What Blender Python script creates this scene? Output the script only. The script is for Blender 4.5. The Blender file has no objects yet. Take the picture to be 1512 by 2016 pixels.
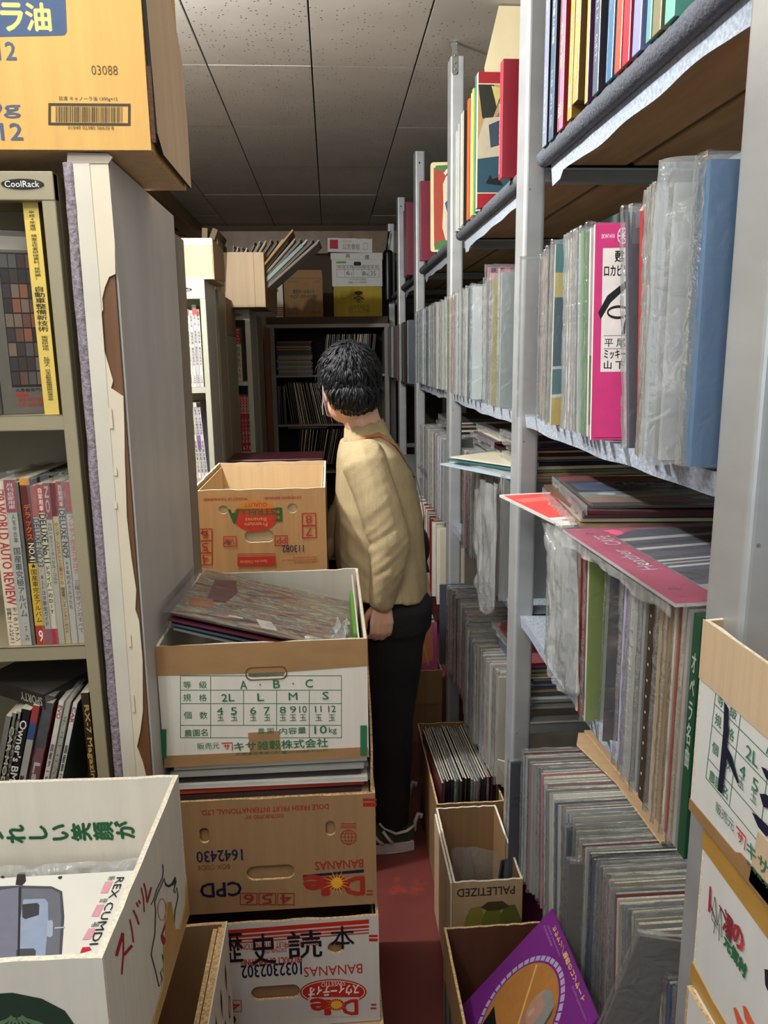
import bpy, bmesh, math, random
from math import sin, cos, pi, radians
from mathutils import Vector, Matrix, noise
from mathutils.geometry import tessellate_polygon

random.seed(7)
S = bpy.context.scene
COL = S.collection

# ---------------------------------------------------------------- camera
cam_data = bpy.data.cameras.new('camera')
cam = bpy.data.objects.new('camera', cam_data)
COL.objects.link(cam)
cam_data.sensor_fit = 'VERTICAL'
cam_data.sensor_height = 36.0
cam_data.lens = 36.0 * 1500.0 / 2016.0
cam_data.clip_start = 0.02
cam_data.clip_end = 50
CX = Vector((0.99748545, -0.06971464, -0.01275324))
CY = Vector((0.02650207, 0.20002237, 0.97943283))
CZ = Vector((-0.06572987, -0.97730800, 0.20136699))
m = Matrix((CX, CY, CZ)).transposed().to_4x4()
m.translation = Vector((0, 0, 1.5))
cam.matrix_world = m
S.camera = cam
try:
    S.cycles.transparent_max_bounces = 24
    S.cycles.max_bounces = 8
except Exception:
    pass

# ---------------------------------------------------------------- light and exposure
S.view_settings.view_transform = 'Standard'
S.view_settings.look = 'None'
S.view_settings.gamma = 1.0
S.view_settings.use_curve_mapping = False
S.view_settings.exposure = 0.0
world = bpy.data.worlds.new('world')
S.world = world
world.use_nodes = True
bg = world.node_tree.nodes['Background']
bg.inputs[0].default_value = (0.80, 0.86, 1.0, 1)
bg.inputs[1].default_value = 0.15


def lamp_area(name, loc, rot, sx, sy, power, col):
    d = bpy.data.lights.new(name, 'AREA')
    d.shape = 'RECTANGLE'
    d.size, d.size_y = sx, sy
    d.energy = power
    d.color = col
    o = bpy.data.objects.new(name, d)
    COL.objects.link(o)
    o.location = loc
    o.rotation_euler = rot
    return o


def lamp_point(name, loc, power, col, r=0.06):
    d = bpy.data.lights.new(name, 'POINT')
    d.energy = power
    d.color = col
    d.shadow_soft_size = r
    o = bpy.data.objects.new(name, d)
    COL.objects.link(o)
    o.location = loc
    return o


# fluorescent tube over the left aisle (behind the yellow carton)
for _y in (-0.10, 0.30, 0.70):
    lamp_point('front_left_tube_light', (-0.61, _y, 2.37), 11, (0.95, 0.97, 1.0), 0.03)
lamp_point('aisle_tube_light', (-0.72, 1.75, 2.36), 120, (0.94, 0.97, 1.0), 0.035)
# fluorescent tube over the place where the photographer stands
lamp_area('front_tube_light', (-0.25, -0.15, 2.38), (radians(18), 0, 0), 1.2, 0.25, 8, (1.0, 0.95, 0.86))
lamp_point('front_fill_glow', (-0.10, 0.55, 2.20), 4.2, (1.0, 0.94, 0.84), 0.12)  # added point fill to brighten the ceiling and near things
lamp_area('left_fill_light', (-0.35, -0.6, 1.7), (radians(80), 0, radians(-35)), 1.0, 1.2, 8, (0.80, 0.89, 1.0))  # unseen cool fill added to brighten the left-facing sides

# ---------------------------------------------------------------- materials
_M = {}


def srgb(h):
    h = h.lstrip('#')
    c = [int(h[i:i + 2], 16) / 255 for i in (0, 2, 4)]
    return tuple(((x / 12.92) if x <= 0.04045 else ((x + 0.055) / 1.055) ** 2.4) for x in c)


def mat(name, hexcol, rough=0.6, metal=0.0, var=0.12, scale=(12, 12, 12), bump=0.0, bscale=None,
        hex2=None, thr=None, spec=0.5, coat=0.0, detail=4.0):
    """principled material with a noise that wanders the colour; hex2+thr adds shaped stains or wear"""
    if name in _M:
        return _M[name]
    mt = bpy.data.materials.new(name)
    mt.use_nodes = True
    nt = mt.node_tree
    bs = nt.nodes['Principled BSDF']
    bs.inputs['Roughness'].default_value = rough
    bs.inputs['Metallic'].default_value = metal
    bs.inputs['Specular IOR Level'].default_value = spec
    bs.inputs['Coat Weight'].default_value = coat
    c = srgb(hexcol)
    tc = nt.nodes.new('ShaderNodeTexCoord')
    mp = nt.nodes.new('ShaderNodeMapping')
    mp.inputs['Scale'].default_value = scale
    nt.links.new(tc.outputs['Object'], mp.inputs[0])
    nz = nt.nodes.new('ShaderNodeTexNoise')
    nz.inputs['Scale'].default_value = 1.0
    nz.inputs['Detail'].default_value = detail
    nt.links.new(mp.outputs[0], nz.inputs['Vector'])
    mx = nt.nodes.new('ShaderNodeMix')
    mx.data_type = 'RGBA'
    mx.inputs['A'].default_value = tuple(x * (1 - var) for x in c) + (1,)
    mx.inputs['B'].default_value = tuple(min(1, x * (1 + var)) for x in c) + (1,)
    rmp = nt.nodes.new('ShaderNodeMapRange')
    rmp.inputs['From Min'].default_value = 0.3
    rmp.inputs['From Max'].default_value = 0.7
    nt.links.new(nz.outputs['Fac'], rmp.inputs['Value'])
    nt.links.new(rmp.outputs[0], mx.inputs['Factor'])
    out = mx.outputs['Result']
    if hex2 and thr is not None:
        n2 = nt.nodes.new('ShaderNodeTexNoise')
        n2.inputs['Scale'].default_value = 6.0
        n2.inputs['Detail'].default_value = 6
        nt.links.new(tc.outputs['Object'], n2.inputs['Vector'])
        r2 = nt.nodes.new('ShaderNodeMapRange')
        r2.inputs['From Min'].default_value = thr
        r2.inputs['From Max'].default_value = thr + 0.08
        nt.links.new(n2.outputs['Fac'], r2.inputs['Value'])
        m2 = nt.nodes.new('ShaderNodeMix')
        m2.data_type = 'RGBA'
        nt.links.new(r2.outputs[0], m2.inputs['Factor'])
        nt.links.new(out, m2.inputs['A'])
        m2.inputs['B'].default_value = srgb(hex2) + (1,)
        out = m2.outputs['Result']
    nt.links.new(out, bs.inputs['Base Color'])
    if bump:
        bp = nt.nodes.new('ShaderNodeBump')
        bp.inputs['Strength'].default_value = bump
        bp.inputs['Distance'].default_value = 0.004
        if bscale:
            mp2 = nt.nodes.new('ShaderNodeMapping')
            mp2.inputs['Scale'].default_value = bscale
            nt.links.new(tc.outputs['Object'], mp2.inputs[0])
            nb = nt.nodes.new('ShaderNodeTexNoise')
            nb.inputs['Scale'].default_value = 1.0
            nt.links.new(mp2.outputs[0], nb.inputs['Vector'])
            nt.links.new(nb.outputs['Fac'], bp.inputs['Height'])
        else:
            nt.links.new(nz.outputs['Fac'], bp.inputs['Height'])
        nt.links.new(bp.outputs[0], bs.inputs['Normal'])
    _M[name] = mt
    return mt


def ink(h):
    return mat('print_' + h.lstrip('#'), h, rough=0.62, var=0.06, scale=(60, 60, 60), spec=0.3)


def gloss(h):
    return mat('gloss_' + h.lstrip('#'), h, rough=0.32, var=0.10, scale=(9, 9, 9), spec=0.5)


def art_mat(name, cols, scale=6.0, seed=0.0, dist=2.5, stretch=(1, 1, 1), rough=0.35):
    """blotchy printed picture: noise run through a colour ramp"""
    if name in _M:
        return _M[name]
    mt = bpy.data.materials.new(name)
    mt.use_nodes = True
    nt = mt.node_tree
    bs = nt.nodes['Principled BSDF']
    bs.inputs['Roughness'].default_value = rough
    tc = nt.nodes.new('ShaderNodeTexCoord')
    mp = nt.nodes.new('ShaderNodeMapping')
    mp.inputs['Location'].default_value = (seed, seed * 1.7, seed * 0.3)
    mp.inputs['Scale'].default_value = tuple(scale * s for s in stretch)
    nt.links.new(tc.outputs['Object'], mp.inputs[0])
    nz = nt.nodes.new('ShaderNodeTexNoise')
    nz.inputs['Scale'].default_value = 1.0
    nz.inputs['Detail'].default_value = 5
    nz.inputs['Distortion'].default_value = dist
    nt.links.new(mp.outputs[0], nz.inputs['Vector'])
    cr = nt.nodes.new('ShaderNodeValToRGB')
    e = cr.color_ramp.elements
    n = len(cols)
    e[0].position = 0.32
    e[0].color = srgb(cols[0]) + (1,)
    e[1].position = 0.68
    e[1].color = srgb(cols[-1]) + (1,)
    for i in range(1, n - 1):
        k = e.new(0.32 + 0.36 * i / (n - 1))
        k.color = srgb(cols[i]) + (1,)
    nt.links.new(nz.outputs['Fac'], cr.inputs[0])
    nt.links.new(cr.outputs[0], bs.inputs['Base Color'])
    _M[name] = mt
    return mt


def plastic(name, alpha=0.25, tint='#dfe4e8', rough=0.16):
    """clear plastic film: mostly see-through, a milky part and a glossy part"""
    if name in _M:
        return _M[name]
    mt = bpy.data.materials.new(name)
    mt.use_nodes = True
    nt = mt.node_tree
    for n in list(nt.nodes):
        nt.nodes.remove(n)
    out = nt.nodes.new('ShaderNodeOutputMaterial')
    tr = nt.nodes.new('ShaderNodeBsdfTransparent')
    tr.inputs[0].default_value = (0.97, 0.98, 0.98, 1)
    pr = nt.nodes.new('ShaderNodeBsdfPrincipled')
    pr.inputs['Base Color'].default_value = srgb(tint) + (1,)
    pr.inputs['Roughness'].default_value = rough
    pr.inputs['Specular IOR Level'].default_value = 0.9
    gl = nt.nodes.new('ShaderNodeBsdfGlossy')
    gl.inputs['Roughness'].default_value = rough
    fr = nt.nodes.new('ShaderNodeLayerWeight')
    fr.inputs[0].default_value = 0.35
    tc = nt.nodes.new('ShaderNodeTexCoord')
    nz = nt.nodes.new('ShaderNodeTexNoise')
    nz.inputs['Scale'].default_value = 26
    nz.inputs['Detail'].default_value = 3
    nz.inputs['Distortion'].default_value = 1.5
    nt.links.new(tc.outputs['Object'], nz.inputs['Vector'])
    bp = nt.nodes.new('ShaderNodeBump')
    bp.inputs['Strength'].default_value = 0.5
    bp.inputs['Distance'].default_value = 0.01
    nt.links.new(nz.outputs['Fac'], bp.inputs['Height'])
    nt.links.new(bp.outputs[0], pr.inputs['Normal'])
    nt.links.new(bp.outputs[0], gl.inputs['Normal'])
    m1 = nt.nodes.new('ShaderNodeMixShader')
    m1.inputs[0].default_value = alpha
    nt.links.new(tr.outputs[0], m1.inputs[1])
    nt.links.new(pr.outputs[0], m1.inputs[2])
    mul = nt.nodes.new('ShaderNodeMath')
    mul.operation = 'MULTIPLY'
    mul.inputs[1].default_value = 0.45
    nt.links.new(fr.outputs['Fresnel'], mul.inputs[0])
    m2 = nt.nodes.new('ShaderNodeMixShader')
    nt.links.new(mul.outputs[0], m2.inputs[0])
    nt.links.new(m1.outputs[0], m2.inputs[1])
    nt.links.new(gl.outputs[0], m2.inputs[2])
    nt.links.new(m2.outputs[0], out.inputs[0])
    _M[name] = mt
    return mt


def cardboard(name, h, var=0.07, wear=None, thr=0.64):
    # flutes run vertically: strong stretch in z
    return mat(name, h, rough=0.75, var=var, scale=(45, 45, 1.6), bump=0.22, bscale=(110, 110, 1.0), hex2=wear, thr=thr if wear else None, spec=0.25)


KRAFT = cardboard('kraft_card', '#b39470')
KRAFT_DK = cardboard('kraft_card_brown', '#967550')
KRAFT_LT = cardboard('kraft_card_pale', '#ceb492')
KRAFT_YL = cardboard('kraft_card_golden', '#cda25c')
KRAFT_IN = cardboard('kraft_card_inside', '#c2a67e')
WHITE_CARD = cardboard('white_card', '#d9d2c2', var=0.04, wear='#c9b99a', thr=0.70)
GREY_IN = cardboard('grey_card_inside', '#c6bfae', var=0.04)
CORR = mat('corrugated_edge', '#c9a878', rough=0.9, var=0.45, scale=(260, 260, 260))
CORR_W = mat('corrugated_edge_pale', '#e2d9c4', rough=0.9, var=0.2, scale=(260, 260, 260))
TAPE = mat('brown_tape', '#9f7b52', rough=0.32, var=0.07, scale=(30, 30, 60))
TAPE_YL = mat('ochre_tape', '#bb9148', rough=0.30, var=0.07, scale=(30, 30, 60))
STEEL = mat('grey_steel', '#b4b6b5', rough=0.38, metal=0.35, var=0.10, scale=(4, 4, 14), hex2='#7d756c', thr=0.74)
STEEL_DK = mat('grey_steel_bar', '#85837f', rough=0.45, metal=0.3, var=0.1, scale=(6, 6, 6))
RACK = mat('beige_rack_paint', '#978d70', rough=0.45, var=0.05, scale=(5, 5, 5), hex2='#8d8060', thr=0.72)
RACK_LT = mat('pale_rack_paint', '#bcbcaa', rough=0.42, var=0.04, scale=(5, 5, 5))
FELT = mat('grey_felt', '#8f969e', rough=0.95, var=0.32, scale=(230, 230, 230), bump=0.8, detail=8)
FELT_DK = mat('dark_felt', '#5b5f66', rough=0.95, var=0.30, scale=(230, 230, 230), bump=0.8, detail=8)
FOAM = mat('mauve_foam', '#8e848a', rough=0.95, var=0.35, scale=(160, 160, 160), bump=1.0, detail=6)
PLY = mat('plywood', '#a0784a', rough=0.7, var=0.18, scale=(30, 4, 30))
PLY_DK = mat('dark_plywood', '#5a4426', rough=0.8, var=0.2, scale=(30, 4, 30))
WOOD_DK = mat('dark_wood', '#6b4526', rough=0.6, var=0.25, scale=(60, 60, 4))
BLACK = mat('dark_void_paint', '#15120e', rough=0.9, var=0.2)
CLEAR = plastic('clear_film', 0.10)
CLEAR_M = plastic('milky_film', 0.34, '#d4d6d3', 0.14)
CLEAR_H = plastic('hazy_film', 0.22, '#c9ccca', 0.14)


# ---------------------------------------------------------------- mesh helpers
class MB:
    def __init__(s):
        s.bm = bmesh.new()
        s.mats = []

    def mi(s, mt):
        if mt not in s.mats:
            s.mats.append(mt)
        return s.mats.index(mt)

    def face(s, vs, mt):
        try:
            f = s.bm.faces.new(vs)
            f.material_index = s.mi(mt)
            return f
        except ValueError:
            return None

    def box(s, lo, hi, mt, M=None, top=None, front=None, left=None):
        x0, y0, z0 = lo
        x1, y1, z1 = hi
        c = [(x0, y0, z0), (x1, y0, z0), (x1, y1, z0), (x0, y1, z0), (x0, y0, z1), (x1, y0, z1), (x1, y1, z1), (x0, y1, z1)]
        v = [s.bm.verts.new((M @ Vector(p)) if M else p) for p in c]
        for idx, mm in (((0, 3, 2, 1), mt), ((4, 5, 6, 7), top or mt), ((0, 1, 5, 4), front or mt), ((1, 2, 6, 5), mt),
                        ((2, 3, 7, 6), mt), ((3, 0, 4, 7), left or mt)):
            s.face([v[i] for i in idx], mm)
        return v

    def prism(s, loops, M, t, mt, side=None, back=None):
        """outline with optional holes in the plane z=0 of M, extruded by -t along its z"""
        side = side or mt
        back = back or mt
        loops3 = [[Vector((p[0], p[1], 0)) for p in lp] for lp in loops]
        flat = [p for lp in loops3 for p in lp]
        tris = tessellate_polygon(loops3)
        fr = [s.bm.verts.new(M @ p) for p in flat]
        bk = [s.bm.verts.new(M @ (p + Vector((0, 0, -t)))) for p in flat]
        for a, b, c in tris:
            n = (flat[b] - flat[a]).cross(flat[c] - flat[a])
            if n.z < 0:
                a, b, c = c, b, a
            s.face([fr[a], fr[b], fr[c]], mt)
            s.face([bk[c], bk[b], bk[a]], back)
        o = 0
        for lp in loops3:
            n = len(lp)
            for i in range(n):
                j = (i + 1) % n
                s.face([fr[o + i], bk[o + i], bk[o + j], fr[o + j]], side)
            o += n

    def tube(s, pts, r, mt, n=10, cap=True, rr=None):
        rings = []
        prev = None
        for i, p in enumerate(pts):
            p = Vector(p)
            a = Vector(pts[max(0, i - 1)])
            b = Vector(pts[min(len(pts) - 1, i + 1)])
            d = (b - a).normalized()
            up = Vector((0, 0, 1)) if abs(d.z) < 0.9 else Vector((0, 1, 0))
            if prev is not None:
                up = prev
            x = d.cross(up).normalized()
            y = x.cross(d).normalized()
            prev = y
            q = rr[i] if rr else r
            rings.append([s.bm.verts.new(p + x * cos(2 * pi * k / n) * q + y * sin(2 * pi * k / n) * q) for k in range(n)])
        for a, b in zip(rings, rings[1:]):
            for k in range(n):
                s.face([a[k], a[(k + 1) % n], b[(k + 1) % n], b[k]], mt)
        if cap:
            s.face(rings[0][::-1], mt)
            s.face(rings[-1], mt)

    def grid(s, fn, nu, nv, mt):
        vs = [[s.bm.verts.new(fn(i / nu, j / nv)) for i in range(nu + 1)] for j in range(nv + 1)]
        for j in range(nv):
            for i in range(nu):
                s.face([vs[j][i], vs[j][i + 1], vs[j + 1][i + 1], vs[j + 1][i]], mt)

    def ellipsoid(s, c, r, mt, seg=16, rings=10, M=None):
        c = Vector(c)
        R = M or Matrix.Identity(3)
        vs = []
        for j in range(1, rings):
            th = pi * j / rings
            vs.append([s.bm.verts.new(c + R @ Vector((r[0] * sin(th) * cos(2 * pi * i / seg), r[1] * sin(th) * sin(2 * pi * i / seg), r[2] * cos(th)))) for i in range(seg)])
        top = s.bm.verts.new(c + R @ Vector((0, 0, r[2])))
        bot = s.bm.verts.new(c + R @ Vector((0, 0, -r[2])))
        for i in range(seg):
            s.face([top, vs[0][i], vs[0][(i + 1) % seg]], mt)
            s.face([bot, vs[-1][(i + 1) % seg], vs[-1][i]], mt)
        for a, b in zip(vs, vs[1:]):
            for i in range(seg):
                s.face([a[i], b[i], b[(i + 1) % seg], a[(i + 1) % seg]], mt)

    def mesh(s, name, smooth=False):
        me = bpy.data.meshes.new(name)
        s.bm.normal_update()
        s.bm.to_mesh(me)
        s.bm.free()
        for mt in s.mats:
            me.materials.append(mt)
        if smooth:
            for p in me.polygons:
                p.use_smooth = True
        return me

    def build(s, name, parent=None, smooth=False, bevel=0.0, loc=None):
        o = bpy.data.objects.new(name, s.mesh(name, smooth))
        COL.objects.link(o)
        if parent:
            o.parent = parent
        if loc:
            o.location = loc
        if bevel:
            b = o.modifiers.new('bevel', 'BEVEL')
            b.width = bevel
            b.segments = 2
            b.limit_method = 'ANGLE'
        return o


LABELS = {}


def pick_colours(rb, cols, n):
    """a colour run in which no neighbour-colour-neighbour triple comes twice, so each one can be told apart"""
    out, used = [], set()
    for i in range(n):
        for t_ in range(80):
            c = rb.choice(cols)
            if out and c == out[-1]:
                continue
            if i >= 2 and (out[-2], out[-1], c) in used:
                continue
            break
        out.append(c)
        if i >= 2:
            used.add((out[-3], out[-2], out[-1]))
    return out


def tag(o, label, cat, group=None):
    n = len(label.split())
    o['label'] = label
    o['category'] = cat
    if group:
        o['group'] = group
    LABELS.setdefault(label, []).append(o.name)
    return o


def thing(name, label, cat, loc=(0, 0, 0), rot=(0, 0, 0), group=None):
    o = bpy.data.objects.new(name, None)
    COL.objects.link(o)
    o.empty_display_size = 0.05
    o.location = loc
    o.rotation_euler = rot
    return tag(o, label, cat, group)


def struct(name, mb, **k):
    o = mb.build(name, **k)
    o['kind'] = 'structure'
    return o


def rect(u0, v0, u1, v1):
    return [(u0, v0), (u1, v0), (u1, v1), (u0, v1)]


def rrect(cx, cy, w, h, r, n=6):
    out = []
    for (sx, sy, a0) in ((1, -1, -90), (1, 1, 0), (-1, 1, 90), (-1, -1, 180)):
        for k in range(n + 1):
            a = radians(a0 + 90 * k / n)
            out.append((cx + sx * (w / 2 - r) + r * cos(a), cy + sy * (h / 2 - r) + r * sin(a)))
    return out


def ellip(cx, cy, a, b, n=40):
    return [(cx + a * cos(2 * pi * k / n), cy + b * sin(2 * pi * k / n)) for k in range(n)]


def frameM(o, u, n):
    """matrix whose x=u, z=n, at o"""
    u = Vector(u).normalized()
    n = Vector(n).normalized()
    v = n.cross(u)
    M = Matrix((u, v, n)).transposed().to_4x4()
    M.translation = Vector(o)
    return M


_G = {}


def glyphs(s, bold=0.0, vertical=False):
    key = (s, bold, vertical)
    if key in _G:
        return _G[key]
    cu = bpy.data.curves.new('lettering', 'FONT')
    cu.body = "\n".join(s) if vertical else s
    cu.size = 1
    cu.align_x = 'CENTER'
    cu.resolution_u = 2
    cu.offset = bold
    cu.space_line = 1.02 if vertical else 1.0
    ob = bpy.data.objects.new('lettering', cu)
    COL.objects.link(ob)
    dg = bpy.context.evaluated_depsgraph_get()
    me = bpy.data.meshes.new_from_object(ob.evaluated_get(dg))
    vs = [(v.co.x, v.co.y) for v in me.vertices]
    fs = [tuple(p.vertices) for p in me.polygons]
    bpy.data.objects.remove(ob)
    bpy.data.curves.remove(cu)
    bpy.data.meshes.remove(me)
    _G[key] = (vs, fs)
    return _G[key]


class Art:
    """flat printing on a face. The face is described by a picture frame (px box) mapped to w x h metres."""

    def __init__(s, M, frame, w, h, lift=0.0004):
        s.M = M
        s.f = frame
        s.w = w
        s.h = h
        s.mb = MB()
        s.z = lift
        if len(frame) == 4 and isinstance(frame[0], tuple):
            from mathutils import Matrix as _Mx
            TL, TR, BL, BR = [(float(q[0]), float(q[1])) for q in frame]
            # homography unit square -> quad (TL=(0,0), TR=(1,0), BR=(1,1), BL=(0,1)), then inverted
            dx1, dx2 = TR[0] - BR[0], BL[0] - BR[0]
            dy1, dy2 = TR[1] - BR[1], BL[1] - BR[1]
            sx, sy = TL[0] - TR[0] + BR[0] - BL[0], TL[1] - TR[1] + BR[1] - BL[1]
            dt = dx1 * dy2 - dx2 * dy1
            g = (sx * dy2 - dx2 * sy) / dt
            hh = (dx1 * sy - sx * dy1) / dt
            Hm = _Mx(((TR[0] - TL[0] + g * TR[0], BL[0] - TL[0] + hh * BL[0], TL[0]),
                      (TR[1] - TL[1] + g * TR[1], BL[1] - TL[1] + hh * BL[1], TL[1]), (g, hh, 1.0)))
            s.Hi = Hm.inverted()
            s.f = (1, 2, 3)

    def unproject(s, x, y):
        q = s.Hi @ Vector((x, y, 1.0))
        return (q.x / q.z * s.w, (1 - q.y / q.z) * s.h)

    def mtext(s, t, P_, Q_, hgt, col, bold=0.0, vertical=False, rot=0):
        """text whose baseline runs from picture point P_ to Q_, letters hgt metres tall"""
        vs, fs = glyphs(t, 0.0, vertical)
        a_ = radians(rot)
        vs = [(x * cos(a_) - y * sin(a_), x * sin(a_) + y * cos(a_)) for x, y in vs]
        mnx, mxx = min(k[0] for k in vs), max(k[0] for k in vs)
        mny, mxy = min(k[1] for k in vs), max(k[1] for k in vs)
        A_ = Vector(s.p(*P_))
        B_ = Vector(s.p(*Q_))
        Ln = (B_ - A_).length
        ex = (B_ - A_) / Ln
        ey = Vector((-ex.y, ex.x))
        for dx, dy in ([(0, 0)] if not bold else [(0, 0), (bold, 0), (-bold, 0), (0, bold), (0, -bold)]):
            s._add([tuple(A_ + ex * ((x - mnx) / (mxx - mnx) * Ln + dx) + ey * ((y - mny) / (mxy - mny) * hgt + dy)) for x, y in vs], fs, col)

    def p(s, x, y):
        if len(s.f) == 3:                       # (TL, TR, BL, BR) corners as they look in the picture: undo the perspective
            return s.unproject(x, y)
        x0, y0, x1, y1 = s.f
        return ((x - x0) / (x1 - x0) * s.w, (y1 - y) / (y1 - y0) * s.h)

    def _add(s, pts, faces, col):
        mt = ink(col) if isinstance(col, str) else col
        vs = [s.mb.bm.verts.new(s.M @ Vector((q[0], q[1], s.z))) for q in pts]
        for f in faces:
            s.mb.face([vs[i] for i in f], mt)
        s.z += 0.00001

    def poly(s, px, col, hole=None):
        lp = [[s.p(*q) for q in px]]
        if hole:
            lp.append([s.p(*q) for q in hole])
        l3 = [[Vector((a, b, 0)) for a, b in l] for l in lp]
        fl = [q for l in lp for q in l]
        tr = []
        for a, b, c in tessellate_polygon(l3):
            A, B, C = fl[a], fl[b], fl[c]
            if (B[0] - A[0]) * (C[1] - A[1]) - (B[1] - A[1]) * (C[0] - A[0]) < 0:
                a, b, c = c, b, a
            tr.append((a, b, c))
        s._add(fl, tr, col)

    def rect(s, x0, y0, x1, y1, col):
        s.poly([(x0, y0), (x1, y0), (x1, y1), (x0, y1)], col)

    def ring(s, x0, y0, x1, y1, t, col):
        s.poly([(x0, y0), (x1, y0), (x1, y1), (x0, y1)], col, [(x0 + t, y0 + t), (x1 - t, y0 + t), (x1 - t, y1 - t), (x0 + t, y1 - t)])

    def oval(s, cx, cy, a, b, col, n=40):
        s.poly([(cx + a * cos(2 * pi * k / n), cy + b * sin(2 * pi * k / n)) for k in range(n)], col)

    def oring(s, cx, cy, a, b, t, col, n=40):
        s.poly([(cx + a * cos(2 * pi * k / n), cy + b * sin(2 * pi * k / n)) for k in range(n)], col,
               [(cx + (a - t) * cos(2 * pi * k / n), cy + (b - t) * sin(2 * pi * k / n)) for k in range(n)])

    def line(s, pts, t, col):
        """stroke of width t (px) along pts"""
        L = []
        Rr = []
        for i, p in enumerate(pts):
            a = pts[max(0, i - 1)]
            b = pts[min(len(pts) - 1, i + 1)]
            dx, dy = b[0] - a[0], b[1] - a[1]
            d = math.hypot(dx, dy) or 1
            nx, ny = -dy / d * t / 2, dx / d * t / 2
            L.append((p[0] + nx, p[1] + ny))
            Rr.append((p[0] - nx, p[1] - ny))
        fl = [s.p(*q) for q in L + Rr]
        n = len(L)
        fs = []
        for i in range(n - 1):
            fs.append((i, i + 1, n + i + 1, n + i))
        s._add(fl, fs, col)

    def text(s, t, x0, y0, x1, y1, col, rot=0, bold=0.0, vertical=False, skew=0.0):
        vs, fs = glyphs(t, min(bold, 0.0), vertical)
        if not vs:
            return
        a = radians(rot)
        q = [(x + skew * y, y) for x, y in vs]
        q = [(x * cos(a) - y * sin(a), x * sin(a) + y * cos(a)) for x, y in q]
        mnx, mxx = min(k[0] for k in q), max(k[0] for k in q)
        mny, mxy = min(k[1] for k in q), max(k[1] for k in q)
        if len(s.f) == 3:
            xm, ym = (x0 + x1) / 2, (y0 + y1) / 2
            A = (s.p(x0, ym)[0], s.p(xm, y1)[1])
            B = (s.p(x1, ym)[0], s.p(xm, y0)[1])
        else:
            A = s.p(x0, y1)
            B = s.p(x1, y0)
        pts = [(A[0] + (k[0] - mnx) / max(1e-6, mxx - mnx) * (B[0] - A[0]), A[1] + (k[1] - mny) / max(1e-6, mxy - mny) * (B[1] - A[1])) for k in q]
        if bold > 0.006:
            k = bold * (A[1] - B[1] if False else abs(B[1] - A[1])) / max(1e-6, mxy - mny) * 0.6
            for dx, dy in ((k, 0), (-k, 0), (0, k), (0, -k)):
                s._add([(p[0] + dx, p[1] + dy) for p in pts], fs, col)
        s._add(pts, fs, col)

    def build(s, name, parent):
        if not s.mb.bm.faces:
            s.mb.bm.free()
            return None
        return s.mb.build(name, parent)

# ================================================================ the setting
CEIL = mat('ceiling_board', '#cdc8be', rough=0.8, var=0.06, scale=(5, 5, 5))
_nt = CEIL.node_tree
_bs = _nt.nodes['Principled BSDF']
_tc = _nt.nodes.new('ShaderNodeTexCoord')
_old = _bs.inputs['Base Color'].links[0].from_socket
_vo = _nt.nodes.new('ShaderNodeTexVoronoi')
_vo.inputs['Scale'].default_value = 62
_vo.inputs['Randomness'].default_value = 0.55
_nt.links.new(_tc.outputs['Object'], _vo.inputs['Vector'])
_lt = _nt.nodes.new('ShaderNodeMapRange')
_lt.inputs['From Min'].default_value = 0.13
_lt.inputs['From Max'].default_value = 0.19
_nt.links.new(_vo.outputs['Distance'], _lt.inputs['Value'])
_sx = _nt.nodes.new('ShaderNodeSeparateColor')
_nt.links.new(_vo.outputs['Color'], _sx.inputs[0])
_gt = _nt.nodes.new('ShaderNodeMath')
_gt.operation = 'GREATER_THAN'
_gt.inputs[1].default_value = 0.62
_nt.links.new(_sx.outputs[0], _gt.inputs[0])
_mxx = _nt.nodes.new('ShaderNodeMath')
_mxx.operation = 'MAXIMUM'
_nt.links.new(_lt.outputs[0], _mxx.inputs[0])
_nt.links.new(_gt.outputs[0], _mxx.inputs[1])
_mc = _nt.nodes.new('ShaderNodeMix')
_mc.data_type = 'RGBA'
_nt.links.new(_mxx.outputs[0], _mc.inputs['Factor'])
_mc.inputs['A'].default_value = srgb('#3a2f27') + (1,)
_nt.links.new(_old, _mc.inputs['B'])
_nt.links.new(_mc.outputs['Result'], _bs.inputs['Base Color'])
_bp = _nt.nodes.new('ShaderNodeBump')
_bp.inputs['Strength'].default_value = 0.8
_bp.inputs['Distance'].default_value = 0.003
_nt.links.new(_mxx.outputs[0], _bp.inputs['Height'])
_nt.links.new(_bp.outputs[0], _bs.inputs['Normal'])

b = MB()
b.box((-3.0, -1.0, 2.51), (1.3, 6.4, 2.56), mat('ceiling_gap', '#241a14', rough=0.9))
for i in range(-8, 5):
    for j in range(-4, 6):
        x0 = -0.0355 + 0.364 * i
        y0 = 2.22 + 0.73 * j
        if x0 + 0.36 > 1.3 or x0 < -3.0 or y0 < -1 or y0 > 6.2:
            continue
        g = 0.0028
        dz = random.uniform(-0.0008, 0.0008)
        b.box((x0 + g, y0 + g * 0.6, 2.5 + dz), (x0 + 0.364 - g, min(6.3, y0 + 0.73 - g * 0.6), 2.511), CEIL)
ceil = struct('ceiling', b, bevel=0.0008)

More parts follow.
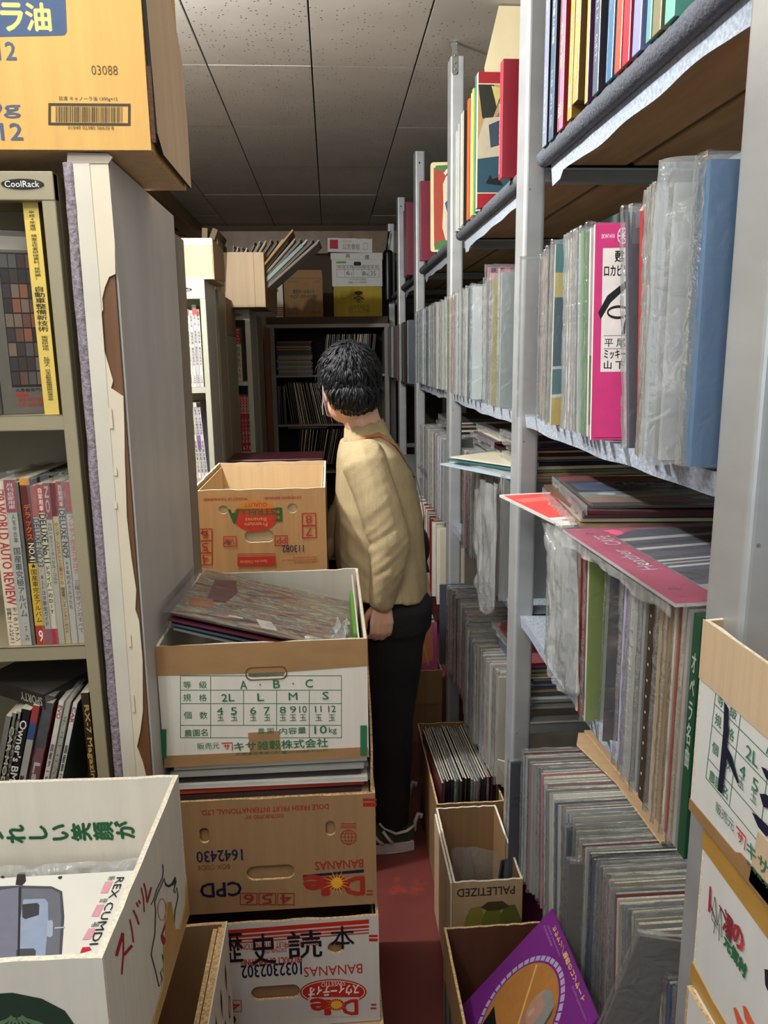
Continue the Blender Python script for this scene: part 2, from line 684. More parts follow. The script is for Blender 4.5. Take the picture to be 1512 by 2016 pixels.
b = MB()
FLOOR = mat('worn_red_floor', '#6d3530', rough=0.35, var=0.18, scale=(5, 5, 5), hex2='#a4452f', thr=0.60)
b.box((-3.0, -1.0, -0.05), (1.3, 6.4, 0.0), FLOOR)
struct('floor', b)
b = MB()
b.box((-3.0, 6.3, 0), (1.3, 6.4, 2.5), mat('brown_wall', '#4c3826', rough=0.7, var=0.12, scale=(2, 2, 20)))
struct('wall_back', b)
b = MB()
b.box((1.2, -1.0, 0), (1.3, 6.4, 2.5), mat('pale_blue_wall', '#9fb6b8', rough=0.8, var=0.06, scale=(3, 3, 3)))
struct('wall_right', b)
b = MB()
b.box((-3.0, -1.0, 0), (-2.9, 6.4, 2.5), mat('cream_wall', '#b9ab92', rough=0.8, var=0.06, scale=(3, 3, 3)))
struct('wall_left', b)
b = MB()
b.box((-1.06, 1.6, 2.40), (-0.95, 6.3, 2.50), mat('brown_beam', '#87694a', rough=0.4, var=0.2, scale=(12, 2, 12)))
struct('trim_1', b, bevel=0.004)
b = MB()
b.box((-2.9, 6.22, 2.28), (1.2, 6.30, 2.45), mat('brown_beam', '#87694a'))
struct('trim_2', b, bevel=0.004)


# ================================================================ cartons
def carton(name, label, lo, hi, outer, inner, edge=CORR, rotz=0.0, front_holes=(), back_holes=(), t=0.005, group=None,
           wave=0.0015, closed=False, liner=None, cat='box'):
    w, d, h = hi[0] - lo[0], hi[1] - lo[1], hi[2] - lo[2]
    e = thing(name, label, cat, ((lo[0] + hi[0]) / 2, (lo[1] + hi[1]) / 2, lo[2]), (0, 0, rotz), group)

    def top(wd):
        n = 14
        return [(wd - wd * k / n, h + (random.uniform(-wave, wave) if 0 < k < n else 0)) for k in range(n + 1)]
    b = MB()
    hw, hd = w / 2, d / 2
    b.prism([[(0, 0), (w, 0)] + top(w)] + [list(q) for q in front_holes], frameM((-hw, -hd, 0), (1, 0, 0), (0, -1, 0)), t, outer, edge, inner)
    b.prism([[(0, 0), (w, 0)] + top(w)] + [list(q) for q in back_holes], frameM((hw, hd, 0), (-1, 0, 0), (0, 1, 0)), t, outer, edge, inner)
    b.prism([[(t, 0), (d - t, 0)] + [(min(max(x, t), d - t), y) for x, y in top(d)]], frameM((-hw, hd, 0), (0, -1, 0), (-1, 0, 0)), t, outer, edge, inner)
    b.prism([[(t, 0), (d - t, 0)] + [(min(max(x, t), d - t), y) for x, y in top(d)]], frameM((hw, -hd, 0), (0, 1, 0), (1, 0, 0)), t, outer, edge, inner)
    b.box((-hw + t, -hd + t, 0), (hw - t, hd - t, t), inner)
    if closed:
        b.box((-hw + t, -hd + t, h - t), (hw - t, hd - t, h - 0.0005), outer)
        b.box((-0.001, -hd + t, h - 0.0006), (0.001, hd - t, h - 0.0001), BLACK)
    b.build('carton_body', e)
    if liner:
        b = MB()
        q = t + 0.003
        hl = h - 0.012
        b.box((-hw + q, -hd + q, t), (hw - q, -hd + q + 0.003, hl), liner)
        b.box((-hw + q, hd - q - 0.003, t), (hw - q, hd - q, hl), liner)
        b.box((-hw + q, -hd + q, t), (-hw + q + 0.003, hd - q, hl), liner)
        b.box((hw - q - 0.003, -hd + q, t), (hw - q, hd - q, hl), liner)
        b.build('carton_liner', e)
    e['dims'] = (w, d, h)
    return e


def front_art(e, frame, inset=0.0):
    w, d, h = e['dims']
    return Art(frameM((-w / 2, -d / 2, 0), (1, 0, 0), (0, -1, 0)), frame, w, h)


def left_art(e, frame):
    w, d, h = e['dims']
    return Art(frameM((-w / 2, d / 2, 0), (0, -1, 0), (-1, 0, 0)), frame, d, h)


def right_art(e, frame):
    w, d, h = e['dims']
    return Art(frameM((w / 2, -d / 2, 0), (0, 1, 0), (1, 0, 0)), frame, d, h)


def clean(e):
    if 'dims' in e:
        del e['dims']


def pumpkin_table(a, G='#2f6b46', big=True):
    """the printed size table; coordinates in the frame of the zoomed photo (0..1512 x 0..1643)"""
    W = 4
    a.ring(180, 755, 1225, 1160, W, G)
    for y in (848, 935, 1075):
        a.rect(180, y, 1225, y + W, G)
    a.rect(375, 760, 375 + W, 1160, G)
    a.rect(588, 850, 588 + W, 1075, G)
    a.rect(802, 850, 802 + W, 1160, G)
    a.rect(1013, 850, 1013 + W, 1160, G)
    for t, x0, y0, x1, y1 in (('等', 200, 792, 250, 838), ('級', 302, 792, 352, 838), ('規', 200, 875, 250, 921), ('格', 302, 875, 352, 921),
                              ('個', 204, 988, 254, 1034), ('数', 306, 988, 356, 1034), ('農園名', 207, 1102, 357, 1148),
                              ('内容量', 822, 1090, 995, 1132), ('4', 418, 960, 458, 1004), ('5', 508, 960, 548, 1004), ('6', 632, 958, 672, 1002),
                              ('7', 722, 958, 762, 1002), ('8', 824, 955, 864, 998), ('9', 890, 952, 930, 995), ('10', 950, 950, 998, 994),
                              ('11', 1052, 950, 1094, 990), ('12', 1138, 948, 1186, 990)):
        a.text(t, x0, y0, x1, y1, G, bold=0.008)
    for x in (420, 508, 632, 722, 823, 889, 953, 1054, 1140):
        a.text('玉', x, 1005, x + 42, 1046, G, bold=0.004)
    a.text('A', 568, 787, 612, 840, G, bold=0.01)
    a.text('B', 782, 782, 826, 834, G, bold=0.01)
    a.text('C', 990, 778, 1038, 831, G, bold=0.01)
    a.oval(698, 812, 5, 5, G)
    a.oval(910, 806, 5, 5, G)
    a.text('2L', 448, 872, 530, 920, G, bold=0.01)
    a.text('L', 680, 868, 722, 917, G, bold=0.01)
    a.text('M', 882, 864, 938, 912, G, bold=0.01)
    a.text('S', 1100, 858, 1140, 908, G, bold=0.01)
    a.text('農 園', 682, 1092, 785, 1130, G)
    a.text('10', 1048, 1078, 1128, 1128, G, bold=0.01)
    a.text('kg', 1142, 1086, 1192, 1134, G, bold=0.004)
    a.text('販売元', 290, 1186, 434, 1228, '#3b7a58', bold=0.006)
    a.text('サ', 462, 1196, 502, 1232, '#c2362f', bold=0.03)
    a.line([(448, 1190), (518, 1188), (518, 1236)], 7, '#c2362f')
    a.text('キサ雑穀株式会社', 530, 1170, 1136, 1228, G, bold=0.02)
    a.text('北海道河東郡○町☎(0155)64-4101代', 536, 1238, 1136, 1260, G, bold=0.01)


HBQ = ((19, 570), (1387, 519), (79, 1344), (1401, 1281))
# ---------------------------------------------------------------- box with the size table (top of the near stack)
HB = carton('pumpkin_carton', 'white open carton with green size table and brown taped rim, topmost of near stack', (-0.302, 1.22, 0.812), (0.050, 1.66, 1.030),
            WHITE_CARD, GREY_IN, CORR_W, front_holes=[rrect(0.352 / 2 + 0.005, 0.164, 0.062, 0.018, 0.008)])
a = front_art(HB, HBQ)
pumpkin_table(a)
a.rect(48, 1100, 92, 1290, '#2f6b46')
a.rect(1345, 1075, 1388, 1270, '#2f6b46')
a.build('printed_size_table', HB)
b = MB()
w, d, h = 0.352, 0.44, 0.218
hole = [(x, y) for x, y in rrect(w / 2 + 0.005, 0.164, 0.068, 0.024, 0.011)]
tp = [(w + 0.001 - (w + 0.002) * k / 20, h + 0.001) for k in range(21)]
b.prism([[(-0.001, 0.167), (w / 2 - 0.034, 0.165), (w / 2 + 0.04, 0.165), (w + 0.001, 0.170)] + tp], frameM((-w / 2, -d / 2 - 0.0012, 0), (1, 0, 0), (0, -1, 0)), 0.0008, TAPE)
b.prism([[(0, 0.170), (d, 0.168), (d, h + 0.001), (0, h + 0.001)]], frameM((w / 2 + 0.0012, -d / 2, 0), (0, 1, 0), (1, 0, 0)), 0.0008, TAPE)
b.prism([[(-0.001, -0.002), (w + 0.001, 0.000), (w - 0.002, 0.019), (0.002, 0.020)]], frameM((-w / 2, -d / 2 - 0.0012, 0), (1, 0, 0), (0, -1, 0)), 0.0008, TAPE)
b.prism([[(0.147, 0.018), (0.200, 0.019), (0.198, 0.057), (0.145, 0.056)]], frameM((-w / 2, -d / 2 - 0.0014, 0), (1, 0, 0), (0, -1, 0)), 0.0008, TAPE)
b.build('brown_tape', HB)
a = Art(frameM((-w / 2, -d / 2 - 0.0016, 0), (1, 0, 0), (0, -1, 0)), (0, h, w, 0), w, h)
a.f = (0, 0, w, h)
hx, hy = w / 2 + 0.005, h - 0.164
ro = rrect(hx, hy, 0.070, 0.024, 0.010)
ri = rrect(hx, hy, 0.066, 0.020, 0.009)
a.poly(ro, '#6e4a25', ri)
a.build('handle_slot', HB)
# inner flap bent outwards at the right-hand side
b = MB()
b.prism([[(0, 0), (0.40, 0), (0.38, 0.02), (0.02, 0.025)]], frameM((0.166, -0.20, 0.195), (0, 1, 0), (1, 0, 0.1)), 0.003, WHITE_CARD)
b.build('bent_flap', HB)
clean(HB)

# ---------------------------------------------------------------- kraft banana carton below it
KBQ = ((-112, 159), (1431, 80), (-48, 994), (1445, 903))
b_h = [rrect(0.059, 0.158, 0.017, 0.030, 0.008), rrect(0.281, 0.159, 0.017, 0.029, 0.008), rrect(0.172, 0.077, 0.086, 0.029, 0.0142)]
KB = carton('banana_carton', 'kraft banana carton with upside-down printing, second in the near stack', (-0.302, 1.222, 0.516), (0.060, 1.72, 0.740),
            KRAFT_DK, KRAFT_DK, CORR, front_holes=b_h, liner=KRAFT_DK)
a = Art(frameM((-0.181, -0.249, 0), (1, 0, 0), (0, -1, 0)), KBQ, 0.362, 0.224)
R_ = '#9c2c1e'
a.text('DOLE FRESH FRUIT INTERNATIONAL, LTD.', 130, 178, 1085, 222, R_, rot=180, bold=0.012)
a.text('DISTRIBUTED BY', 465, 240, 750, 268, R_, rot=180, bold=0.008)
a.rect(1340, 120, 1440, 140, R_)
a.rect(1340, 150, 1440, 180, R_)
a.oring(1232, 408, 60, 56, 6, R_)
a.oring(1232, 408, 28, 54, 5, R_)
a.rect(1174, 405, 1290, 410, R_)
a.rect(1184, 380, 1280, 384, R_)
a.rect(1184, 432, 1280, 436, R_)
a.rect(1229, 352, 1234, 462, R_)
for y in (304, 320, 334):
    a.rect(1176, y, 1290, y + 5, R_)
a.text('1642430', 102, 505, 445, 588, '#1c2340', rot=180, bold=0.02)
a.text('BOX CODE', 110, 612, 350, 648, '#7c4a22', rot=180)
a.text('CPD', 130, 745, 436, 850, '#10172f', rot=180, bold=0.03)
a.text('BANANAS', 982, 580, 1342, 642, R_, rot=180, bold=0.012)
a.poly([(895, 690), (1348, 645), (1348, 668), (895, 706)], '#191c38')
for k, t in enumerate('654'):
    x0 = 425 + 138 * k
    a.ring(x0, 822, x0 + 130, 912, 6, '#8c2a1d')
    a.text(t, x0 + 25, 832, x0 + 105, 900, '#8c2a1d', rot=180, bold=0.01)


def fruit_logo(a, x0, y0, x1, y1, red, white=None):
    W, H = x1 - x0, y1 - y0
    a.text('D', x0 + 0.68 * W, y0 + 0.10 * H, x1, y1, red, rot=180, bold=0.055)
    a.text('l', x0 + 0.30 * W, y0 + 0.10 * H, x0 + 0.42 * W, y1, red, rot=180, bold=0.05)
    a.text('e', x0, y0, x0 + 0.33 * W, y0 + 0.72 * H, red, rot=180, bold=0.055)
    cx, cy = x0 + 0.55 * W, y0 + 0.38 * H
    a.oring(cx, cy, 0.17 * W, 0.36 * H, 0.05 * W, red)
    for k in range(16):
        q = 2 * pi * k / 16
        r1 = 0.27 * W if k % 2 else 0.20 * W
        a.poly([(cx + 0.08 * W * cos(q - 0.12), cy + 0.08 * W * sin(q - 0.12)), (cx + r1 * cos(q), cy + r1 * sin(q) * 0.9),
                (cx + 0.08 * W * cos(q + 0.12), cy + 0.08 * W * sin(q + 0.12))], '#e0a03a')
    a.oval(cx, cy, 0.09 * W, 0.09 * W, '#e8a62c')


fruit_logo(a, 900, 690, 1348, 835, R_)
a.rect(1370, 800, 1412, 810, R_)
a.rect(1366, 826, 1412, 836, R_)
a.build('printed_lettering', KB)
b = MB()     # raised side flap and folded front flap
b.prism([[(0, 0), (0.48, 0), (0.47, 0.05), (0.30, 0.10), (0.16, 0.17), (0.05, 0.13), (0, 0.08)]], frameM((0.177, -0.24, 0.222), (0, 1, 0), (1, 0, -0.02)), 0.004, KRAFT_DK, CORR, KRAFT_DK)
b.build('raised_flap', KB)
b = MB()
b.box((-0.178, -0.247, 0.219), (0.17, -0.215, 0.227), KRAFT_DK, front=CORR)
b.build('folded_flap', KB)
clean(KB)

# records lying flat in the gap between the two cartons
PILE = [('#c9c3b2', 'cream'), ('#a9a79a', 'pale grey'), ('#2b2626', 'black'), ('#e4dfcf', 'white'), ('#b9462f', 'red and orange'), ('#3a2f2a', 'dark brown')]

# ---------------------------------------------------------------- white banana carton
WB = carton('banana_carton', 'white banana carton with red stripes and black handwriting, third in near stack', (-0.302, 1.215, 0.270), (0.062, 1.72, 0.497),
            mat('white_card_dull', '#c3bdb1', rough=0.7, var=0.05, scale=(40, 40, 2), bump=0.15), KRAFT_DK, CORR,
            front_holes=[ellip(0.2845, 0.165, 0.0150, 0.0135, 24), rrect(0.171, 0.077, 0.090, 0.030, 0.0145)], liner=KRAFT_DK)
a = Art(frameM((-0.182, -0.2525, 0), (1, 0, 0), (0, -1, 0)), ((-48, 1083 - 30), (1456, 991 - 30), (14, 1874), (1469, 1771)), 0.364, 0.227)
R_ = '#b3281c'
for y0, y1, dy in ((1075, 1108, -85), (1120, 1140, -85), (1152, 1162, -85), (1175, 1184, -85)):
    a.poly([(285, y0), (1385, y0 + dy), (1385, y1 + dy), (285, y1)], R_)
a.rect(1385, 1110, 1450, 1128, R_)
a.rect(1385, 1138, 1450, 1160, R_)
a.text('DOLE FRESH FRUIT INTERNATIONAL LTD', 310, 1165, 1005, 1212, R_, rot=180, bold=0.012)
a.text('DISTRIBUTED', 585, 1215, 770, 1245, R_, rot=180, bold=0.01)
a.text('PRODUCT OF PHILIPPINES', 430, 1285, 885, 1338, R_, rot=180, bold=0.03)
a.text('1032302302', 435, 1330, 885, 1428, '#151b33', rot=180, bold=0.02)
a.text('BANANAS', 900, 1345, 1335, 1420, R_, rot=180, bold=0.006)
a.oval(1120, 1550, 248, 100, R_)
a.oring(1120, 1550, 236, 90, 6, '#d8cdbb')
a.text('スウィーティオ', 935, 1500, 1312, 1578, '#e4ddd0', rot=180, bold=0.05)
a.text('SWEETIO', 1030, 1470, 1210, 1505, '#e4ddd0', rot=180, bold=0.0)
a.rect(935, 1590, 1310, 1800 - 60, '#c3bdb1')
fruit_logo(a, 952, 1600, 1300, 1725, R_)
a.ring(330, 1608, 438, 1700, 5, R_)
a.text('4', 345, 1620, 425, 1692, R_, rot=180, bold=0.03)
a.text('歴', 300, 1095, 445, 1320, '#17131a', bold=0.012)
a.text('史', 510, 1095, 690, 1330, '#17131a', bold=0.012)
a.text('読', 780, 1075, 1035, 1285, '#17131a', bold=0.012)
a.text('本', 1100, 1040, 1275, 1215, '#17131a', bold=0.012)
a.rect(1400, 1640, 1440, 1652, R_)
a.rect(1396, 1668, 1440, 1680, R_)
a.text('C', 325, 1722, 395, 1800, '#10172f', rot=180, bold=0.04)
a.build('printed_lettering', WB)
clean(WB)
LB = carton('banana_carton', 'plain kraft carton on the red floor carrying the near stack', (-0.302, 1.205, 0.0), (0.068, 1.72, 0.268),
            KRAFT, KRAFT_IN, CORR, closed=True)
clean(LB)

# ---------------------------------------------------------------- banana carton on the far stack
EB_M = cardboard('kraft_card_warm', '#b08556')
EB = carton('banana_carton', 'empty open kraft banana carton with red oval print behind the near stack', (-0.366, 1.950, 0.9435), (-0.021, 2.47, 1.167),
            EB_M, KRAFT_IN, CORR_W, front_holes=[ellip(0.082, 0.172, 0.0119, 0.0114, 22), ellip(0.259, 0.171, 0.0128, 0.0124, 22), rrect(0.171, 0.099, 0.076, 0.032, 0.0155)],
            back_holes=[rrect(0.172, 0.160, 0.066, 0.026, 0.0128)], liner=KRAFT_IN)
a = Art(frameM((-0.1725, -0.26, 0), (1, 0, 0), (0, -1, 0)), ((60, 383), (1245, 355 + 40), (108, 1130), (1250, 1110)), 0.345, 0.2235)
R_ = '#ad2f1f'
a.text('PRODUCT OF THE PHILIPPINES', 185, 455, 572, 478, R_, rot=180, bold=0.02)
a.text('CAVENDISH BANANA', 722, 460, 1042, 484, R_, rot=180, bold=0.02)
a.oval(645, 625, 196, 138, '#b3341f')
a.poly([(645 + 196 * cos(q), 625 + 138 * sin(q)) for q in [pi + 0.5 + (pi - 1.0) * k / 20 for k in range(21)]], '#c9752a')
a.text('QUALITY', 545, 505, 745, 545, '#8e3a1c', rot=180, bold=0.01)
a.text('STRELL', 505, 562, 815, 616, '#2e5a28', rot=180, bold=0.05)
a.text('E', 815, 560, 870, 672, '#2e5a28', rot=180, bold=0.05)
a.text('A', 408, 562, 500, 682, '#2e5a28', rot=180, bold=0.05)
a.text('Bananas', 555, 640, 738, 672, '#d79a6a', rot=180, bold=0.01)
a.text('Premium', 548, 680, 745, 716, '#d79a6a', rot=180, bold=0.01)
for k, t in enumerate('78'):
    y0 = 718 - 108 * k
    a.ring(1042, y0, 1165, y0 + 112, 9, R_)
    a.text(t, 1075, y0 + 22, 1130, y0 + 90, R_, rot=180, bold=0.01)
for k, t in enumerate('456'):
    y0 = 935 - 106 * k
    a.ring(135, y0, 262, y0 + 112, 9, R_)
    a.text(t, 168, y0 + 22, 226, y0 + 92, R_, rot=180, bold=0.01)
a.ring(358, 795, 475, 888, 8, R_)
a.text('VR', 375, 815, 460, 870, R_, rot=180, bold=0.01)
a.ring(806, 798, 920, 890, 8, R_)
a.text('PP', 822, 815, 905, 870, R_, rot=180, bold=0.01)
a.line([(160, 770), (180, 735), (190, 765), (215, 740), (205, 775)], 7, '#2a1a3a')
a.line([(370, 860), (395, 825), (405, 860), (425, 835)], 7, '#2a1a3a')
a.text('113082', 872, 885, 1055, 945, '#231a33', rot=180, bold=0.01)
a.rect(482, 950, 812, 956, R_)
a.rect(482, 964, 812, 969, R_)
a.rect(482, 976, 812, 1058, R_)
a.text('Save the Children', 505, 1008, 740, 1034, '#d79a6a', rot=180)
for y, x in ((985, 960), (1005, 870), (1025, 975)):
    a.text('LAPANDAY FOODS CORPORATION', x, y, 1170, y + 14, R_, rot=180, bold=0.01)
a.build('printed_lettering', EB)
clean(EB)
for k in range(4):
    c = carton('banana_carton', 'plain kraft carton in the stack carrying the empty red oval carton', (-0.366, 1.96, 0.2355 * k), (-0.021, 2.47, 0.2355 * k + 0.2345),
               KRAFT_DK, KRAFT_IN, CORR, closed=True, group='cartons under the empty banana carton')
    clean(c)

LLIN = ((-635, 152), (1156, 106), (-494, 1064), (1222, 1013))
LLFR = ((-1938, 1364), (640, 1284), (-1663, 2580), (764, 2491))
LLRT = ((-29, 1325), (847, -675), (178, 3349), (958, 837))
RB2Q = ((232, 37), (3230, 3715), (107, 1607), (2752, 6172))
# ---------------------------------------------------------------- white carton in the lower left corner, open, with brochures
LL = carton('melon_carton', 'big open white carton with melon print, bottom left, full of brochures', (-0.580, 0.630, 0.745), (-0.220, 0.945, 0.957),
            WHITE_CARD, WHITE_CARD, CORR_W, t=0.006, wave=0.001, rotz=radians(-1.7))
w, d, h = LL['dims']
# green lettering on the inside of the back wall (reads upside down)
a = Art(frameM((-w / 2, d / 2 - 0.0063, 0), (1, 0, 0), (0, -1, 0)), LLIN, w, h)
a.mtext('うれしい笑顔が', (-75, 530), (880, 500), 0.0265, '#1f5a35', bold=0.0011, vertical=True, rot=90)
a.build('green_lettering', LL)
a = Art(frameM((-w / 2, -d / 2, 0), (1, 0, 0), (0, -1, 0)), LLFR, w, h)
a.poly([(-260, 1560), (-120, 1510), (60, 1500), (250, 1540), (400, 1620), (470, 1720), (520, 1900), (460, 2100), (300, 2300), (-260, 2300)], '#24382a')
for k in range(12):
    q = pi * k / 11
    a.line([(90 + 30 * cos(q), 1650 + 15 * sin(q)), (100 + 190 * cos(q), 1700 - 90 * sin(q) + 60), (130 + 360 * cos(q), 1850 - 280 * sin(q) + 120)], 14, '#5d7a58')
for k in range(7):
    q = pi * k / 6
    a.line([(90 + 30 * cos(q), 1660 + 15 * sin(q)), (110 + 200 * cos(q), 1760 + 150 * sin(q)), (130 + 330 * cos(q), 1850 + 300 * sin(q))], 14, '#5d7a58')
a.build('melon_print', LL)
a = Art(frameM((w / 2, -d / 2, 0), (0, 1, 0), (1, 0, 0)), LLRT, d, h)
R_ = '#a8202a'
for pts, tk in (([(205, 1050), (165, 1180), (130, 1300)], 34), ([(210, 1060), (210, 1280), (190, 1500)], 18), ([(215, 1290), (310, 1185)], 32),
                ([(285, 900), (310, 1030), (325, 1150)], 16), ([(325, 800), (360, 870), (388, 955)], 20), ([(360, 715), (380, 765)], 18), ([(385, 690), (403, 730)], 18),
                ([(415, 555), (440, 660), (450, 820)], 13), ([(447, 505), (470, 600), (480, 715)], 16), ([(530, 550), (505, 640), (482, 715)], 20)):
    a.line(pts, tk, R_)
G_ = '#1c3a2c'
a.line([(660, 300), (668, 370), (655, 450), (590, 580), (555, 690), (525, 740)], 10, G_)
a.line([(680, 450), (600, 620), (568, 710), (578, 800), (570, 1050), (525, 1280), (575, 1460), (615, 1630), (650, 1540), (630, 1480), (650, 1430), (670, 1490), (680, 1400), (650, 1280)], 11, G_)
a.poly([(672, 445), (695, 500), (720, 525), (760, 505), (800, 430), (815, 500), (770, 530), (725, 550), (690, 530)], G_)
a.line([(805, 440), (812, 490), (785, 580), (795, 615), (820, 550), (835, 650), (800, 800), (785, 1000), (800, 1150)], 10, G_)
a.poly([(735, 785), (765, 800), (772, 980), (760, 960), (745, 860), (660, 1060), (690, 1110), (700, 1170), (670, 1180), (650, 1150), (635, 1080)], R_)
a.line([(690, 1110), (740, 960), (750, 870)], 8, R_)
a.line([(720, 1000), (765, 1020)], 8, R_)
a.line([(690, 1060), (730, 1090)], 8, R_)
a.oring(650, 790, 50, 120, 6, '#b5605a')
a.mtext('BLACKET', (845, 1250), (905, 960), 0.012, R_)
a.mtext('F.', (690, 1780), (740, 1650), 0.018, R_)
a.build('hand_drawn_print', LL)
b = MB()
b.prism([[(0, 0), (0.315, 0), (0.315, 0.060), (0.30, 0.028), (0.262, 0.020), (0.240, 0.040), (0.232, 0.085), (0.216, 0.098), (0.204, 0.085), (0.196, 0.058), (0.186, 0.060), (0.178, 0.030), (0.165, 0.020), (0.10, 0.014), (0, 0.012)]],
        frameM((w / 2 + 0.0014, -d / 2, 0), (0, 1, 0), (1, 0, 0)), 0.0008, TAPE_YL)
b.build('ochre_tape', LL)
clean(LL)
# half-open carton beneath and behind it
EBX = carton('open_carton', 'open carton with doubled brown walls squeezed beside the melon carton', (-0.50, 0.80, 0.36), (-0.192, 1.095, 0.602), KRAFT_DK, KRAFT_DK, CORR, t=0.006)
w, d, h = EBX['dims']
b = MB()
b.box((w / 2 - 0.020, -d / 2 + 0.01, 0.05), (w / 2 - 0.013, d / 2 - 0.01, h - 0.004), KRAFT_DK, top=CORR)
b.box((w / 2 - 0.011, -d / 2 + 0.01, 0.05), (w / 2 - 0.006, d / 2 - 0.01, h - 0.001), WHITE_CARD, top=CORR)
b.build('inner_flap', EBX)
b = MB()
b.box((w / 2, -d / 2, 0), (w / 2 + 0.002, d / 2, h + 0.001), WHITE_CARD)
b.build('white_outer_face', EBX)
a = Art(frameM((w / 2 + 0.0025, -d / 2, 0), (0, 1, 0), (1, 0, 0)), (0, 0, 360, 295), d, h)
for x in (60, 120, 180, 240, 300):
    a.poly([(x, 40), (x + 7, 70), (x, 110), (x - 7, 70)], '#20222a')
    a.oring(x + 20, 160, 12, 24, 4, '#20222a')
a.build('black_print', EBX)
clean(EBX)
c = carton('banana_carton', 'plain closed carton on floor under the doubled-wall carton', (-0.50, 0.80, 0.0), (-0.19, 1.13, 0.358), KRAFT_DK, KRAFT_IN, closed=True)
clean(c)
c = carton('banana_carton', 'tall plain closed carton on the floor under the melon carton', (-0.60, 0.50, 0.0), (-0.20, 0.785, 0.36), KRAFT_DK, KRAFT_IN, closed=True)
clean(c)
c = carton('banana_carton', 'plain closed carton directly under the melon carton front', (-0.59, 0.50, 0.3605), (-0.205, 0.79, 0.7145), KRAFT_DK, KRAFT_IN, closed=True)
clean(c)
# brochures in it
t = thing('truck_brochure', 'white brochure with grey truck cab picture lying on top in melon carton', 'brochure', (-0.400, 0.785, 0.834), (0, 0, 0))
b = MB()
b.box((-0.172, -0.145, -0.012), (0.135, 0.132, 0.0), mat('brochure_paper', '#e6e4dc', rough=0.35, var=0.03))
b.build('pages', t)
a = Art(Matrix.Translation((-0.172, -0.145, 0)), (0, 300, 330, 0), 0.33, 0.30, 0.0006)
BRO = [
('#4b4b55',[(68, 263), (125, 260), (155, 259), (196, 254), (213, 243), (231, 197), (249, 134), (254, 111), (139, 109)]),
('#9095a5',[(74, 255), (123, 253), (156, 179), (185, 105), (142, 109)]),
('#76788a',[(130, 252), (155, 256), (210, 114), (186, 105), (143, 213)]),
('#6b6d78',[(159, 253), (198, 249), (211, 240), (227, 198), (247, 131), (250, 111), (211, 111)]),
('#93a2bb',[(169, 232), (196, 231), (202, 224), (214, 191), (234, 122), (209, 114), (180, 193)]),
('#3c3c44',[(171, 223), (189, 224), (193, 220), (199, 202), (185, 196), (180, 200)]),
('#2e2b2c',[(142, 282), (144, 285), (151, 285), (159, 267), (157, 259), (148, 261)]),
('#4b4b52',[(195, 148), (213, 147), (217, 143), (222, 128), (226, 116), (206, 115), (194, 145)]),
('#a3afc4',[(213, 191), (218, 192), (221, 187), (228, 165), (225, 163), (221, 166)]),
('#2f2c2e',[(154, 256), (157, 256), (210, 114), (207, 115)]),
('#dd9fae',[(263, 257), (273, 256), (272, 235), (263, 235)]),
('#dd9fae',[(265, 214), (274, 214), (273, 193), (264, 194)]),
('#dd9fae',[(267, 174), (276, 173), (274, 156), (265, 156)]),
('#c31f3a',[(269, 144), (277, 144), (281, 139), (269, 135)]),
('#33343c',[(122, 278), (123, 281), (127, 279), (128, 276), (126, 275)]),
('#33343c',[(198, 270), (199, 273), (203, 273), (204, 269), (202, 267)]),

]
for c_, q in BRO:
    a.poly(q, c_)
a.line([(226, 178), (238, 178)], 2, '#b9c2d2')
a2 = a


def slant_text(A, t, p, q, hgt, col, bold):
    """text running from p to q (frame px), letters hgt tall to the right of that line"""
    vs, fs = glyphs(t, bold)
    mnx, mxx = min(k[0] for k in vs), max(k[0] for k in vs)
    mny, mxy = min(k[1] for k in vs), max(k[1] for k in vs)
    P = Vector(A.p(*p))
    Q = Vector(A.p(*q))
    L = (Q - P).length
    ex = (Q - P) / L
    ey = Vector((-ex.y, ex.x))
    hh = hgt / (A.f[2] - A.f[0]) * A.w
    pts = [tuple(P + ex * ((x - mnx) / (mxx - mnx) * L) + ey * ((y - mny) / (mxy - mny) * hh)) for x, y in vs]
    A._add(pts, fs, col)


a.build('truck_picture', t)
a2 = Art(Matrix.Translation((-0.172, -0.145, 0)), (0, 300, 330, 0), 0.33, 0.30, 0.0016)
slant_text(a2, 'REX CUMDI', (276, 263), (276, 146), 10, '#131216', 0.0)
for t_, x, y in (('新', 265, 258), ('登', 267, 216), ('場', 269, 175)):
    slant_text(a2, t_, (x, y + 8), (x, y), 9, '#26242a', 0.0)
a2.build('title_lettering', t)
t = thing('sleeved_catalogue', 'catalogue in a clear film sleeve behind the truck brochure in carton', 'catalogue', (-0.395, 0.926, 0.825))
b = MB()
b.box((-0.17, -0.020, -0.1), (0.17, -0.006, 0.003), mat('catalogue_paper', '#d8dce2', rough=0.3, var=0.03))
b.build('pages', t)
a = Art(Matrix.Translation((-0.17, -0.020, 0.003)), (-1050, 0, 1400, 100), 0.34, 0.014)
for x0, x1, c_ in ((0, 60, '#45454a'), (390, 620, '#3c3f48'), (1090, 1125, '#44464c'), (1225, 1390, '#4a5568'), (-500, -300, '#4a5568')):
    a.rect(x0, 5, x1, 95, c_)
a.build('picture_strip', t)
b = MB()


def wavefilm(x0, x1, y, z, hgt, amp, seed):
    def fn(u, v):
        x = x0 + (x1 - x0) * u
        n = noise.noise(Vector((x * 30, v * 6, seed)))
        return Vector((x, y + amp * n + 0.012 * (v - 0.5), z + hgt * v + amp * 0.6 * noise.noise(Vector((x * 55, v * 9, seed + 5)))))
    return fn


b.grid(wavefilm(-0.17, 0.17, -0.004, 0.0, 0.018, 0.006, 3.0), 60, 6, CLEAR_M)
b.build('film_sleeve', t, smooth=True)

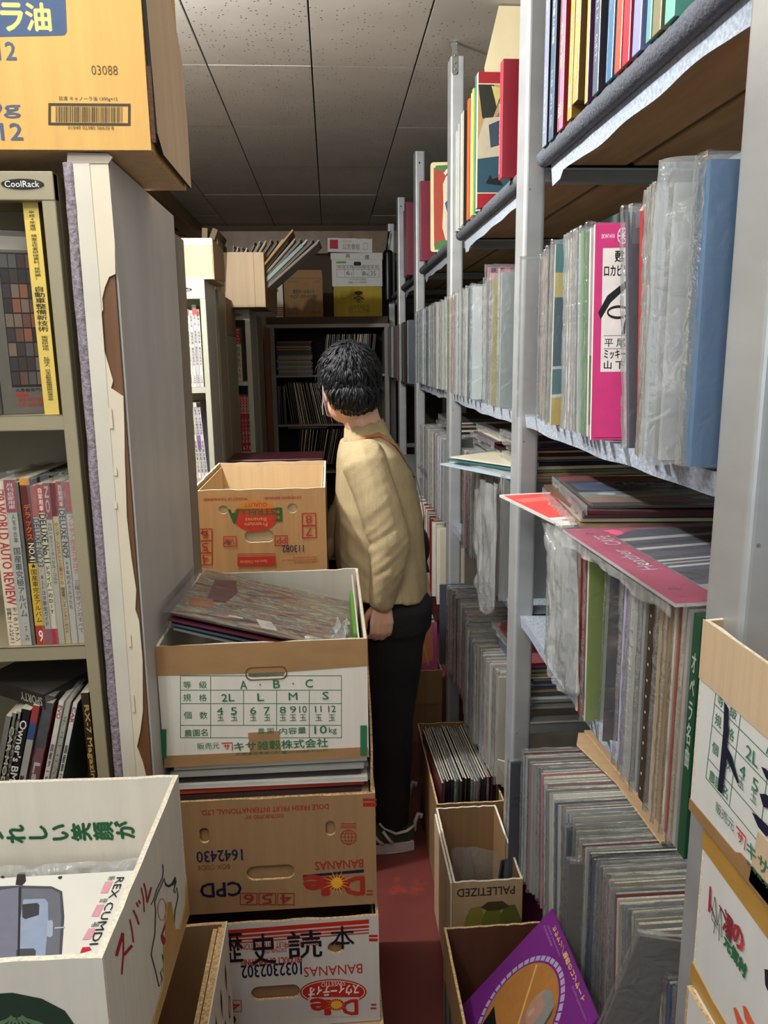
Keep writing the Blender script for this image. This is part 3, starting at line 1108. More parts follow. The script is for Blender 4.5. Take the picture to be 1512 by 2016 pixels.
# ---------------------------------------------------------------- yellow carton over the rack
YB = carton('cooking_oil_carton', 'large golden yellow carton with blue print resting on rack and panel', (-0.68, 1.140, 1.779), (-0.236, 1.400, 2.16),
            KRAFT_YL, KRAFT_IN, CORR, t=0.005, closed=True)
w, d, h = YB['dims']
# frame: crop px (3.78 px per photo px); right bottom corner (1140,1085), left edge further out of the picture
a = Art(frameM((-w / 2, -d / 2, 0), (1, 0, 0), (0, -1, 0)), ((-1781, -1375), (959, -1287), (-1402, 1106), (1140, 1095)), w, h)
BL = '#4a5568'
a.poly([(-1100, -500), (470, -500), (497, -40), (510, 220), (495, 245), (470, 250), (-1100, 290)], '#3d5070')
a.text('ラ', 20, 15, 180, 215, '#e3bd6c', bold=0.05)
a.text('油', 205, 12, 385, 215, '#e3bd6c', bold=0.05)
a.text('×12', -130, 300, 130, 432, BL, bold=0.03)
a.text('1300g', -500, 735, 165, 865, BL, bold=0.03)
a.text('×12', -130, 905, 182, 1028, BL, bold=0.03)
a.text('03088', 693, 470, 888, 540, '#5e4522', bold=-0.005)
a.text('日清 キャノーラ油 1300g×12', 455, 700, 888, 738, '#4a4436', bold=0.004)
a.ring(375, 752, 985, 915, 18, '#3c3424')
rb = random.Random(3)
x = 430
while x < 925:
    ww = rb.choice((2.5, 2.5, 4, 7))
    a.rect(x, 776, x + ww, 892, '#4a4030')
    x += ww + rb.choice((3, 4, 5, 8))
a.text('01049 02380 06630 8', 522, 920, 862, 946, '#4a4436')
a.build('blue_lettering', YB)
a = Art(frameM((w / 2, -d / 2, 0), (0, 1, 0), (1, 0, 0)), (0, 0, 260, 381), d, h)
a.text('1300g×12', 60, 250, 150, 290, '#6c7894', bold=0.01)
a.text('日清オイリオ', 65, 300, 150, 322, '#6c7894', bold=0.0)
a.poly([(195, 310), (255, 318), (255, 368), (195, 360)], '#5e6f8e')
a.build('side_lettering', YB)
b = MB()
# torn side flap of brown card with its dark fluted edge
b.prism([[(0.0, 0.02), (0.03, 0.0), (0.25, 0.0), (0.262, 0.10), (0.258, 0.20), (0.20, 0.26), (0.10, 0.30), (0.03, 0.36), (0.0, 0.36)]],
        frameM((w / 2 + 0.010, -d / 2 + 0.002, 0.002), (0, 1, 0), (1, 0, 0.02)), 0.005, KRAFT_LT, BLACK, KRAFT)
b.build('torn_flap', YB)
b = MB()
b.box((w / 2 + 0.001, -d / 2 + 0.0, 0.01), (w / 2 + 0.007, -d / 2 + 0.006, 0.105), mat('dark_flute', '#4a2f1c', rough=0.9, var=0.5, scale=(200, 200, 200)))
b.build('fluted_edge', YB)
clean(YB)

# ================================================================ racks on the left


def steel_rack(label, x0, x1, y0, y1, ztop, shelves, m_, stile=0.025, logo=None, hdr=0.05, group=None, z0=0.0):
    e = thing('steel_bookcase', label, 'bookcase', ((x0 + x1) / 2, (y0 + y1) / 2, 0), group=group)
    hx, hy = (x1 - x0) / 2, (y1 - y0) / 2
    for s in (-1, 1):
        b = MB()
        a0, a1 = (-hx, -hx + stile) if s < 0 else (hx - stile, hx)
        b.box((a0, -hy, 0), (a1, -hy + 0.018, ztop), m_)
        xs = (a0, a0 + 0.004) if s < 0 else (a1 - 0.004, a1)
        b.box((xs[0], -hy + 0.018, 0), (xs[1], hy, ztop), m_)
        b.box((xs[0] - (0.0015 if s < 0 else 0), hy - 0.05, 0), (xs[1] + (0.0015 if s > 0 else 0), hy - 0.02, ztop), m_)
        b.build('side_panel', e, bevel=0.002)
    b = MB()
    b.box((-hx + 0.004, hy - 0.003, 0), (hx - 0.004, hy, ztop), m_)
    b.build('back_panel', e)
    b = MB()
    b.box((-hx + stile * 0, -hy - 0.0015, ztop - hdr), (hx, -hy + 0.016, ztop), m_)
    b.box((-hx, -hy + 0.016, ztop - 0.003), (hx, hy, ztop), m_)
    b.build('top_panel', e, bevel=0.0025)
    for z in shelves:
        b = MB()
        b.box((-hx + 0.004, -hy + 0.002, z - 0.003), (hx - 0.004, hy - 0.004, z), m_)
        b.box((-hx + stile * 0.9, -hy + 0.002, z - 0.022), (hx - stile * 0.9, -hy + 0.008, z), m_)
        b.build('shelf', e, bevel=0.0015)
    if logo:
        lx, lz, lw, lh = logo
        b = MB()
        b.prism([ellip(0, 0, lw / 2, lh / 2, 36)], frameM((lx - (x0 + x1) / 2, -hy - 0.0035, lz), (1, 0, 0), (0, -1, 0)), 0.002, mat('badge_black', '#191716', rough=0.3))
        bo = b.build('name_badge', e)
        a = Art(frameM((lx - (x0 + x1) / 2 - lw / 2, -hy - 0.0035, lz - lh / 2), (1, 0, 0), (0, -1, 0)), (0, 0, 100, 24), lw, lh)
        a.text('CoolRack', 9, 5, 90, 20, '#d8d5cc', bold=0.015)
        lo_ = a.build('badge_lettering', bo)
    return e


steel_rack('beige steel magazine bookcase at left front, under the yellow carton', -1.24, -0.3735, 1.15, 1.44, 1.754, (0.38, 0.715, 1.062, 1.420), RACK,
           logo=(-0.4145, 1.737, 0.057, 0.013), hdr=0.038, stile=0.019)
steel_rack('pale steel bookcase of white magazines beyond the grey partition', -1.33, -0.444, 2.90, 3.17, 1.777, (0.35, 0.70, 1.05, 1.393), RACK_LT, stile=0.020,
           logo=(-0.520, 1.742, 0.060, 0.014), hdr=0.068)
steel_rack('beige steel bookcase standing back to back behind the pale one', -1.33, -0.441, 3.18, 3.44, 1.765, (0.35, 0.70, 1.05, 1.39), RACK, stile=0.02)
steel_rack('pale steel bookcase of red magazines under the wide tan carton', -1.28, -0.392, 3.95, 4.30, 1.733, (0.33, 0.68, 1.022, 1.380), RACK_LT, stile=0.026,
           logo=(-0.455, 1.705, 0.055, 0.013), hdr=0.052)
steel_rack('dull beige bookcase back to back with the red magazine bookcase', -1.28, -0.389, 4.31, 4.62, 1.725, (0.33, 0.68, 1.022, 1.380), RACK, stile=0.02)

# partition panel with peeling cream paper
PP = thing('partition_panel', 'tall grey board partition with peeling cream paper on its front edge', 'partition', (-0.331, 1.15, 0))
GREYB = mat('grey_painted_board', '#bcb8b2', rough=0.5, var=0.09, scale=(14, 14, 3), hex2='#87807a', thr=0.70)
b = MB()
sh = 0.012
# leaning by sh over its height: build as sheared box
v = b.box((-0.022, 0.004, 0), (0.018, 0.455, 1.772), WOOD_DK)
for q in v:
    if q.co.z > 1:
        q.co.x += sh
b.build('board_core', PP)
b = MB()
v = b.box((0.0182, 0.010, 0), (0.021, 0.455, 1.773), GREYB)
for q in v:
    if q.co.z > 1:
        q.co.x += sh
b.build('grey_side_board', PP)
PAPER = mat('cream_peeling_paper', '#d9ccb2', rough=0.6, var=0.05, scale=(9, 9, 9), hex2='#b9b4a4', thr=0.66)
b = MB()
edge = [(0.826, 0.016), (0.834, 0.016), (0.86, 0.012), (0.888, 0.006), (0.915, 0.013), (0.95, 0.018), (1.035, 0.024), (1.10, 0.0235), (1.119, 0.019), (1.15, 0.021), (1.20, 0.019),
        (1.264, 0.016), (1.30, 0.018), (1.357, 0.020), (1.40, 0.0215), (1.446, 0.023), (1.458, 0.008), (1.469, 0.012), (1.519, 0.000), (1.555, -0.002), (1.569, 0.006), (1.585, 0.004),
        (1.60, 0.010), (1.614, 0.016), (1.618, 0.026), (1.66, 0.0272), (1.772, 0.0272)]
lp = [(-0.024, 1.773), (-0.024, 0.5), (0.008, 0.5)]
for z, x in edge:
    for _ in range(1):
        lp.append((x - 0.006 + random.uniform(-0.0012, 0.0012), z))
lp2 = [(x + sh * z / 1.772, z) for x, z in lp]
b.prism([lp2], frameM((0, 0.0005, 0), (1, 0, 0), (0, -1, 0)), 0.0022, PAPER, mat('paper_torn_edge', '#efe8d6', rough=0.8))
# second, raised ply of paper on the left with its own straight edge
lp = [(-0.026, 1.773), (-0.026, 0.0), (-0.006, 0.0), (-0.0055, 0.9), (-0.003, 1.6), (-0.004, 1.773)]
b.prism([[(x + sh * z / 1.772, z) for x, z in lp]], frameM((0, -0.0008, 0), (1, 0, 0), (0, -1, 0)), 0.0015, mat('pale_paper_strip', '#cfc8b6', rough=0.6, var=0.07, scale=(9, 9, 9)))
for (x, z, l) in ((0.006, 1.33, 0.012), (0.002, 1.28, 0.010), (0.006, 1.06, 0.02), (0.003, 0.95, 0.03), (0.006, 1.40, 0.03)):
    b.box((x, -0.0028, z), (x + 0.0045, -0.0018, z + l), PAPER)
b.build('peeling_paper', PP)
b = MB()
b.prism([[(-0.022, 1.764), (0.034, 1.764), (0.040, 1.772), (0.034, 1.777), (-0.020, 1.778)]], frameM((0, -0.001, 0), (1, 0, 0), (0, -1, 0)), 0.004, mat('dirty_cap_paper', '#a69a8a', rough=0.7, var=0.15))
b.build('top_cap', PP)
b = MB()
v = b.box((-0.026, 0.457, 0), (0.0215, 0.545, 1.74), mat('grey_brown_wood', '#85786a', rough=0.7, var=0.14, scale=(20, 20, 2)))
for q in v:
    if q.co.z > 1:
        q.co.x += sh
b.build('rear_wood_strip', PP)
# foam strip squeezed between rack and panel
b = MB()
segs = 90
pts = []
for k in range(segs + 1):
    z = 1.765 * k / segs
    pts.append((-0.3640 + sh * z / 1.772 + 0.0016 * noise.noise(Vector((0, 0, z * 9))), 1.154, z))
rr = [0.0080 + 0.0016 * noise.noise(Vector((3, 0, p[2] * 22))) for p in pts]
b.tube(pts, 0.009, FOAM, n=10, rr=rr)
o = b.build('foam_strip', None, smooth=True)
tag(o, 'fuzzy mauve-grey foam strip squeezed between beige rack and partition', 'padding strip')


# ================================================================ magazines
def magazine(label, x, y, z, w, h, d, col, side=None, lean=0.0, name='magazine', group=None, yaw=0.0, bag=False, texts=(), bands=(), cat='magazine', cover=None):
    """spine faces the viewer (-y). texts: (string, v0, v1, colour, vertical?) with v = fraction of height from the top"""
    e = thing(name, label, cat, (x, y, z), (0, lean, yaw), group)
    b = MB()
    m_ = gloss(col)
    sd = gloss(side or col)
    pg = mat('page_edges', '#c9bfa8', rough=0.8, var=0.2, scale=(300, 2, 2))
    b.box((-w / 2, 0, 0), (w / 2, d, h), cover or sd, top=pg, front=m_)
    b.build('magazine_body' if cat == 'magazine' else 'book_body', e)
    a = Art(frameM((-w / 2, 0, 0), (1, 0, 0), (0, -1, 0)), (0, 0, 1, 1), w, h)
    for v0, v1, c_ in bands:
        a.rect(0, v0, 1, v1, c_)
    for tx in texts:
        s_, v0, v1, c_ = tx[:4]
        vert = tx[4] if len(tx) > 4 else True
        x0, x1 = (tx[5], tx[6]) if len(tx) > 5 else (0.18, 0.82)
        if vert:
            a.text(s_, x0, v0, x1, v1, c_, vertical=True, bold=0.012)
        else:
            a.text(s_, x0, v0, x1, v1, c_, rot=-90, bold=0.025)
    a.build('spine_lettering', e)
    if bag:
        b = MB()
        sd_ = random.random() * 50
        hh = h + 0.012

        def fn(u, v, s=1):
            n = noise.noise(Vector((u * 8, v * 20, sd_)))
            return Vector(((u - 0.5) * (w + 0.004) + 0.0015 * n, -0.002 + 0.002 * n, v * hh))
        b.grid(fn, 4, 24, CLEAR)

        def fn2(u, v):
            n = noise.noise(Vector((u * 8, v * 14, sd_ + 9)))
            return Vector(((u - 0.5) * (w + 0.002) + 0.002 * n, v * d * 0.9, hh + 0.005 * n - 0.008 * v))
        b.grid(fn2, 4, 10, CLEAR_M)
        b.build('film_bag', e, smooth=True)
    return e


Y1 = 1.164
# top compartment of the near rack
magazine('thick yellow book with black vertical lettering, right end of top rack compartment', -0.4115, Y1, 1.4205, 0.021, 0.299, 0.21, '#d9bd5c', '#8d7a3c', lean=-0.004,  # olive side colour carries the shading of the right cover
         texts=(('平成4年度版　検査主任者研修資料（技術編）', 0.05, 0.36, '#4a3d1c', True, 0.32, 0.72), ('自動車整備新技術', 0.39, 0.60, '#2e2716', True, 0.15, 0.85),
                ('実習研修用', 0.62, 0.69, '#5a4c24', True, 0.3, 0.75), ('社団法人　日本自動車整備振興会連合会', 0.72, 0.93, '#4a3d1c', True, 0.32, 0.72)), name='thick_book', cat='book')
t = thing('parts_magazine', 'worn magazine with dark grid of car-part pictures, beside the yellow book', 'magazine', (-0.487, 1.180, 1.4205), (0, 0.0, radians(18)))
b = MB()
b.box((0, 0, 0), (0.064, 0.20, 0.262), mat('newsprint', '#6f6a60', rough=0.6, var=0.2), top=mat('page_edges', '#c9bfa8'))
b.build('magazine_body', t)
a = Art(frameM((0, 0, 0), (1, 0, 0), (0, -1, 0)), (-10, 465, 85, 815), 0.064, 0.262)
a.rect(-9, 466, 84, 814, '#5d584e')
a.rect(-9, 470, 8, 560, '#9c2b2b')
a.rect(10, 475, 82, 500, '#8d887c')
a.rect(12, 505, 84, 762, '#211c18')
rb = random.Random(5)
for i in range(4):
    for j in range(9):
        x0 = 14 + 17 * i
        y0 = 508 + 28 * j
        a.rect(x0, y0, x0 + 15, y0 + 25, rb.choice(('#3a302a', '#5c4130', '#2c2926', '#7a4c34', '#4b4a48', '#38302e', '#6b5a4c')))
a.text('大車輪専門店', 18, 764, 78, 771, '#2a2420')
a.rect(18, 773, 42, 779, '#a33224')
a.text('047-343-9680', 22, 782, 78, 790, '#a33224', bold=0.02)
a.text('047-343-9681', 22, 792, 78, 800, '#a33224', bold=0.02)
a.build('cover_print', t)
magazine('pale grey magazine at the left frame edge of top compartment', -0.500, Y1, 1.4205, 0.016, 0.255, 0.2, '#b5b0a2', bag=True, texts=(('カー情報', 0.1, 0.35, '#6a6a6a'), ('1340円', 0.7, 0.9, '#555555')))
# middle compartment
z2 = 1.0625
mid = [
    (-0.5020, 0.020, 0.258, '#d7c5a8', 'red and cream world auto review magazine', [("'79 WORLD AUTO REVIEW", 0.04, 0.74, '#a8323a', False, 0.2, 0.95), ('モーターファン', 0.76, 0.97, '#333333', True, 0.55, 0.9), ('世界オートレビュー', 0.76, 0.98, '#333333', True, 0.1, 0.5)], []),
    (-0.4840, 0.0165, 0.262, '#cfc7b4', 'cream magazine with red cap and bold black title', [('月刊自家用車', 0.02, 0.17, '#efe6da'), ('人気中古車', 0.20, 0.37, '#4b463e', True, 0.35, 0.7), ('国産車究極アルバム', 0.40, 0.82, '#191715'), ("'97.4月", 0.86, 0.97, '#333333', True, 0.3, 0.7)], [(0, 0.19, '#a32e3a')]),
    (-0.4745, 0.006, 0.258, '#6d675b', 'thin dark grey magazine', [], []),
    (-0.4620, 0.0145, 0.264, '#57412c', 'brown and yellow deluxe album magazine', [('デラックス', 0.15, 0.36, '#d0743c'), ('NO.41', 0.38, 0.49, '#d8cfae', False, 0.2, 0.8), ('★国産車完全アルバム', 0.50, 0.86, '#1b1610'), ('9', 0.91, 0.98, '#efe6da', True, 0.3, 0.7)], [(0, 0.04, '#d08a35'), (0.05, 0.36, '#5e2620'), (0.37, 0.50, '#3b2c20'), (0.50, 0.88, '#c9a53a'), (0.88, 1, '#a33a2a')]),
    (-0.4510, 0.0105, 0.252, '#c8bda9', 'slim red-topped deluxe magazine', [('DELUXE NO.23', 0.20, 0.50, '#27221e', False, 0.1, 0.9), ("'82トヨタ車全ガイド", 0.52, 0.88, '#3a342e')], [(0, 0.19, '#b5503f'), (0.90, 1, '#a33a3a')]),
    (-0.4410, 0.0105, 0.254, '#cabf9f', 'red-capped do-it-yourself deluxe magazine', [('自家用車', 0.02, 0.16, '#eadfce'), ('DELUXE No.11', 0.18, 0.48, '#27221e', False, 0.05, 0.95), ('ドライバーのDIY', 0.50, 0.80, '#27221e')], [(0, 0.17, '#a8403a'), (0.90, 1, '#a82f3a')]),
    (-0.4315, 0.0092, 0.256, '#c9bea3', 'dull red and cream corolla guide', [('NO.', 0.02, 0.2, '#d7a79a', False, 0.2, 0.8), ('カローラII/ターセル/コルサ', 0.24, 0.62, '#4c4236')], [(0, 0.22, '#8c3535')]),
    (-0.4215, 0.0090, 0.256, '#b5a37c', 'tan magazine with orange title', [('ホンダ・シビエント三菱GTO', 0.24, 0.62, '#96552a'), ('国産車バリエーション・ガイド', 0.64, 0.93, '#57503f')], [(0, 0.2, '#6e3030')]),
]
prev = None
for i, (x, w_, h_, c_, nm, tx, bd) in enumerate(mid):
    magazine('%s, middle compartment of near rack' % nm, x, Y1, z2, w_, h_, 0.19, c_, texts=tx, bands=bd, bag=(i in (1, 4, 6)), lean=0.0)
magazine('pinkish cream catalogue against the rack side, middle compartment of near rack', -0.3995, Y1, z2, 0.0125, 0.257, 0.19, '#d5c6b4',
         texts=(('プレセア完全カタログ', 0.20, 0.56, '#c9794a'), ('三極デザインのすべて', 0.6, 0.93, '#6a5a4c')), bands=((0, 0.18, '#b2554c'), (0.18, 0.19, '#7a8aa0')), bag=True)
magazine('red-capped sixties cars deluxe magazine near the rack side in middle compartment', -0.4115, Y1, z2, 0.0095, 0.258, 0.19, '#cfc6b0', lean=0.0,
         texts=(('自家用車', 0.02, 0.15, '#eadfce'), ('DELUXE NO9', 0.17, 0.46, '#27221e', False, 0.05, 0.95), ('60年代のクルマたち', 0.48, 0.78, '#27221e')), bands=((0, 0.16, '#a8403a'),), bag=True)
# low compartment
z3 = 0.7155
low = [
    (-0.5890, 0.012, 0.235, '#77756c', 'worn grey magazine', [], []),
    (-0.5810, 0.011, 0.240, '#6f7268', 'grey-green magazine', [('CAR MODELING', 0.1, 0.8, '#b5b09a', False)], []),
    (-0.5740, 0.011, 0.242, '#8a8a7c', 'pale olive magazine', [('CARGRAPHIC', 0.05, 0.7, '#4a4538', False)], []),
    (-0.5650, 0.0155, 0.246, '#1f1e1e', 'black magazine with bold white owners title', [("Owner's BMW", 0.08, 0.62, '#dad6cc', False, 0.12, 0.9), ('01', 0.85, 0.93, '#dad6cc')], [(0.62, 0.86, '#26343a')]),
    (-0.5500, 0.0115, 0.252, '#a8a498', 'white magazine with blue and red top', [('auto fahrer', 0.5, 0.97, '#26242a', False, 0.15, 0.85)], [(0, 0.12, '#a03a3a'), (0.12, 0.24, '#38507a')]),
    (-0.5310, 0.0135, 0.256, '#8f2028', 'dark red magazine with white latin title', [('Latin', 0.42, 0.75, '#e2d8cc', False, 0.15, 0.85), ('Vol.002', 0.8, 0.97, '#d8a8a0', False, 0.3, 0.7)], [(0, 0.32, '#2a2628')]),
    (-0.5120, 0.0085, 0.258, '#d4cfc2', 'white magazine with tiny red initials', [('EVO', 0.03, 0.12, '#a8323a', False, 0.1, 0.9), ('国産ターボチューンアップ', 0.3, 0.95, '#35302c')], []),
    (-0.5010, 0.0080, 0.256, '#c9c3a8', 'cream slim magazine', [('チューニング', 0.1, 0.6, '#6e6a52')], []),
    (-0.4895, 0.0075, 0.254, '#d2cfc6', 'white magazine with red marks', [('CAR', 0.03, 0.14, '#a8323a', False, 0.1, 0.9), ('国産車ステッカー図鑑', 0.3, 0.95, '#35302c')], []),
]
for i, (x, w_, h_, c_, nm, tx, bd) in enumerate(low):
    magazine('%s in lowest near-rack compartment' % nm, x, Y1 + 0.004, z3, w_ * 0.9, h_, 0.19, c_, texts=tx, bands=bd, bag=(i in (5, 7)), lean=0.27, side='#4c6a70' if i == 8 else None)
magazine('dark brown magazine with gold lettering against the rack side, lowest compartment', -0.4045, Y1, z3 + 0.001, 0.0115, 0.262, 0.19, '#3a281a', lean=0.0,
         texts=(('RX-7 Magazine', 0.08, 0.62, '#b59a5c', False, 0.1, 0.9), ('究極メンテ', 0.65, 0.95, '#a8905a')))
t = thing('sports_car_book', 'black book with silver title lying aslant on the lowest row of magazines', 'book', (-0.495, 1.19, 0.955), (0.03, 0.06, radians(-28)))
b = MB()
b.box((-0.10, -0.01, 0), (0.035, 0.17, 0.026), mat('book_black', '#2a2724', rough=0.3), top=gloss('#4a4640'), left=mat('page_edges', '#c9bfa8'))
b.build('book_body', t)
a = Art(frameM((-0.10, -0.01, 0), (1, 0, 0), (0, -1, 0)), (0, 0, 1, 1), 0.135, 0.026)
a.text('SPORTY', 0.62, 0.25, 0.97, 0.8, '#a8a090', rot=180, bold=0.03)
a.build('spine_lettering', t)

# magazines in the pale rack (white spines) and the red ones further on
rb = random.Random(11)
names_w = ['white', 'pink-topped white', 'cream', 'pale blue', 'ivory', 'grey-white', 'white and lilac', 'plain ivory']
cw = ['#e3e0d8', '#dcc9c4', '#ddd5bf', '#cfd8de', '#e6dfcb', '#cfcfca', '#d9d3df', '#e5dfd0']
for i in range(8):
    x = -0.568 + 0.0128 * i
    magazine('%s magazine spine in the upper compartment of the pale bookcase' % names_w[i], x, 2.925, 1.3935, 0.0118, 0.285 - 0.004 * (i % 3), 0.20, cw[i],
             texts=(('自動車工学', 0.03, 0.22, rb.choice(('#a33a3a', '#2f5a8a', '#33322f'))), ('整備特集・電気回路読本', 0.28, 0.72, '#5a564e'), ('1998', 0.85, 0.95, '#5a564e')),
             bands=((0, 0.08, rb.choice(('#b54a4a', '#c9c2b2', '#6a6a72', '#b5695a'))),), bag=(i % 3 == 0), group='white magazines in the pale bookcase')
for i in range(7):
    x = -0.560 + 0.0130 * i
    magazine('%s magazine with black marks, leaning in the second compartment' % names_w[i], x, 2.925, 1.0505, 0.0115, 0.285, 0.20, cw[i], lean=-0.055,
             texts=(('自動車工学年鑑総合版', 0.05, 0.42, '#26242a'), ('技術解説集全系統', 0.50, 0.93, '#44404a')), bands=((0.43, 0.62, '#8a6aa0'),) if i % 2 else ((0, 0.06, '#26242a'),),
             group='white magazines in the pale bookcase')
names_r = ['far left', 'wide red and white', 'pink and white', 'narrow pale', 'red-topped motorcycle', 'yellow-marked']
for i, (x, w_, c_) in enumerate(((-0.520, 0.028, '#b9323a'), (-0.488, 0.026, '#c98a94'), (-0.458, 0.026, '#b82e38'), (-0.432, 0.012, '#2c2a2c'))[:3]):
    magazine(['crimson thick magazine at the left of upper red compartment', 'pink and white thick magazine in upper red compartment', 'cream thick magazine with red title in upper red compartment'][i],
             x, 3.975, 1.3805, w_, 0.265, 0.2, ['#b02a35', '#cf9fae', '#ddd0b8'][i], bands=((0, 0.30, '#b92c36'),),
             texts=(('オートバイ', 0.02, 0.29, '#efe2d8'), ('総集編特大号', 0.35, 0.95, ['#e8d8cc', '#9c2a50', '#7a7a4a'][i])))
for i in range(8):
    x = -0.528 + 0.0148 * i
    magazine('red magazine with white number %d on its spine, lower red compartment' % (i % 8 + 1), x, 3.975, 1.0225, 0.0138, 0.288, 0.2, rb.choice(('#b3242f', '#a8202c', '#bd2d36')),
             texts=(('GOGGLE', 0.03, 0.33, '#f0dcd4', False, 0.15, 0.85), ('バイク総合誌', 0.42, 0.85, '#e8c8c0'), ('%d' % (i % 8 + 1), 0.90, 0.98, '#f0e4dc', True, 0.25, 0.75)), group='red magazines in the lower red compartment')

# ================================================================ records
PAL = {
    'cream': '#cfc6ae', 'ivory': '#ddd8c8', 'white': '#e2e0da', 'grey': '#9a9a94', 'pale blue': '#a9bac2', 'slate': '#4c5560', 'black': '#1e1d1f', 'brown': '#5d4534',
    'tan': '#a88c62', 'red': '#9c2f30', 'pink': '#c98a98', 'olive': '#7e7b54', 'green': '#48704a', 'teal': '#2f5f66', 'blue': '#3f6189', 'orange': '#c9683c',
    'yellow': '#c9b25a', 'lilac': '#9d93b0', 'maroon': '#5a2430', 'pale green': '#b3c2a0'}
DULL = ['cream', 'ivory', 'grey', 'white', 'tan', 'cream', 'grey', 'brown', 'slate', 'pale blue', 'ivory', 'olive', 'black', 'white', 'cream', 'pink', 'red', 'blue', 'pale green']
EDGE = mat('sleeve_paper_edge', '#b9b2a0', rough=0.8, var=0.25, scale=(200, 200, 200))
_LPM = {}


def lp_mesh(col, t=0.0042, face=None, s=0.314):
    key = (col, round(t, 4), face, s)
    if key in _LPM:
        return _LPM[key]
    b = MB()
    m_ = gloss(PAL.get(col, col))
    f_ = gloss(PAL.get(face, face)) if face else m_
    b.box((0, -t / 2, 0), (s, t / 2, s), f_, left=m_, top=EDGE if not face else f_)
    _LPM[key] = b.mesh('record_sleeve')
    return _LPM[key]


_BAG = {}


def bag_mesh(kind, t=0.006, s=0.314, milky=False):
    """film sleeve: closed film over spine side, top and both faces, crinkled along the rims"""
    key = (kind, round(t, 4), s, milky)
    if key in _BAG:
        return _BAG[key]
    b = MB()
    sd = kind * 7.3
    fm = CLEAR_M if milky else CLEAR_H
    fs = CLEAR_H if milky else CLEAR

    def n(a, c, d=0):
        return noise.noise(Vector((a, c, sd + d)))

    # spine side film, bulging towards the aisle
    def f1(u, v):
        return Vector((-0.005 - 0.004 * abs(n(v * 14, u * 2)) - 0.003 * sin(pi * u), (u - 0.5) * (t + 0.002 + 0.003 * n(v * 9, 3)), v * (s + 0.008)))
    b.grid(f1, 3, 26, fm)

    def f2(u, v):
        return Vector((-0.005 + v * (s + 0.004), (u - 0.5) * (t + 0.001) + 0.002 * n(v * 9, 7), s + 0.008 + 0.005 * n(v * 16, u * 3, 4) - 0.006 * v))
    b.grid(f2, 2, 26, fm)
    for sg in (-1, 1):
        def f3(u, v, sg=sg):
            w_ = (t / 2 + 0.0012) * sg + 0.0009 * n(u * 9, v * 9, sg)
            return Vector((-0.005 + u * (s + 0.003), w_, v * (s + 0.007)))
        b.grid(f3, 8, 8, fs)
    _BAG[key] = b.mesh('film_sleeve', smooth=True)
    return _BAG[key]


def lp(label, x, y, z, col, t=0.0042, tilt=0.0, yaw=0.0, lean=0.0, bag=None, face=None, group=None, name='record', cat='record', s=0.314, milky=False):
    """upright sleeve: spine towards -x; tilt rotates about x (top goes to +y when negative)"""
    e = thing(name, label, cat, (x, y, z), (tilt, lean, yaw), group)
    o = bpy.data.objects.new('record_sleeve', lp_mesh(col, t, face, s))
    COL.objects.link(o)
    o.parent = e
    if bag is not None:
        o = bpy.data.objects.new('film_sleeve', bag_mesh(bag, t + 0.001, s, milky))
        COL.objects.link(o)
        o.parent = e
    return e


FAR = {}


def far_sleeve(key, x, y, z, col, t, tilt, yaw, s=0.314):
    """the smallest, farthest sleeves go into one counted-as-stuff object per row"""
    if key not in FAR:
        FAR[key] = MB()
    M_ = Matrix.Translation((x, y, z)) @ Matrix.Rotation(yaw, 4, 'Z') @ Matrix.Rotation(tilt, 4, 'X')
    FAR[key].box((0, -t / 2, 0), (s, t / 2, s), gloss(PAL.get(col, col)), M=M_, top=EDGE)


def lp_row(place, group, y0, y1, xf, z, pitch, cols, seed, tilt=(-0.03, 0.03), bagp=0.7, tj=(0.003, 0.0055), name='record', hj=0.0, lean=0.0, xj=0.008, tiltf=None, milky=0.3, far=None):
    rb = random.Random(seed)
    seq = []
    y = y0
    while y < y1:
        seq.append((y, rb.choice(cols), rb.uniform(*tj)))
        y += pitch * rb.uniform(0.8, 1.25)
    n = len(seq)
    cc = pick_colours(rb, cols, n)
    seq = [(q[0], cc[i], q[2]) for i, q in enumerate(seq)]
    for i, (y, c_, t_) in enumerate(seq):
        if far:
            far_sleeve(far, (xf(y) if callable(xf) else xf) + rb.uniform(-xj, xj), y, z + rb.uniform(0, hj), c_, t_, rb.uniform(*tilt), 0)
            continue
        a_ = seq[i - 1][1] if i else None
        d_ = seq[i + 1][1] if i < n - 1 else None
        if a_ and d_:
            lab = '%s record in %s, between %s and %s ones' % (c_, place, a_, d_)
        elif a_:
            lab = '%s record farthest in %s, past a %s one' % (c_, place, a_)
        else:
            lab = '%s record nearest in %s, before a %s one' % (c_, place, d_)
        xx = xf(y) if callable(xf) else xf
        tl = tiltf(y) if tiltf else rb.uniform(*tilt)
        lp(lab, xx + rb.uniform(-xj, xj), y, z + rb.uniform(0, hj), c_, t_, tilt=tl, yaw=rb.uniform(-0.015, 0.015), lean=lean,
           bag=rb.randrange(5) if rb.random() < bagp else None, group=group, name=name, milky=rb.random() < milky)


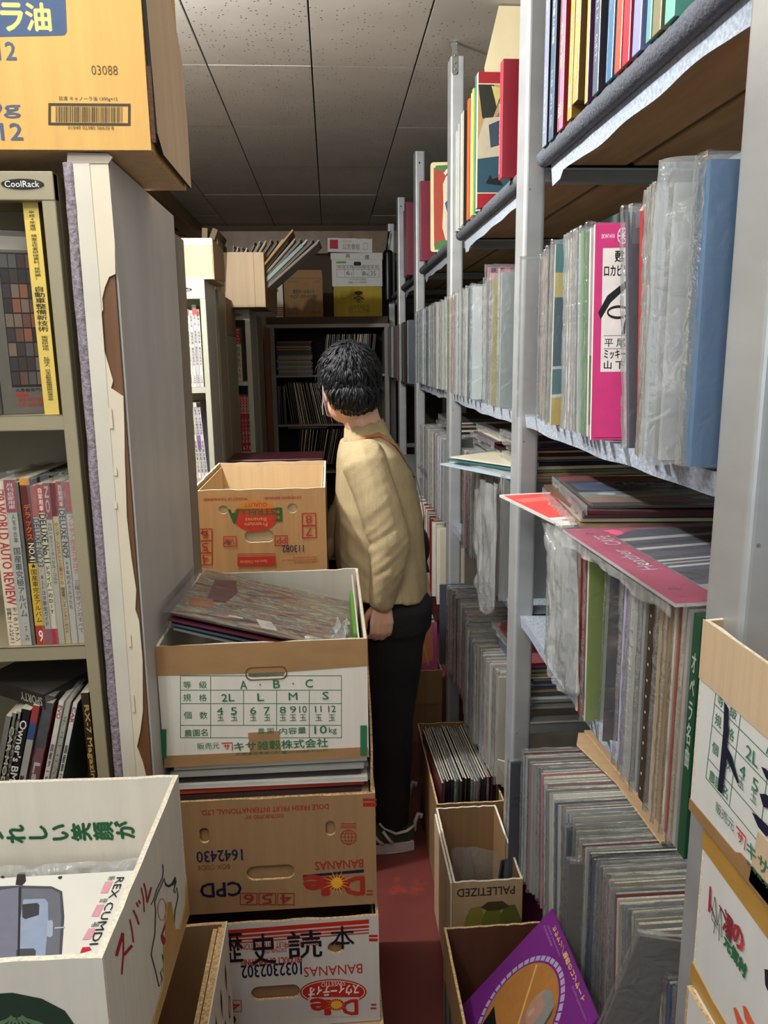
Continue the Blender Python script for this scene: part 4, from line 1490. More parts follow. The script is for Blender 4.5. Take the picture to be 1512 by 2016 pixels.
# ---------------------------------------------------------------- the steel shelving on the right
POSTY = [0.728, 1.690, 2.705, 3.775, 4.720, 5.480]
POSTT = [2.49, 2.49, 2.452, 2.425, 2.405, 2.38]
pn = ['nearest wide grey steel post at the right edge of the aisle', 'second grey steel post with the clear sleeve hanging before it', 'third grey steel post with a bracket to the ceiling',
      'fourth grey steel post with a bolt hole near its top', 'fifth grey steel post beside the maroon books', 'farthest steel post before the back bookcase']
posts = []
for k, y in enumerate(POSTY):
    tp = POSTT[k]
    e = thing('steel_post', pn[k], 'post', (0.42, y, 0), group='posts of the steel shelving')
    b = MB()
    # round-cornered lipped channel
    W, D = 0.046, 0.078 if k < 3 else 0.085
    b.prism([rrect(W / 2, D / 2, W, D, 0.008, 4), rrect(W / 2 + 0.001, D / 2, W - 0.006, D - 0.006, 0.005, 4)], Matrix.Translation((0, 0, tp)), tp, STEEL)
    b.build('post_profile', e, smooth=False)
    b = MB()
    b.prism([ellip(0, 0, 0.0035, 0.005, 14)], frameM((W * 0.45, -0.0003, tp - 0.05), (1, 0, 0), (0, -1, 0)), 0.0006, BLACK)
    for z_ in (0.62, 1.335, 1.87):
        b.prism([ellip(0, 0, 0.0022, 0.0022, 12)], frameM((0.012, -0.0006, z_ - 0.03), (1, 0, 0), (0, -1, 0)), 0.0008, STEEL_DK)
    b.build('bolt_holes', e)
    if k == 2:
        b = MB()
        BR = mat('bracket_zinc', '#9a9c92', rough=0.35, metal=0.6, var=0.15, scale=(40, 40, 40))
        b.prism([[(-0.009, -0.045), (-0.005, -0.052), (0.005, -0.052), (0.009, -0.045), (0.009, 0.02), (-0.009, 0.02)]], frameM((0.012, -0.003, tp - 0.005), (1, 0, 0), (0, -1, 0)), 0.002, BR)
        b.prism([[(-0.009, 0), (0.009, 0), (0.012, 0.035), (-0.006, 0.035)]], frameM((0.014, -0.003, tp + 0.015), (1, 0, 0.3), (0, -1, 0.5)), 0.002, BR)
        for z_ in (-0.042, -0.022, 0.0, 0.035):
            b.ellipsoid((0.012 + (0.006 if z_ > 0.03 else 0), -0.005, tp + z_), (0.003, 0.002, 0.003), BR, 8, 6)
        b.build('ceiling_bracket', e)
    posts.append(e)
    r = thing('rear_post', 'rear grey steel post of the shelving against the pale blue wall', 'post', (0.80, y, 0), group='rear posts of the steel shelving')
    b = MB()
    b.box((0, 0, 0), (0.04, 0.04, 2.4), STEEL)
    b.build('post_profile', r, bevel=0.004)
BARZ = [(1.856, 1.884), (1.318, 1.346), (0.845, 0.872), (0.585, 0.616)]
bn = ['top', 'upper middle', 'lower middle', 'low']
for k, y in enumerate(POSTY):
    for j, (z0, z1) in enumerate(BARZ):
        o_ = MB()
        o_.box((0.466, y + 0.006, z0), (0.80, y + 0.034, z1), STEEL_DK, left=STEEL_DK)
        o_.box((0.466, y + 0.002, z1 - 0.004), (0.80, y + 0.006, z1), STEEL)
        ob = o_.build('cross_bar', None, bevel=0.001)
        tag(ob, '%s grey steel bar running from the %s front post to the rear' % (bn[j], ['nearest', 'second', 'third', 'fourth', 'fifth', 'farthest'][k]), 'bar', 'cross bars of the steel shelving')

bays = [(POSTY[i] + 0.01, POSTY[i + 1]) for i in range(5)]
bayn = ['nearest bay', 'second bay', 'third bay', 'fourth bay', 'farthest bay']
FELT_LT = mat('pale_felt', '#a4adb8', rough=0.95, var=0.25, scale=(150, 150, 150), bump=0.7, detail=8)
for i, (y0, y1) in enumerate(bays):
    # level 1: board, wood below, felt-wrapped front
    for (z, nm, roll) in ((1.886, 'top', True), (1.347, 'middle', False), (0.873, 'low', False)):
        if z == 0.873 and i > 3:
            continue
        e = thing('shelf_board', '%s felt-edged plywood shelf board in the %s of the steel shelving' % (nm, bayn[i]), 'shelf', (0.455, (y0 + y1) / 2, z), group='shelf boards of the steel shelving')
        L = (y1 - y0) / 2 + 0.02
        b = MB()
        b.box((0.0, -L, 0.0), (0.18, L, 0.010), PLY)
        b.box((0.195, -L, 0.0), (0.37, L, 0.010), PLY)
        b.box((0.18, -L, 0.004), (0.195, L, 0.010), PLY_DK)
        b.build('plywood_board', e)
        if roll:
            b = MB()
            pts = [(-0.006 + 0.001 * noise.noise(Vector((0, q * 9, i))), -L + 0.06 + (2 * L - 0.12) * q / 30, 0.004) for q in range(31)]
            b.tube(pts, 0.0165, FELT_DK, n=14, rr=[0.0165 + 0.0014 * noise.noise(Vector((q * 0.5, i, 0))) for q in range(31)])
            b.build('felt_roll', e, smooth=True)
            b = MB()
            ra = random.Random(i)

            def ff(u, v):
                yy = -L + 0.02 + (2 * L - 0.10) * u
                hang = 0.030 + 0.010 * noise.noise(Vector((u * 5, i * 3.1, 0))) + (0.012 if u > 0.93 else 0)
                return Vector((0.004 + 0.004 * v, yy, -0.010 - hang * v))
            b.grid(ff, 50, 4, FELT_LT)
            b.build('felt_flap', e, smooth=True)
        else:
            b = MB()

            def ff(u, v):
                yy = -L + 0.02 + (2 * L - 0.04) * u
                hh = 0.030 + 0.006 * noise.noise(Vector((u * 7, i * 3.1, 2)))
                sag = -0.004 * sin(pi * u)
                return Vector((-0.022 + 0.004 * v, yy, 0.020 + sag - hh * v))
            b.grid(ff, 50, 4, FELT_LT)

            def fg(u, v):
                yy = -L + 0.02 + (2 * L - 0.04) * u
                return Vector((-0.022 + 0.20 * v, yy, 0.020 - 0.004 * sin(pi * u) - 0.006 * v))
            b.grid(fg, 20, 4, FELT)
            b.build('felt_cover', e, smooth=True)
for i, (y0, y1) in enumerate(bays[:2]):
    b = MB()
    z = (0.285, 0.345)[i]
    b.box((0.455, y0 + 0.04, z - 0.012), (0.80, y1 - 0.02, z), PLY)
    ob = b.build('shelf_board', None)
    tag(ob, ['lowest board of the nearest bay under the long record row', 'lowest board of the second bay under the dim record row'][i], 'shelf')

# ================================================================ top level books, nearest bay (box sets)
books = [  # y, thickness, z0, colour, front colour (mostly the spine's with shade painted in), label, texts
    (1.560, 0.028, 1.895, '#8d93a8', '#15171c', 'grey-blue box set with black front beside second post, top shelf', [('映画音楽', 0.02, 0.25, '#d8dce6'), ('ワールド', 0.28, 0.45, '#b5bccb'), ('レコードギャラリー', 0.55, 0.92, '#e2e4ea')]),
    (1.515, 0.030, 1.895, '#56697c', '#17181c', 'slate blue box set with white vertical lettering on the top shelf', [('日本の流行歌と音楽', 0.05, 0.48, '#e0e2e6'), ('ワールド レコード クラブ', 0.62, 0.93, '#dfe3ea')]),
    (1.477, 0.006, 1.897, '#3a1c1f', '#3a1c1f', 'thin dark maroon box set with gold dots on the top shelf', []),
    (1.455, 0.032, 1.897, '#c9829b', '#7e1f28', 'pink box set with gold brush lettering and red front, top shelf', [('ムード・わが雨', 0.10, 0.68, '#ead6a4'), ('HDE', 0.86, 0.93, '#ead6a4', False, 0.2, 0.8)]),
    (1.405, 0.022, 1.899, '#c79f45', '#7a5c20', 'golden box set with small white lettering, top shelf', [('音楽', 0.30, 0.42, '#f0e6c8'), ('世界の名曲大全集', 0.48, 0.78, '#f0e6c8', True, 0.35, 0.65), ('名', 0.84, 0.92, '#f0e6c8')]),
    (1.372, 0.028, 1.918, '#c6a565', '#5e4418', 'tan gold box set titled in upright latin letters, slightly raised', [('LOVE STORY', 0.30, 0.62, '#efe0b0', False, 0.2, 0.8), ('雅', 0.78, 0.88, '#e8d070')]),
    (1.320, 0.014, 1.899, '#c2a565', '#45243f', 'purple-fronted box set with gold spine on the top shelf', []),
    (1.270, 0.026, 1.899, '#5c6472', '#2a2c32', 'dark slate box set with faint white vertical title, top shelf', [('ワールド レコード クラブ', 0.3, 0.85, '#c9ced6')]),
    (1.232, 0.006, 1.899, '#1c2340', '#1c2340', 'thin navy box set beside the blue one on top shelf', []),
    (1.210, 0.024, 1.899, '#4a7396', '#2e4c66', 'medium blue box set on the top shelf before the orange one', [('クラシック', 0.3, 0.7, '#9cb8cc')]),
    (1.176, 0.024, 1.899, '#c9563c', '#a33c2c', 'orange-red box set with olive mark on the top shelf', [('1', 0.55, 0.66, '#8a8a4a')]),
    (1.144, 0.026, 1.899, '#b52c3a', '#8c1f2c', 'crimson box set with small white figure on the spine, top shelf', [('〇', 0.55, 0.64, '#ece2dc'), ('△', 0.62, 0.72, '#ece2dc')]),
    (1.105, 0.028, 1.899, '#8a8eb8', '#5c6088', 'lilac-blue box set on the top shelf near the frame top', []),
    (1.070, 0.016, 1.899, '#5f9a98', '#4a7a78', 'sea green slim box set on the top shelf', []),
    (1.040, 0.026, 1.899, '#7a7550', '#5c583c', 'olive box set with white label on the top shelf', [('名曲', 0.5, 0.68, '#e2ddc8')]),
    (1.000, 0.028, 1.899, '#6ab09c', '#4c8a7a', 'mint green box set on the top shelf at the frame top', []),
]
for k, (y, t_, z, c_, fc, lab, tx) in enumerate(books):
    e = thing('record_box_set', lab, 'box set', (0.428, y, z), (0, random.uniform(-0.004, 0.004), 0))
    b = MB()
    H = 0.318
    b.box((0, 0, 0), (0.30, t_, H), gloss(fc), left=gloss(c_), top=gloss(c_))
    b.build('slipcase', e, bevel=0.0012)
    a = Art(frameM((0, t_, 0), (0, -1, 0), (-1, 0, 0)), (0, 0, 1, 1), t_, H)
    for q in tx:
        s_, v0, v1, cc = q[:4]
        vert = q[4] if len(q) > 4 else True
        u0, u1 = (q[5], q[6]) if len(q) > 5 else (0.28, 0.72)
        if vert:
            a.text(s_, u0, v0, u1, v1, cc, vertical=True, bold=0.01)
        else:
            a.text(s_, u0, v0, u1, v1, cc, rot=-90, bold=0.015)
    if k == 4:
        a.ring(0.25, 0.82, 0.8, 0.94, 0.02, '#f0e6c8')
    if k == 5:
        a.oring(0.5, 0.83, 0.34, 0.055, 0.03, '#e8d070')
    a.build('spine_lettering', e)
# top level, second bay (x front .42)
top2 = [
    (2.615, 0.030, 0.305, '#c3c8bf', '#c8c9c2', 'pale green-grey box set beside the bracketed third post, top shelf'),
    (2.565, 0.020, 0.315, '#d9d8cf', '#9aa39a', 'thin open-ended white box with pictured front, top shelf second bay'),
    (2.520, 0.012, 0.330, '#e4ddc8', '#e0d9c6', 'cream slim box in the second bay of top shelf'),
    (2.480, 0.030, 0.328, '#c9c4b4', '#2a2725', 'light box with black-edged front, top shelf second bay'),
    (2.395, 0.026, 0.335, '#d96a36', '#c2622f', 'bright orange box set in the second bay of top shelf'),
    (2.350, 0.012, 0.335, '#dcd79c', '#c9c48a', 'pale yellow slim box beside the orange one'),
    (2.325, 0.018, 0.340, '#c3cf6a', '#b0bd60', 'lime green slim box set on top shelf second bay'),
    (2.285, 0.014, 0.360, '#4f8a7c', '#3f7266', 'sea green tall sleeve on the top shelf second bay'),
    (2.262, 0.010, 0.355, '#e6e2d4', '#d9d4c4', 'white tall slim folder beside the sea green sleeve'),
]
for (y, t_, H, c_, fc, lab) in top2:
    e = thing('record_box_set', lab, 'box set', (0.425, y, 1.897), (0, 0, 0))
    b = MB()
    b.box((0, 0, 0), (0.30, t_, H), gloss(fc), left=gloss(c_), top=gloss(c_))
    b.build('slipcase', e, bevel=0.001)
e = thing('picture_album', 'tall album with red bands and dark tree and bird picture, top shelf', 'album', (0.418, 2.215, 1.897), (0, 0, 0.0))
b = MB()
b.box((0, 0, 0), (0.30, 0.022, 0.345), gloss('#96262c'), left=gloss('#d8cdb4'))
b.build('album_cover', e, bevel=0.001)
a = Art(frameM((0, 0, 0), (1, 0, 0), (0, -1, 0)), (0, 0, 100, 120), 0.30, 0.345)
a.rect(0, 10, 60, 107, '#cfc0a0')
a.rect(0, 11, 60, 106, '#7a6a4e')
a.poly([(0, 11), (60, 11), (60, 40), (20, 34), (8, 50), (0, 60)], '#a88c62')
a.poly([(0, 11), (14, 11), (20, 24), (12, 44), (4, 40)], '#2a2a20')
a.poly([(12, 12), (22, 14), (17, 30)], '#b9b36a')
a.poly([(6, 40), (28, 38), (30, 72), (0, 76), (0, 60)], '#b5ab92')
a.poly([(10, 46), (24, 40), (26, 62), (12, 66)], '#3a4450')
a.poly([(0, 76), (30, 72), (60, 74), (60, 106), (0, 106)], '#2a4a58')
a.poly([(8, 98), (12, 90), (14, 94), (20, 92), (24, 100)], '#15181c')
a.build('cover_picture', e)
e = thing('record_box_set', 'crimson box set with white vertical lettering beside second post, top shelf', 'box set', (0.405, 1.850, 1.897))
b = MB()
b.box((0, 0, 0), (0.30, 0.030, 0.250), gloss('#8c2230'), left=gloss('#bf3a4a'))
b.build('slipcase', e, bevel=0.001)
a = Art(frameM((0, 0.03, 0), (0, -1, 0), (-1, 0, 0)), (0, 0, 1, 1), 0.03, 0.250)
a.text('DISCOTHEQUE FRANCAISE', 0.05, 0.35, 0.35, 0.95, '#e0b8b4', rot=-90, bold=0.01)
a.build('spine_lettering', e)
e = thing('poster_board', 'large cream card board standing behind the top shelf box sets', 'board', (0.489, 2.445, 1.897), (0, 0, 0))
b = MB()
b.prism([[(0.0, 0.0), (0.30, 0.0), (0.30, 0.598), (0.031, 0.598), (-0.009, 0.435), (0.0, 0.32), (0.006, 0.2)]], frameM((0, 0, 0), (1, 0, 0), (0, -1, 0)), 0.004, mat('cream_board', '#d9c9a0', rough=0.7, var=0.06))
b.build('board_sheet', e)
# third and fourth bay, top level
e = thing('picture_book', 'picture book with red tree and blue bird cover on the top shelf', 'book', (0.408, 3.13, 1.897), (0, 0, radians(-6)))
b = MB()
b.prism([rrect(0.13, 0.165, 0.26, 0.33, 0.012)], frameM((0, 0, 0), (1, 0, 0), (0, -1, 0)), 0.024, gloss('#d9cf9a'))
b.build('book_cover', e)
a = Art(frameM((0, 0, 0), (1, 0, 0), (0, -1, 0)), (0, 0, 260, 330), 0.26, 0.33)
a.poly(rrect(130, 165, 240, 310, 14), '#ddd3b8')
a.poly([(12, 20), (90, 14), (86, 34), (60, 52), (48, 80), (50, 150), (46, 240), (60, 290), (80, 312), (14, 312), (12, 120)], '#a84632')
a.poly([(20, 12), (110, 10), (96, 26), (70, 22), (40, 34), (18, 26)], '#4a7a44')
a.poly([(50, 40), (64, 24), (70, 30), (58, 48)], '#e8e2cc')
a.poly([(16, 300), (50, 285), (90, 292), (120, 320), (16, 322)], '#4a7a44')
a.poly([(56, 150), (74, 128), (84, 150), (80, 190), (64, 182)], '#35598c')
a.poly([(78, 160), (92, 150), (92, 210), (82, 222)], '#a86438')
a.poly([(70, 250), (110, 235), (120, 280), (84, 296)], '#a83a38')
a.build('cover_picture', e)
for k, (y, H, c_, lab) in enumerate(((3.40, 0.32, '#7a2a38', 'dark red tall book behind the picture book, top shelf'), (4.00, 0.345, '#6e2638', 'maroon tall book between fourth and fifth posts, top shelf'),
                                     (4.06, 0.36, '#5a3038', 'dull brown-red tall book behind the maroon one'), (4.12, 0.33, '#7d2c40', 'wine red tall book deepest in the fourth bay top shelf'))):
    e = thing('tall_book', lab, 'book', (0.40, y, 1.897))
    b = MB()
    b.box((0, 0, 0), (0.26, 0.035, H), gloss(c_))
    b.build('book_body', e, bevel=0.001)

# ================================================================ middle level, nearest bay
Z2 = 1.372


def cover_art(e, w=0.314):
    return Art(frameM((0, -0.0026, 0), (1, 0, 0), (0, -1, 0)), (0, 0, 314, 314), w, w)


# clear empty sleeve hanging in front of the second post
e = thing('empty_clear_sleeve', 'large empty clear plastic sleeve standing before the second steel post', 'plastic sleeve', (0.392, 1.600, 1.368), (0, 0, radians(4)))
b = MB()
for s_ in (0.0, 0.003):
    b.grid(lambda u, v, s_=s_: Vector((u * 0.33, s_ + 0.0015 * noise.noise(Vector((u * 4, v * 4, s_ * 900))), v * 0.325)), 12, 12, CLEAR_H)
b.box((-0.0005, -0.0005, 0), (0.0035, 0.0035, 0.325), CLEAR_M)
b.box((0.0, -0.0005, 0.320), (0.33, 0.0035, 0.3265), CLEAR_M)
b.build('film', e, smooth=False)


def lpx(lab, x, y, col, t=0.005, tilt=0.0, yaw=0.0, bag=0, face=None, z=Z2, lean=0.0, milky=False, **k):
    return lp(lab, x, y, z, col, t, tilt=tilt, yaw=yaw, bag=bag, face=face, lean=lean, milky=milky, **k)


lpx('orange and grey record in film leaning behind the clear sleeve', 0.430, 1.555, 'orange', tilt=-0.05, yaw=-0.16, bag=1, face='orange')
lpx('cream record in film beside the orange one on middle shelf', 0.425, 1.515, 'cream', tilt=-0.06, yaw=-0.10, bag=2)
lpx('pale grey record in film before the dark brown one', 0.420, 1.485, 'grey', tilt=-0.04, bag=3, milky=True)
e = lpx('dark brown thick record with tiny gold spine lettering', 0.412, 1.445, '#4a4038', t=0.016, tilt=-0.02, bag=0, face='#5a4c44')
a = Art(frameM((-0.0004, 0.008, 0), (0, -1, 0), (-1, 0, 0)), (0, 0, 1, 1), 0.016, 0.314)
a.text('THE DAVID PARICH-HOWARD GOODMAN VOICE', 0.3, 0.3, 0.75, 0.95, '#a89a80', rot=-90, bold=0.02)
a.build('spine_lettering', e)
lpx('white record in film right after the dark brown thick one', 0.408, 1.405, 'white', t=0.006, bag=2, milky=True)
e = lpx('record with teal sky, white surf and yellow sand cover', 0.398, 1.368, 'cream', t=0.008, tilt=-0.01, yaw=-0.08, bag=1, face='#2f6066')
a = cover_art(e)
a.M = frameM((0, -0.0042, 0), (1, 0, 0), (0, -1, 0))
a.rect(0, 0, 314, 60, '#3a7f80')
a.rect(0, 48, 314, 92, '#c9b86a')
a.oval(60, 62, 40, 16, '#d8c97a')
a.rect(0, 90, 314, 210, '#2a5560')
a.rect(0, 210, 314, 262, '#3f7478')
a.line([(0, 212), (80, 208), (160, 216), (314, 206)], 5, '#c9d4cc')
a.line([(0, 262), (90, 258), (170, 266), (314, 258)], 6, '#d4d8c8')
a.rect(0, 265, 314, 314, '#c9ac4c')
a.build('cover_picture', e)
for k, (y, c_, lab) in enumerate(((1.300, 'white', 'white crinkly-film record just right of the surf cover'), (1.282, 'ivory', 'ivory crinkly-film record second after the surf cover'),
                                  (1.262, 'pink', 'pale pink record in film among white ones'), (1.243, 'slate', 'dark slate record sliver among film-wrapped white ones'),
                                  (1.226, 'white', 'white record in film just left of the green one'))):
    lpx(lab, 0.405 - 0.001 * k, y, c_, t=0.007, tilt=-0.05 - 0.005 * k, bag=k, milky=True)
lpx('vivid green record in film on the middle shelf', 0.400, 1.200, '#4f9440', t=0.007, tilt=-0.085, bag=3, face='#4f9440')
e = lpx('white-spined record with green lower cover left of the pink one', 0.398, 1.165, '#e4e2da', t=0.008, tilt=-0.09, yaw=-0.06, bag=2, face='#ddd8cc')
a = cover_art(e)
a.M = frameM((0, -0.0042, 0), (1, 0, 0), (0, -1, 0))
a.poly([(0, 190), (60, 200), (60, 290), (0, 296)], '#6a9a4a')
a.build('cover_picture', e)
e = lpx('hot pink record with white title panel and black brush mark', 0.386, 1.115, '#e6dfd4', t=0.010, tilt=-0.12, yaw=-0.16, bag=None, face='#cf3878')
a = cover_art(e)
a.M = frameM((0, -0.0062, 0), (1, 0, 0), (0, -1, 0))
a.f = (0, 0, 500, 314)
a.rect(4, 3, 30 + 84, 310, '#cf3878')
a.text('SKW1410', 14, 16, 44, 22, '#eddce2', bold=0.02)
for q in range(8):
    a.line([(62, 19), (62 + 11 * cos(q * pi / 4), 19 + 11 * sin(q * pi / 4))], 2, '#eddce2')
a.oring(62, 19, 12, 12, 2, '#eddce2')
a.rect(18, 36, 112, 214, '#ece6dc')
a.text('甦る', 46, 40, 86, 56, '#17151a', bold=0.04)
a.text('ロカビリー3', 22, 60, 100, 76, '#17151a', bold=0.03)
a.poly([(10, 128), (30, 104), (70, 84), (100, 76), (100, 84), (72, 94), (38, 114), (16, 138)], '#17151a')
a.poly([(84, 82), (98, 82), (84, 130), (72, 160), (64, 160), (76, 128)], '#17151a')
a.oring(56, 128, 26, 10, 4, '#17151a')
a.text('平 尾 昌', 26, 166, 100, 178, '#17151a', bold=0.01)
a.text('ミッキー・カ', 26, 182, 100, 195, '#17151a', bold=0.03)
a.text('山 下 敬', 26, 198, 100, 210, '#17151a', bold=0.03)
a.rect(24, 161, 106, 162, '#8a8a8a')
a.rect(24, 180, 106, 181, '#8a8a8a')
a.build('cover_print', e)
lpx('pale lilac record in film close behind the dark slate one', 0.412, 1.030, 'lilac', t=0.006, tilt=-0.07, bag=4, milky=True)
lpx('dark slate record leaning steeply between pink and red ones', 0.402, 1.008, '#3f4650', t=0.009, tilt=-0.15, bag=2, face='#3f4650')
e = lpx('red box set with white title letters and cream side strip', 0.402, 0.975, '#9c2a2c', t=0.012, tilt=-0.12, yaw=-0.08, bag=None, face='#9c2a2c')
a = Art(frameM((0, -0.0062, 0), (1, 0, 0), (0, -1, 0)), (0, 0, 314, 314), 0.314, 0.314)
for q in range(9):
    a.poly([(q * 9, 0), (q * 9 + 4, 0), (q * 9 - 1, 8), (q * 9 - 5, 8)], '#ded4c8')
a.text('BO', 6, 14, 34, 34, '#e6dcd0', bold=0.03)
a.text('NE', 26, 38, 44, 52, '#e6dcd0', bold=0.03)
a.rect(2, 62, 16, 312, '#d9d2c0')
a.text('黄昏せまる男の部屋で', 4, 66, 14, 190, '#3a332c', vertical=True)
a.build('cover_print', e)
for k in range(4):
    lpx(['clear-wrapped thin ivory record right of the red box set', 'milky-wrapped grey record after the ivory one', 'crinkled-film white record of the middle shelf cluster', 'crinkled-film pale blue record beside the big clear bag'][k],
        0.398 - 0.003 * k, 0.950 - 0.010 * k, ['ivory', 'grey', 'white', 'pale blue'][k], t=0.006, tilt=-0.05 + 0.012 * k, bag=k, milky=True)
e = thing('clear_record_bag', 'tall crinkled clear bag of records bulging over the middle shelf edge', 'plastic bag', (0.372, 0.893, Z2 - 0.004), (0, 0, 0))
b = MB()


def bagf(u, v):
    th = 2 * pi * u
    n_ = noise.noise(Vector((cos(th) * 1.5, sin(th) * 1.5, v * 6)))
    fl = 0.45 + 0.55 * min(1, v * 4)
    x = 0.165 - 0.165 * cos(th) * (1 + 0.02 * n_)
    y = 0.030 * sin(th) * fl * (0.8 + 0.5 * n_) + 0.004 * n_
    return Vector((x, y, v * 0.345 + 0.006 * n_))


b.grid(bagf, 64, 34, CLEAR_M)
b.build('film', e, smooth=True)
lpx('grey record inside the tall crinkled clear bag', 0.392, 0.905, 'grey', t=0.010, tilt=-0.01, bag=None)
lpx('pale grey record inside the tall crinkled clear bag, nearer side', 0.394, 0.890, '#b9b8b4', t=0.008, tilt=0.0, bag=None)
e = lpx('wide blue record box in film near the first post', 0.404, 0.842, '#4d7ba5', t=0.026, tilt=0.0, bag=4, face='#456e96', z=Z2, name='record_box_set', cat='box set', s=0.325)
lpx('tan worn record behind the nearest post on middle shelf', 0.432, 0.812, '#b5a88c', t=0.010, bag=None)

# second bay, middle level
mid2 = [
    (2.66, 'green', '#4c8a3a', 0.008, -0.05, 'green record in film right beside the bracketed third post'),
    (2.60, 'orange', '#c97a58', 0.016, -0.03, 'salmon record with notched edge on the middle shelf second bay'),
    (2.54, 'slate', '#6a7484', 0.008, 0.02, 'slate blue record leaning in film, second bay'),
    (2.48, 'ivory', '#d8dcd8', 0.010, 0.10, 'white film-wrapped record leaning right, second bay'),
    (2.40, 'grey', '#8e9090', 0.020, 0.0, 'thick grey record in film at the middle of second bay'),
    (2.34, 'ivory', '#d8d0b8', 0.012, 0.0, 'ivory-spined record beside the thick grey one'),
    (2.27, 'teal', '#2d6078', 0.010, 0.03, 'teal and sand pictured record in film, second bay'),
    (2.20, 'white', '#cdd4d4', 0.012, -0.04, 'white record in loose film sleeve, second bay'),
    (2.02, 'grey', '#a4a6a4', 0.014, -0.03, 'grey film-wrapped record before the second post'),
    (1.93, 'yellow', '#c2b878', 0.010, 0.05, 'pale yellow record in loose film near the second post'),
    (1.84, 'pale blue', '#b0b8b8', 0.010, 0.02, 'pale blue-grey record in film just past the second post'),
]
for k, (y, c_, f_, t_, tl, lab) in enumerate(mid2):
    lpx(lab, 0.405 + 0.002 * (k % 3), y, c_, t=t_, tilt=tl, yaw=-0.12 if k % 2 else -0.03, bag=k % 5, face=f_, milky=(k % 3 != 2), z=Z2)
e = lpx('pink titled record rising above film-wrapped ones in second bay', 0.435, 2.13, 'cream', t=0.008, tilt=-0.03, yaw=-0.10, bag=1, face='#cf5a78', z=Z2 + 0.045)
a = cover_art(e)
a.M = frameM((0, -0.0042, 0), (1, 0, 0), (0, -1, 0))
for q in range(6):
    a.rect(8 + 26 * q, 2, 18 + 26 * q, 12, '#2a2226')
a.rect(8, 2, 22, 14, '#2a2226')
a.text('SCS-61212', 30, 24, 110, 36, '#3a1e26', bold=0.01)
a.text('今夜はフィーバー', 28, 44, 130, 64, '#3a1e26', bold=0.02)
a.rect(26, 100, 110, 220, '#d9ccc4')
a.build('cover_print', e)
lp_row('middle shelf of third bay', 'records on the middle shelf of the third bay', 2.83, 3.68, 0.412, Z2, 0.034, ['ivory', 'white', 'cream', 'black', 'blue', 'grey', 'pale blue', 'white'], 21, tj=(0.008, 0.02), bagp=0.8, tilt=(-0.03, 0.04))
lp_row('middle shelf of fourth bay', 'records on the middle shelf of the fourth bay', 3.89, 4.66, 0.400, Z2 - 0.015, 0.05, ['grey', 'slate', 'grey', 'brown', 'black'], 22, tj=(0.012, 0.03), bagp=0.9, tilt=(-0.02, 0.05), far='all')
lp_row('middle shelf of farthest bay', 'records on the middle shelf of the farthest bay', 4.85, 5.4, 0.395, Z2 - 0.01, 0.07, ['maroon', 'brown', 'grey', 'slate'], 23, tj=(0.012, 0.03), bagp=0.9, tilt=(0.0, 0.12), far='all')

# ================================================================ low-middle level: flat records on top of upright ones (nearest bay)
Z3 = 0.885
Z4 = 1.212


def flat_lp(label, x, y, z, yaw, col, t=0.004, bag=None, group=None, pitch=0.0, roll=0.0, top=None, s=0.314):
    e = thing('flat_record', label, 'record', (x, y, z), (pitch, roll, yaw), group)
    b = MB()
    m_ = gloss(PAL.get(col, col))
    b.box((0, 0, 0), (s, s, t), top or m_, left=m_, front=m_, top=top or m_)
    b.build('record_sleeve', e)
    if bag:
        b = MB()
        sd_ = random.random() * 99

        def f(u, v):
            n_ = noise.noise(Vector((u * 7, v * 7, sd_)))
            return Vector((-0.012 + u * (s + 0.02), -0.012 + v * (s + 0.02), t + 0.0015 + 0.0018 * n_))
        b.grid(f, 24, 24, CLEAR)

        def f2(u, v):
            n_ = noise.noise(Vector((u * 22, v * 2, sd_ + 4)))
            return Vector((-0.012 + 0.006 * n_ * v, -0.012 + u * (s + 0.02), t + 0.0015 - v * (0.012 + 0.010 * (noise.noise(Vector((u * 6, 1, sd_))) + 0.5))))
        b.grid(f2, 40, 4, CLEAR_M)
        b.build('film_sleeve', e, smooth=True)
    return e


# the pink one with the black and white picture; corners near (.425,1.25) and (.425,.80)
e = flat_lp('flat pink record with grey street photograph lying nearest on the row', 0.400, 0.835, 1.2035, radians(2.0), '#e2dcd8', t=0.0045, bag=True, top=gloss('#c9587a'), s=0.40)
a = Art(Matrix.Translation((0, 0, 0.0045)), (0, 0, 400, 400), 0.40, 0.40)
a.rect(62, 20, 380, 395, '#8a8a94')
a.rect(65, 24, 377, 392, '#5a5a68')
for k, (y, hgt, c_) in enumerate(((60, 16, '#c9c5c0'), (95, 10, '#45434c'), (120, 12, '#d2cec8'), (150, 22, '#6a6872'), (190, 8, '#d8d4cc'), (206, 6, '#c0bcb8'), (222, 8, '#dcd8d2'), (250, 40, '#4a4652'),
                                  (310, 14, '#c9c5be'), (340, 30, '#4c5466'))):
    a.poly([(65, y + 24), (377, y - 20), (377, y - 20 + hgt), (65, y + 24 + hgt)], c_)
a.oval(220, 250, 40, 26, '#3c3a44')
a.poly([(196, 262), (214, 236), (236, 236), (246, 268)], '#8a6468')
a.poly([(62, 330), (150, 395), (62, 395)], '#b9b5b8')
a.text('Heather', 22, 150, 46, 260, '#e2c9d2', rot=90, bold=0.01)
a.text('CAFE', 30, 60, 56, 120, '#e2c9d2', rot=90, bold=0.01)
a.poly([(62, 20), (120, 20), (62, 70)], '#c9587a')
a.build('cover_photograph', e)
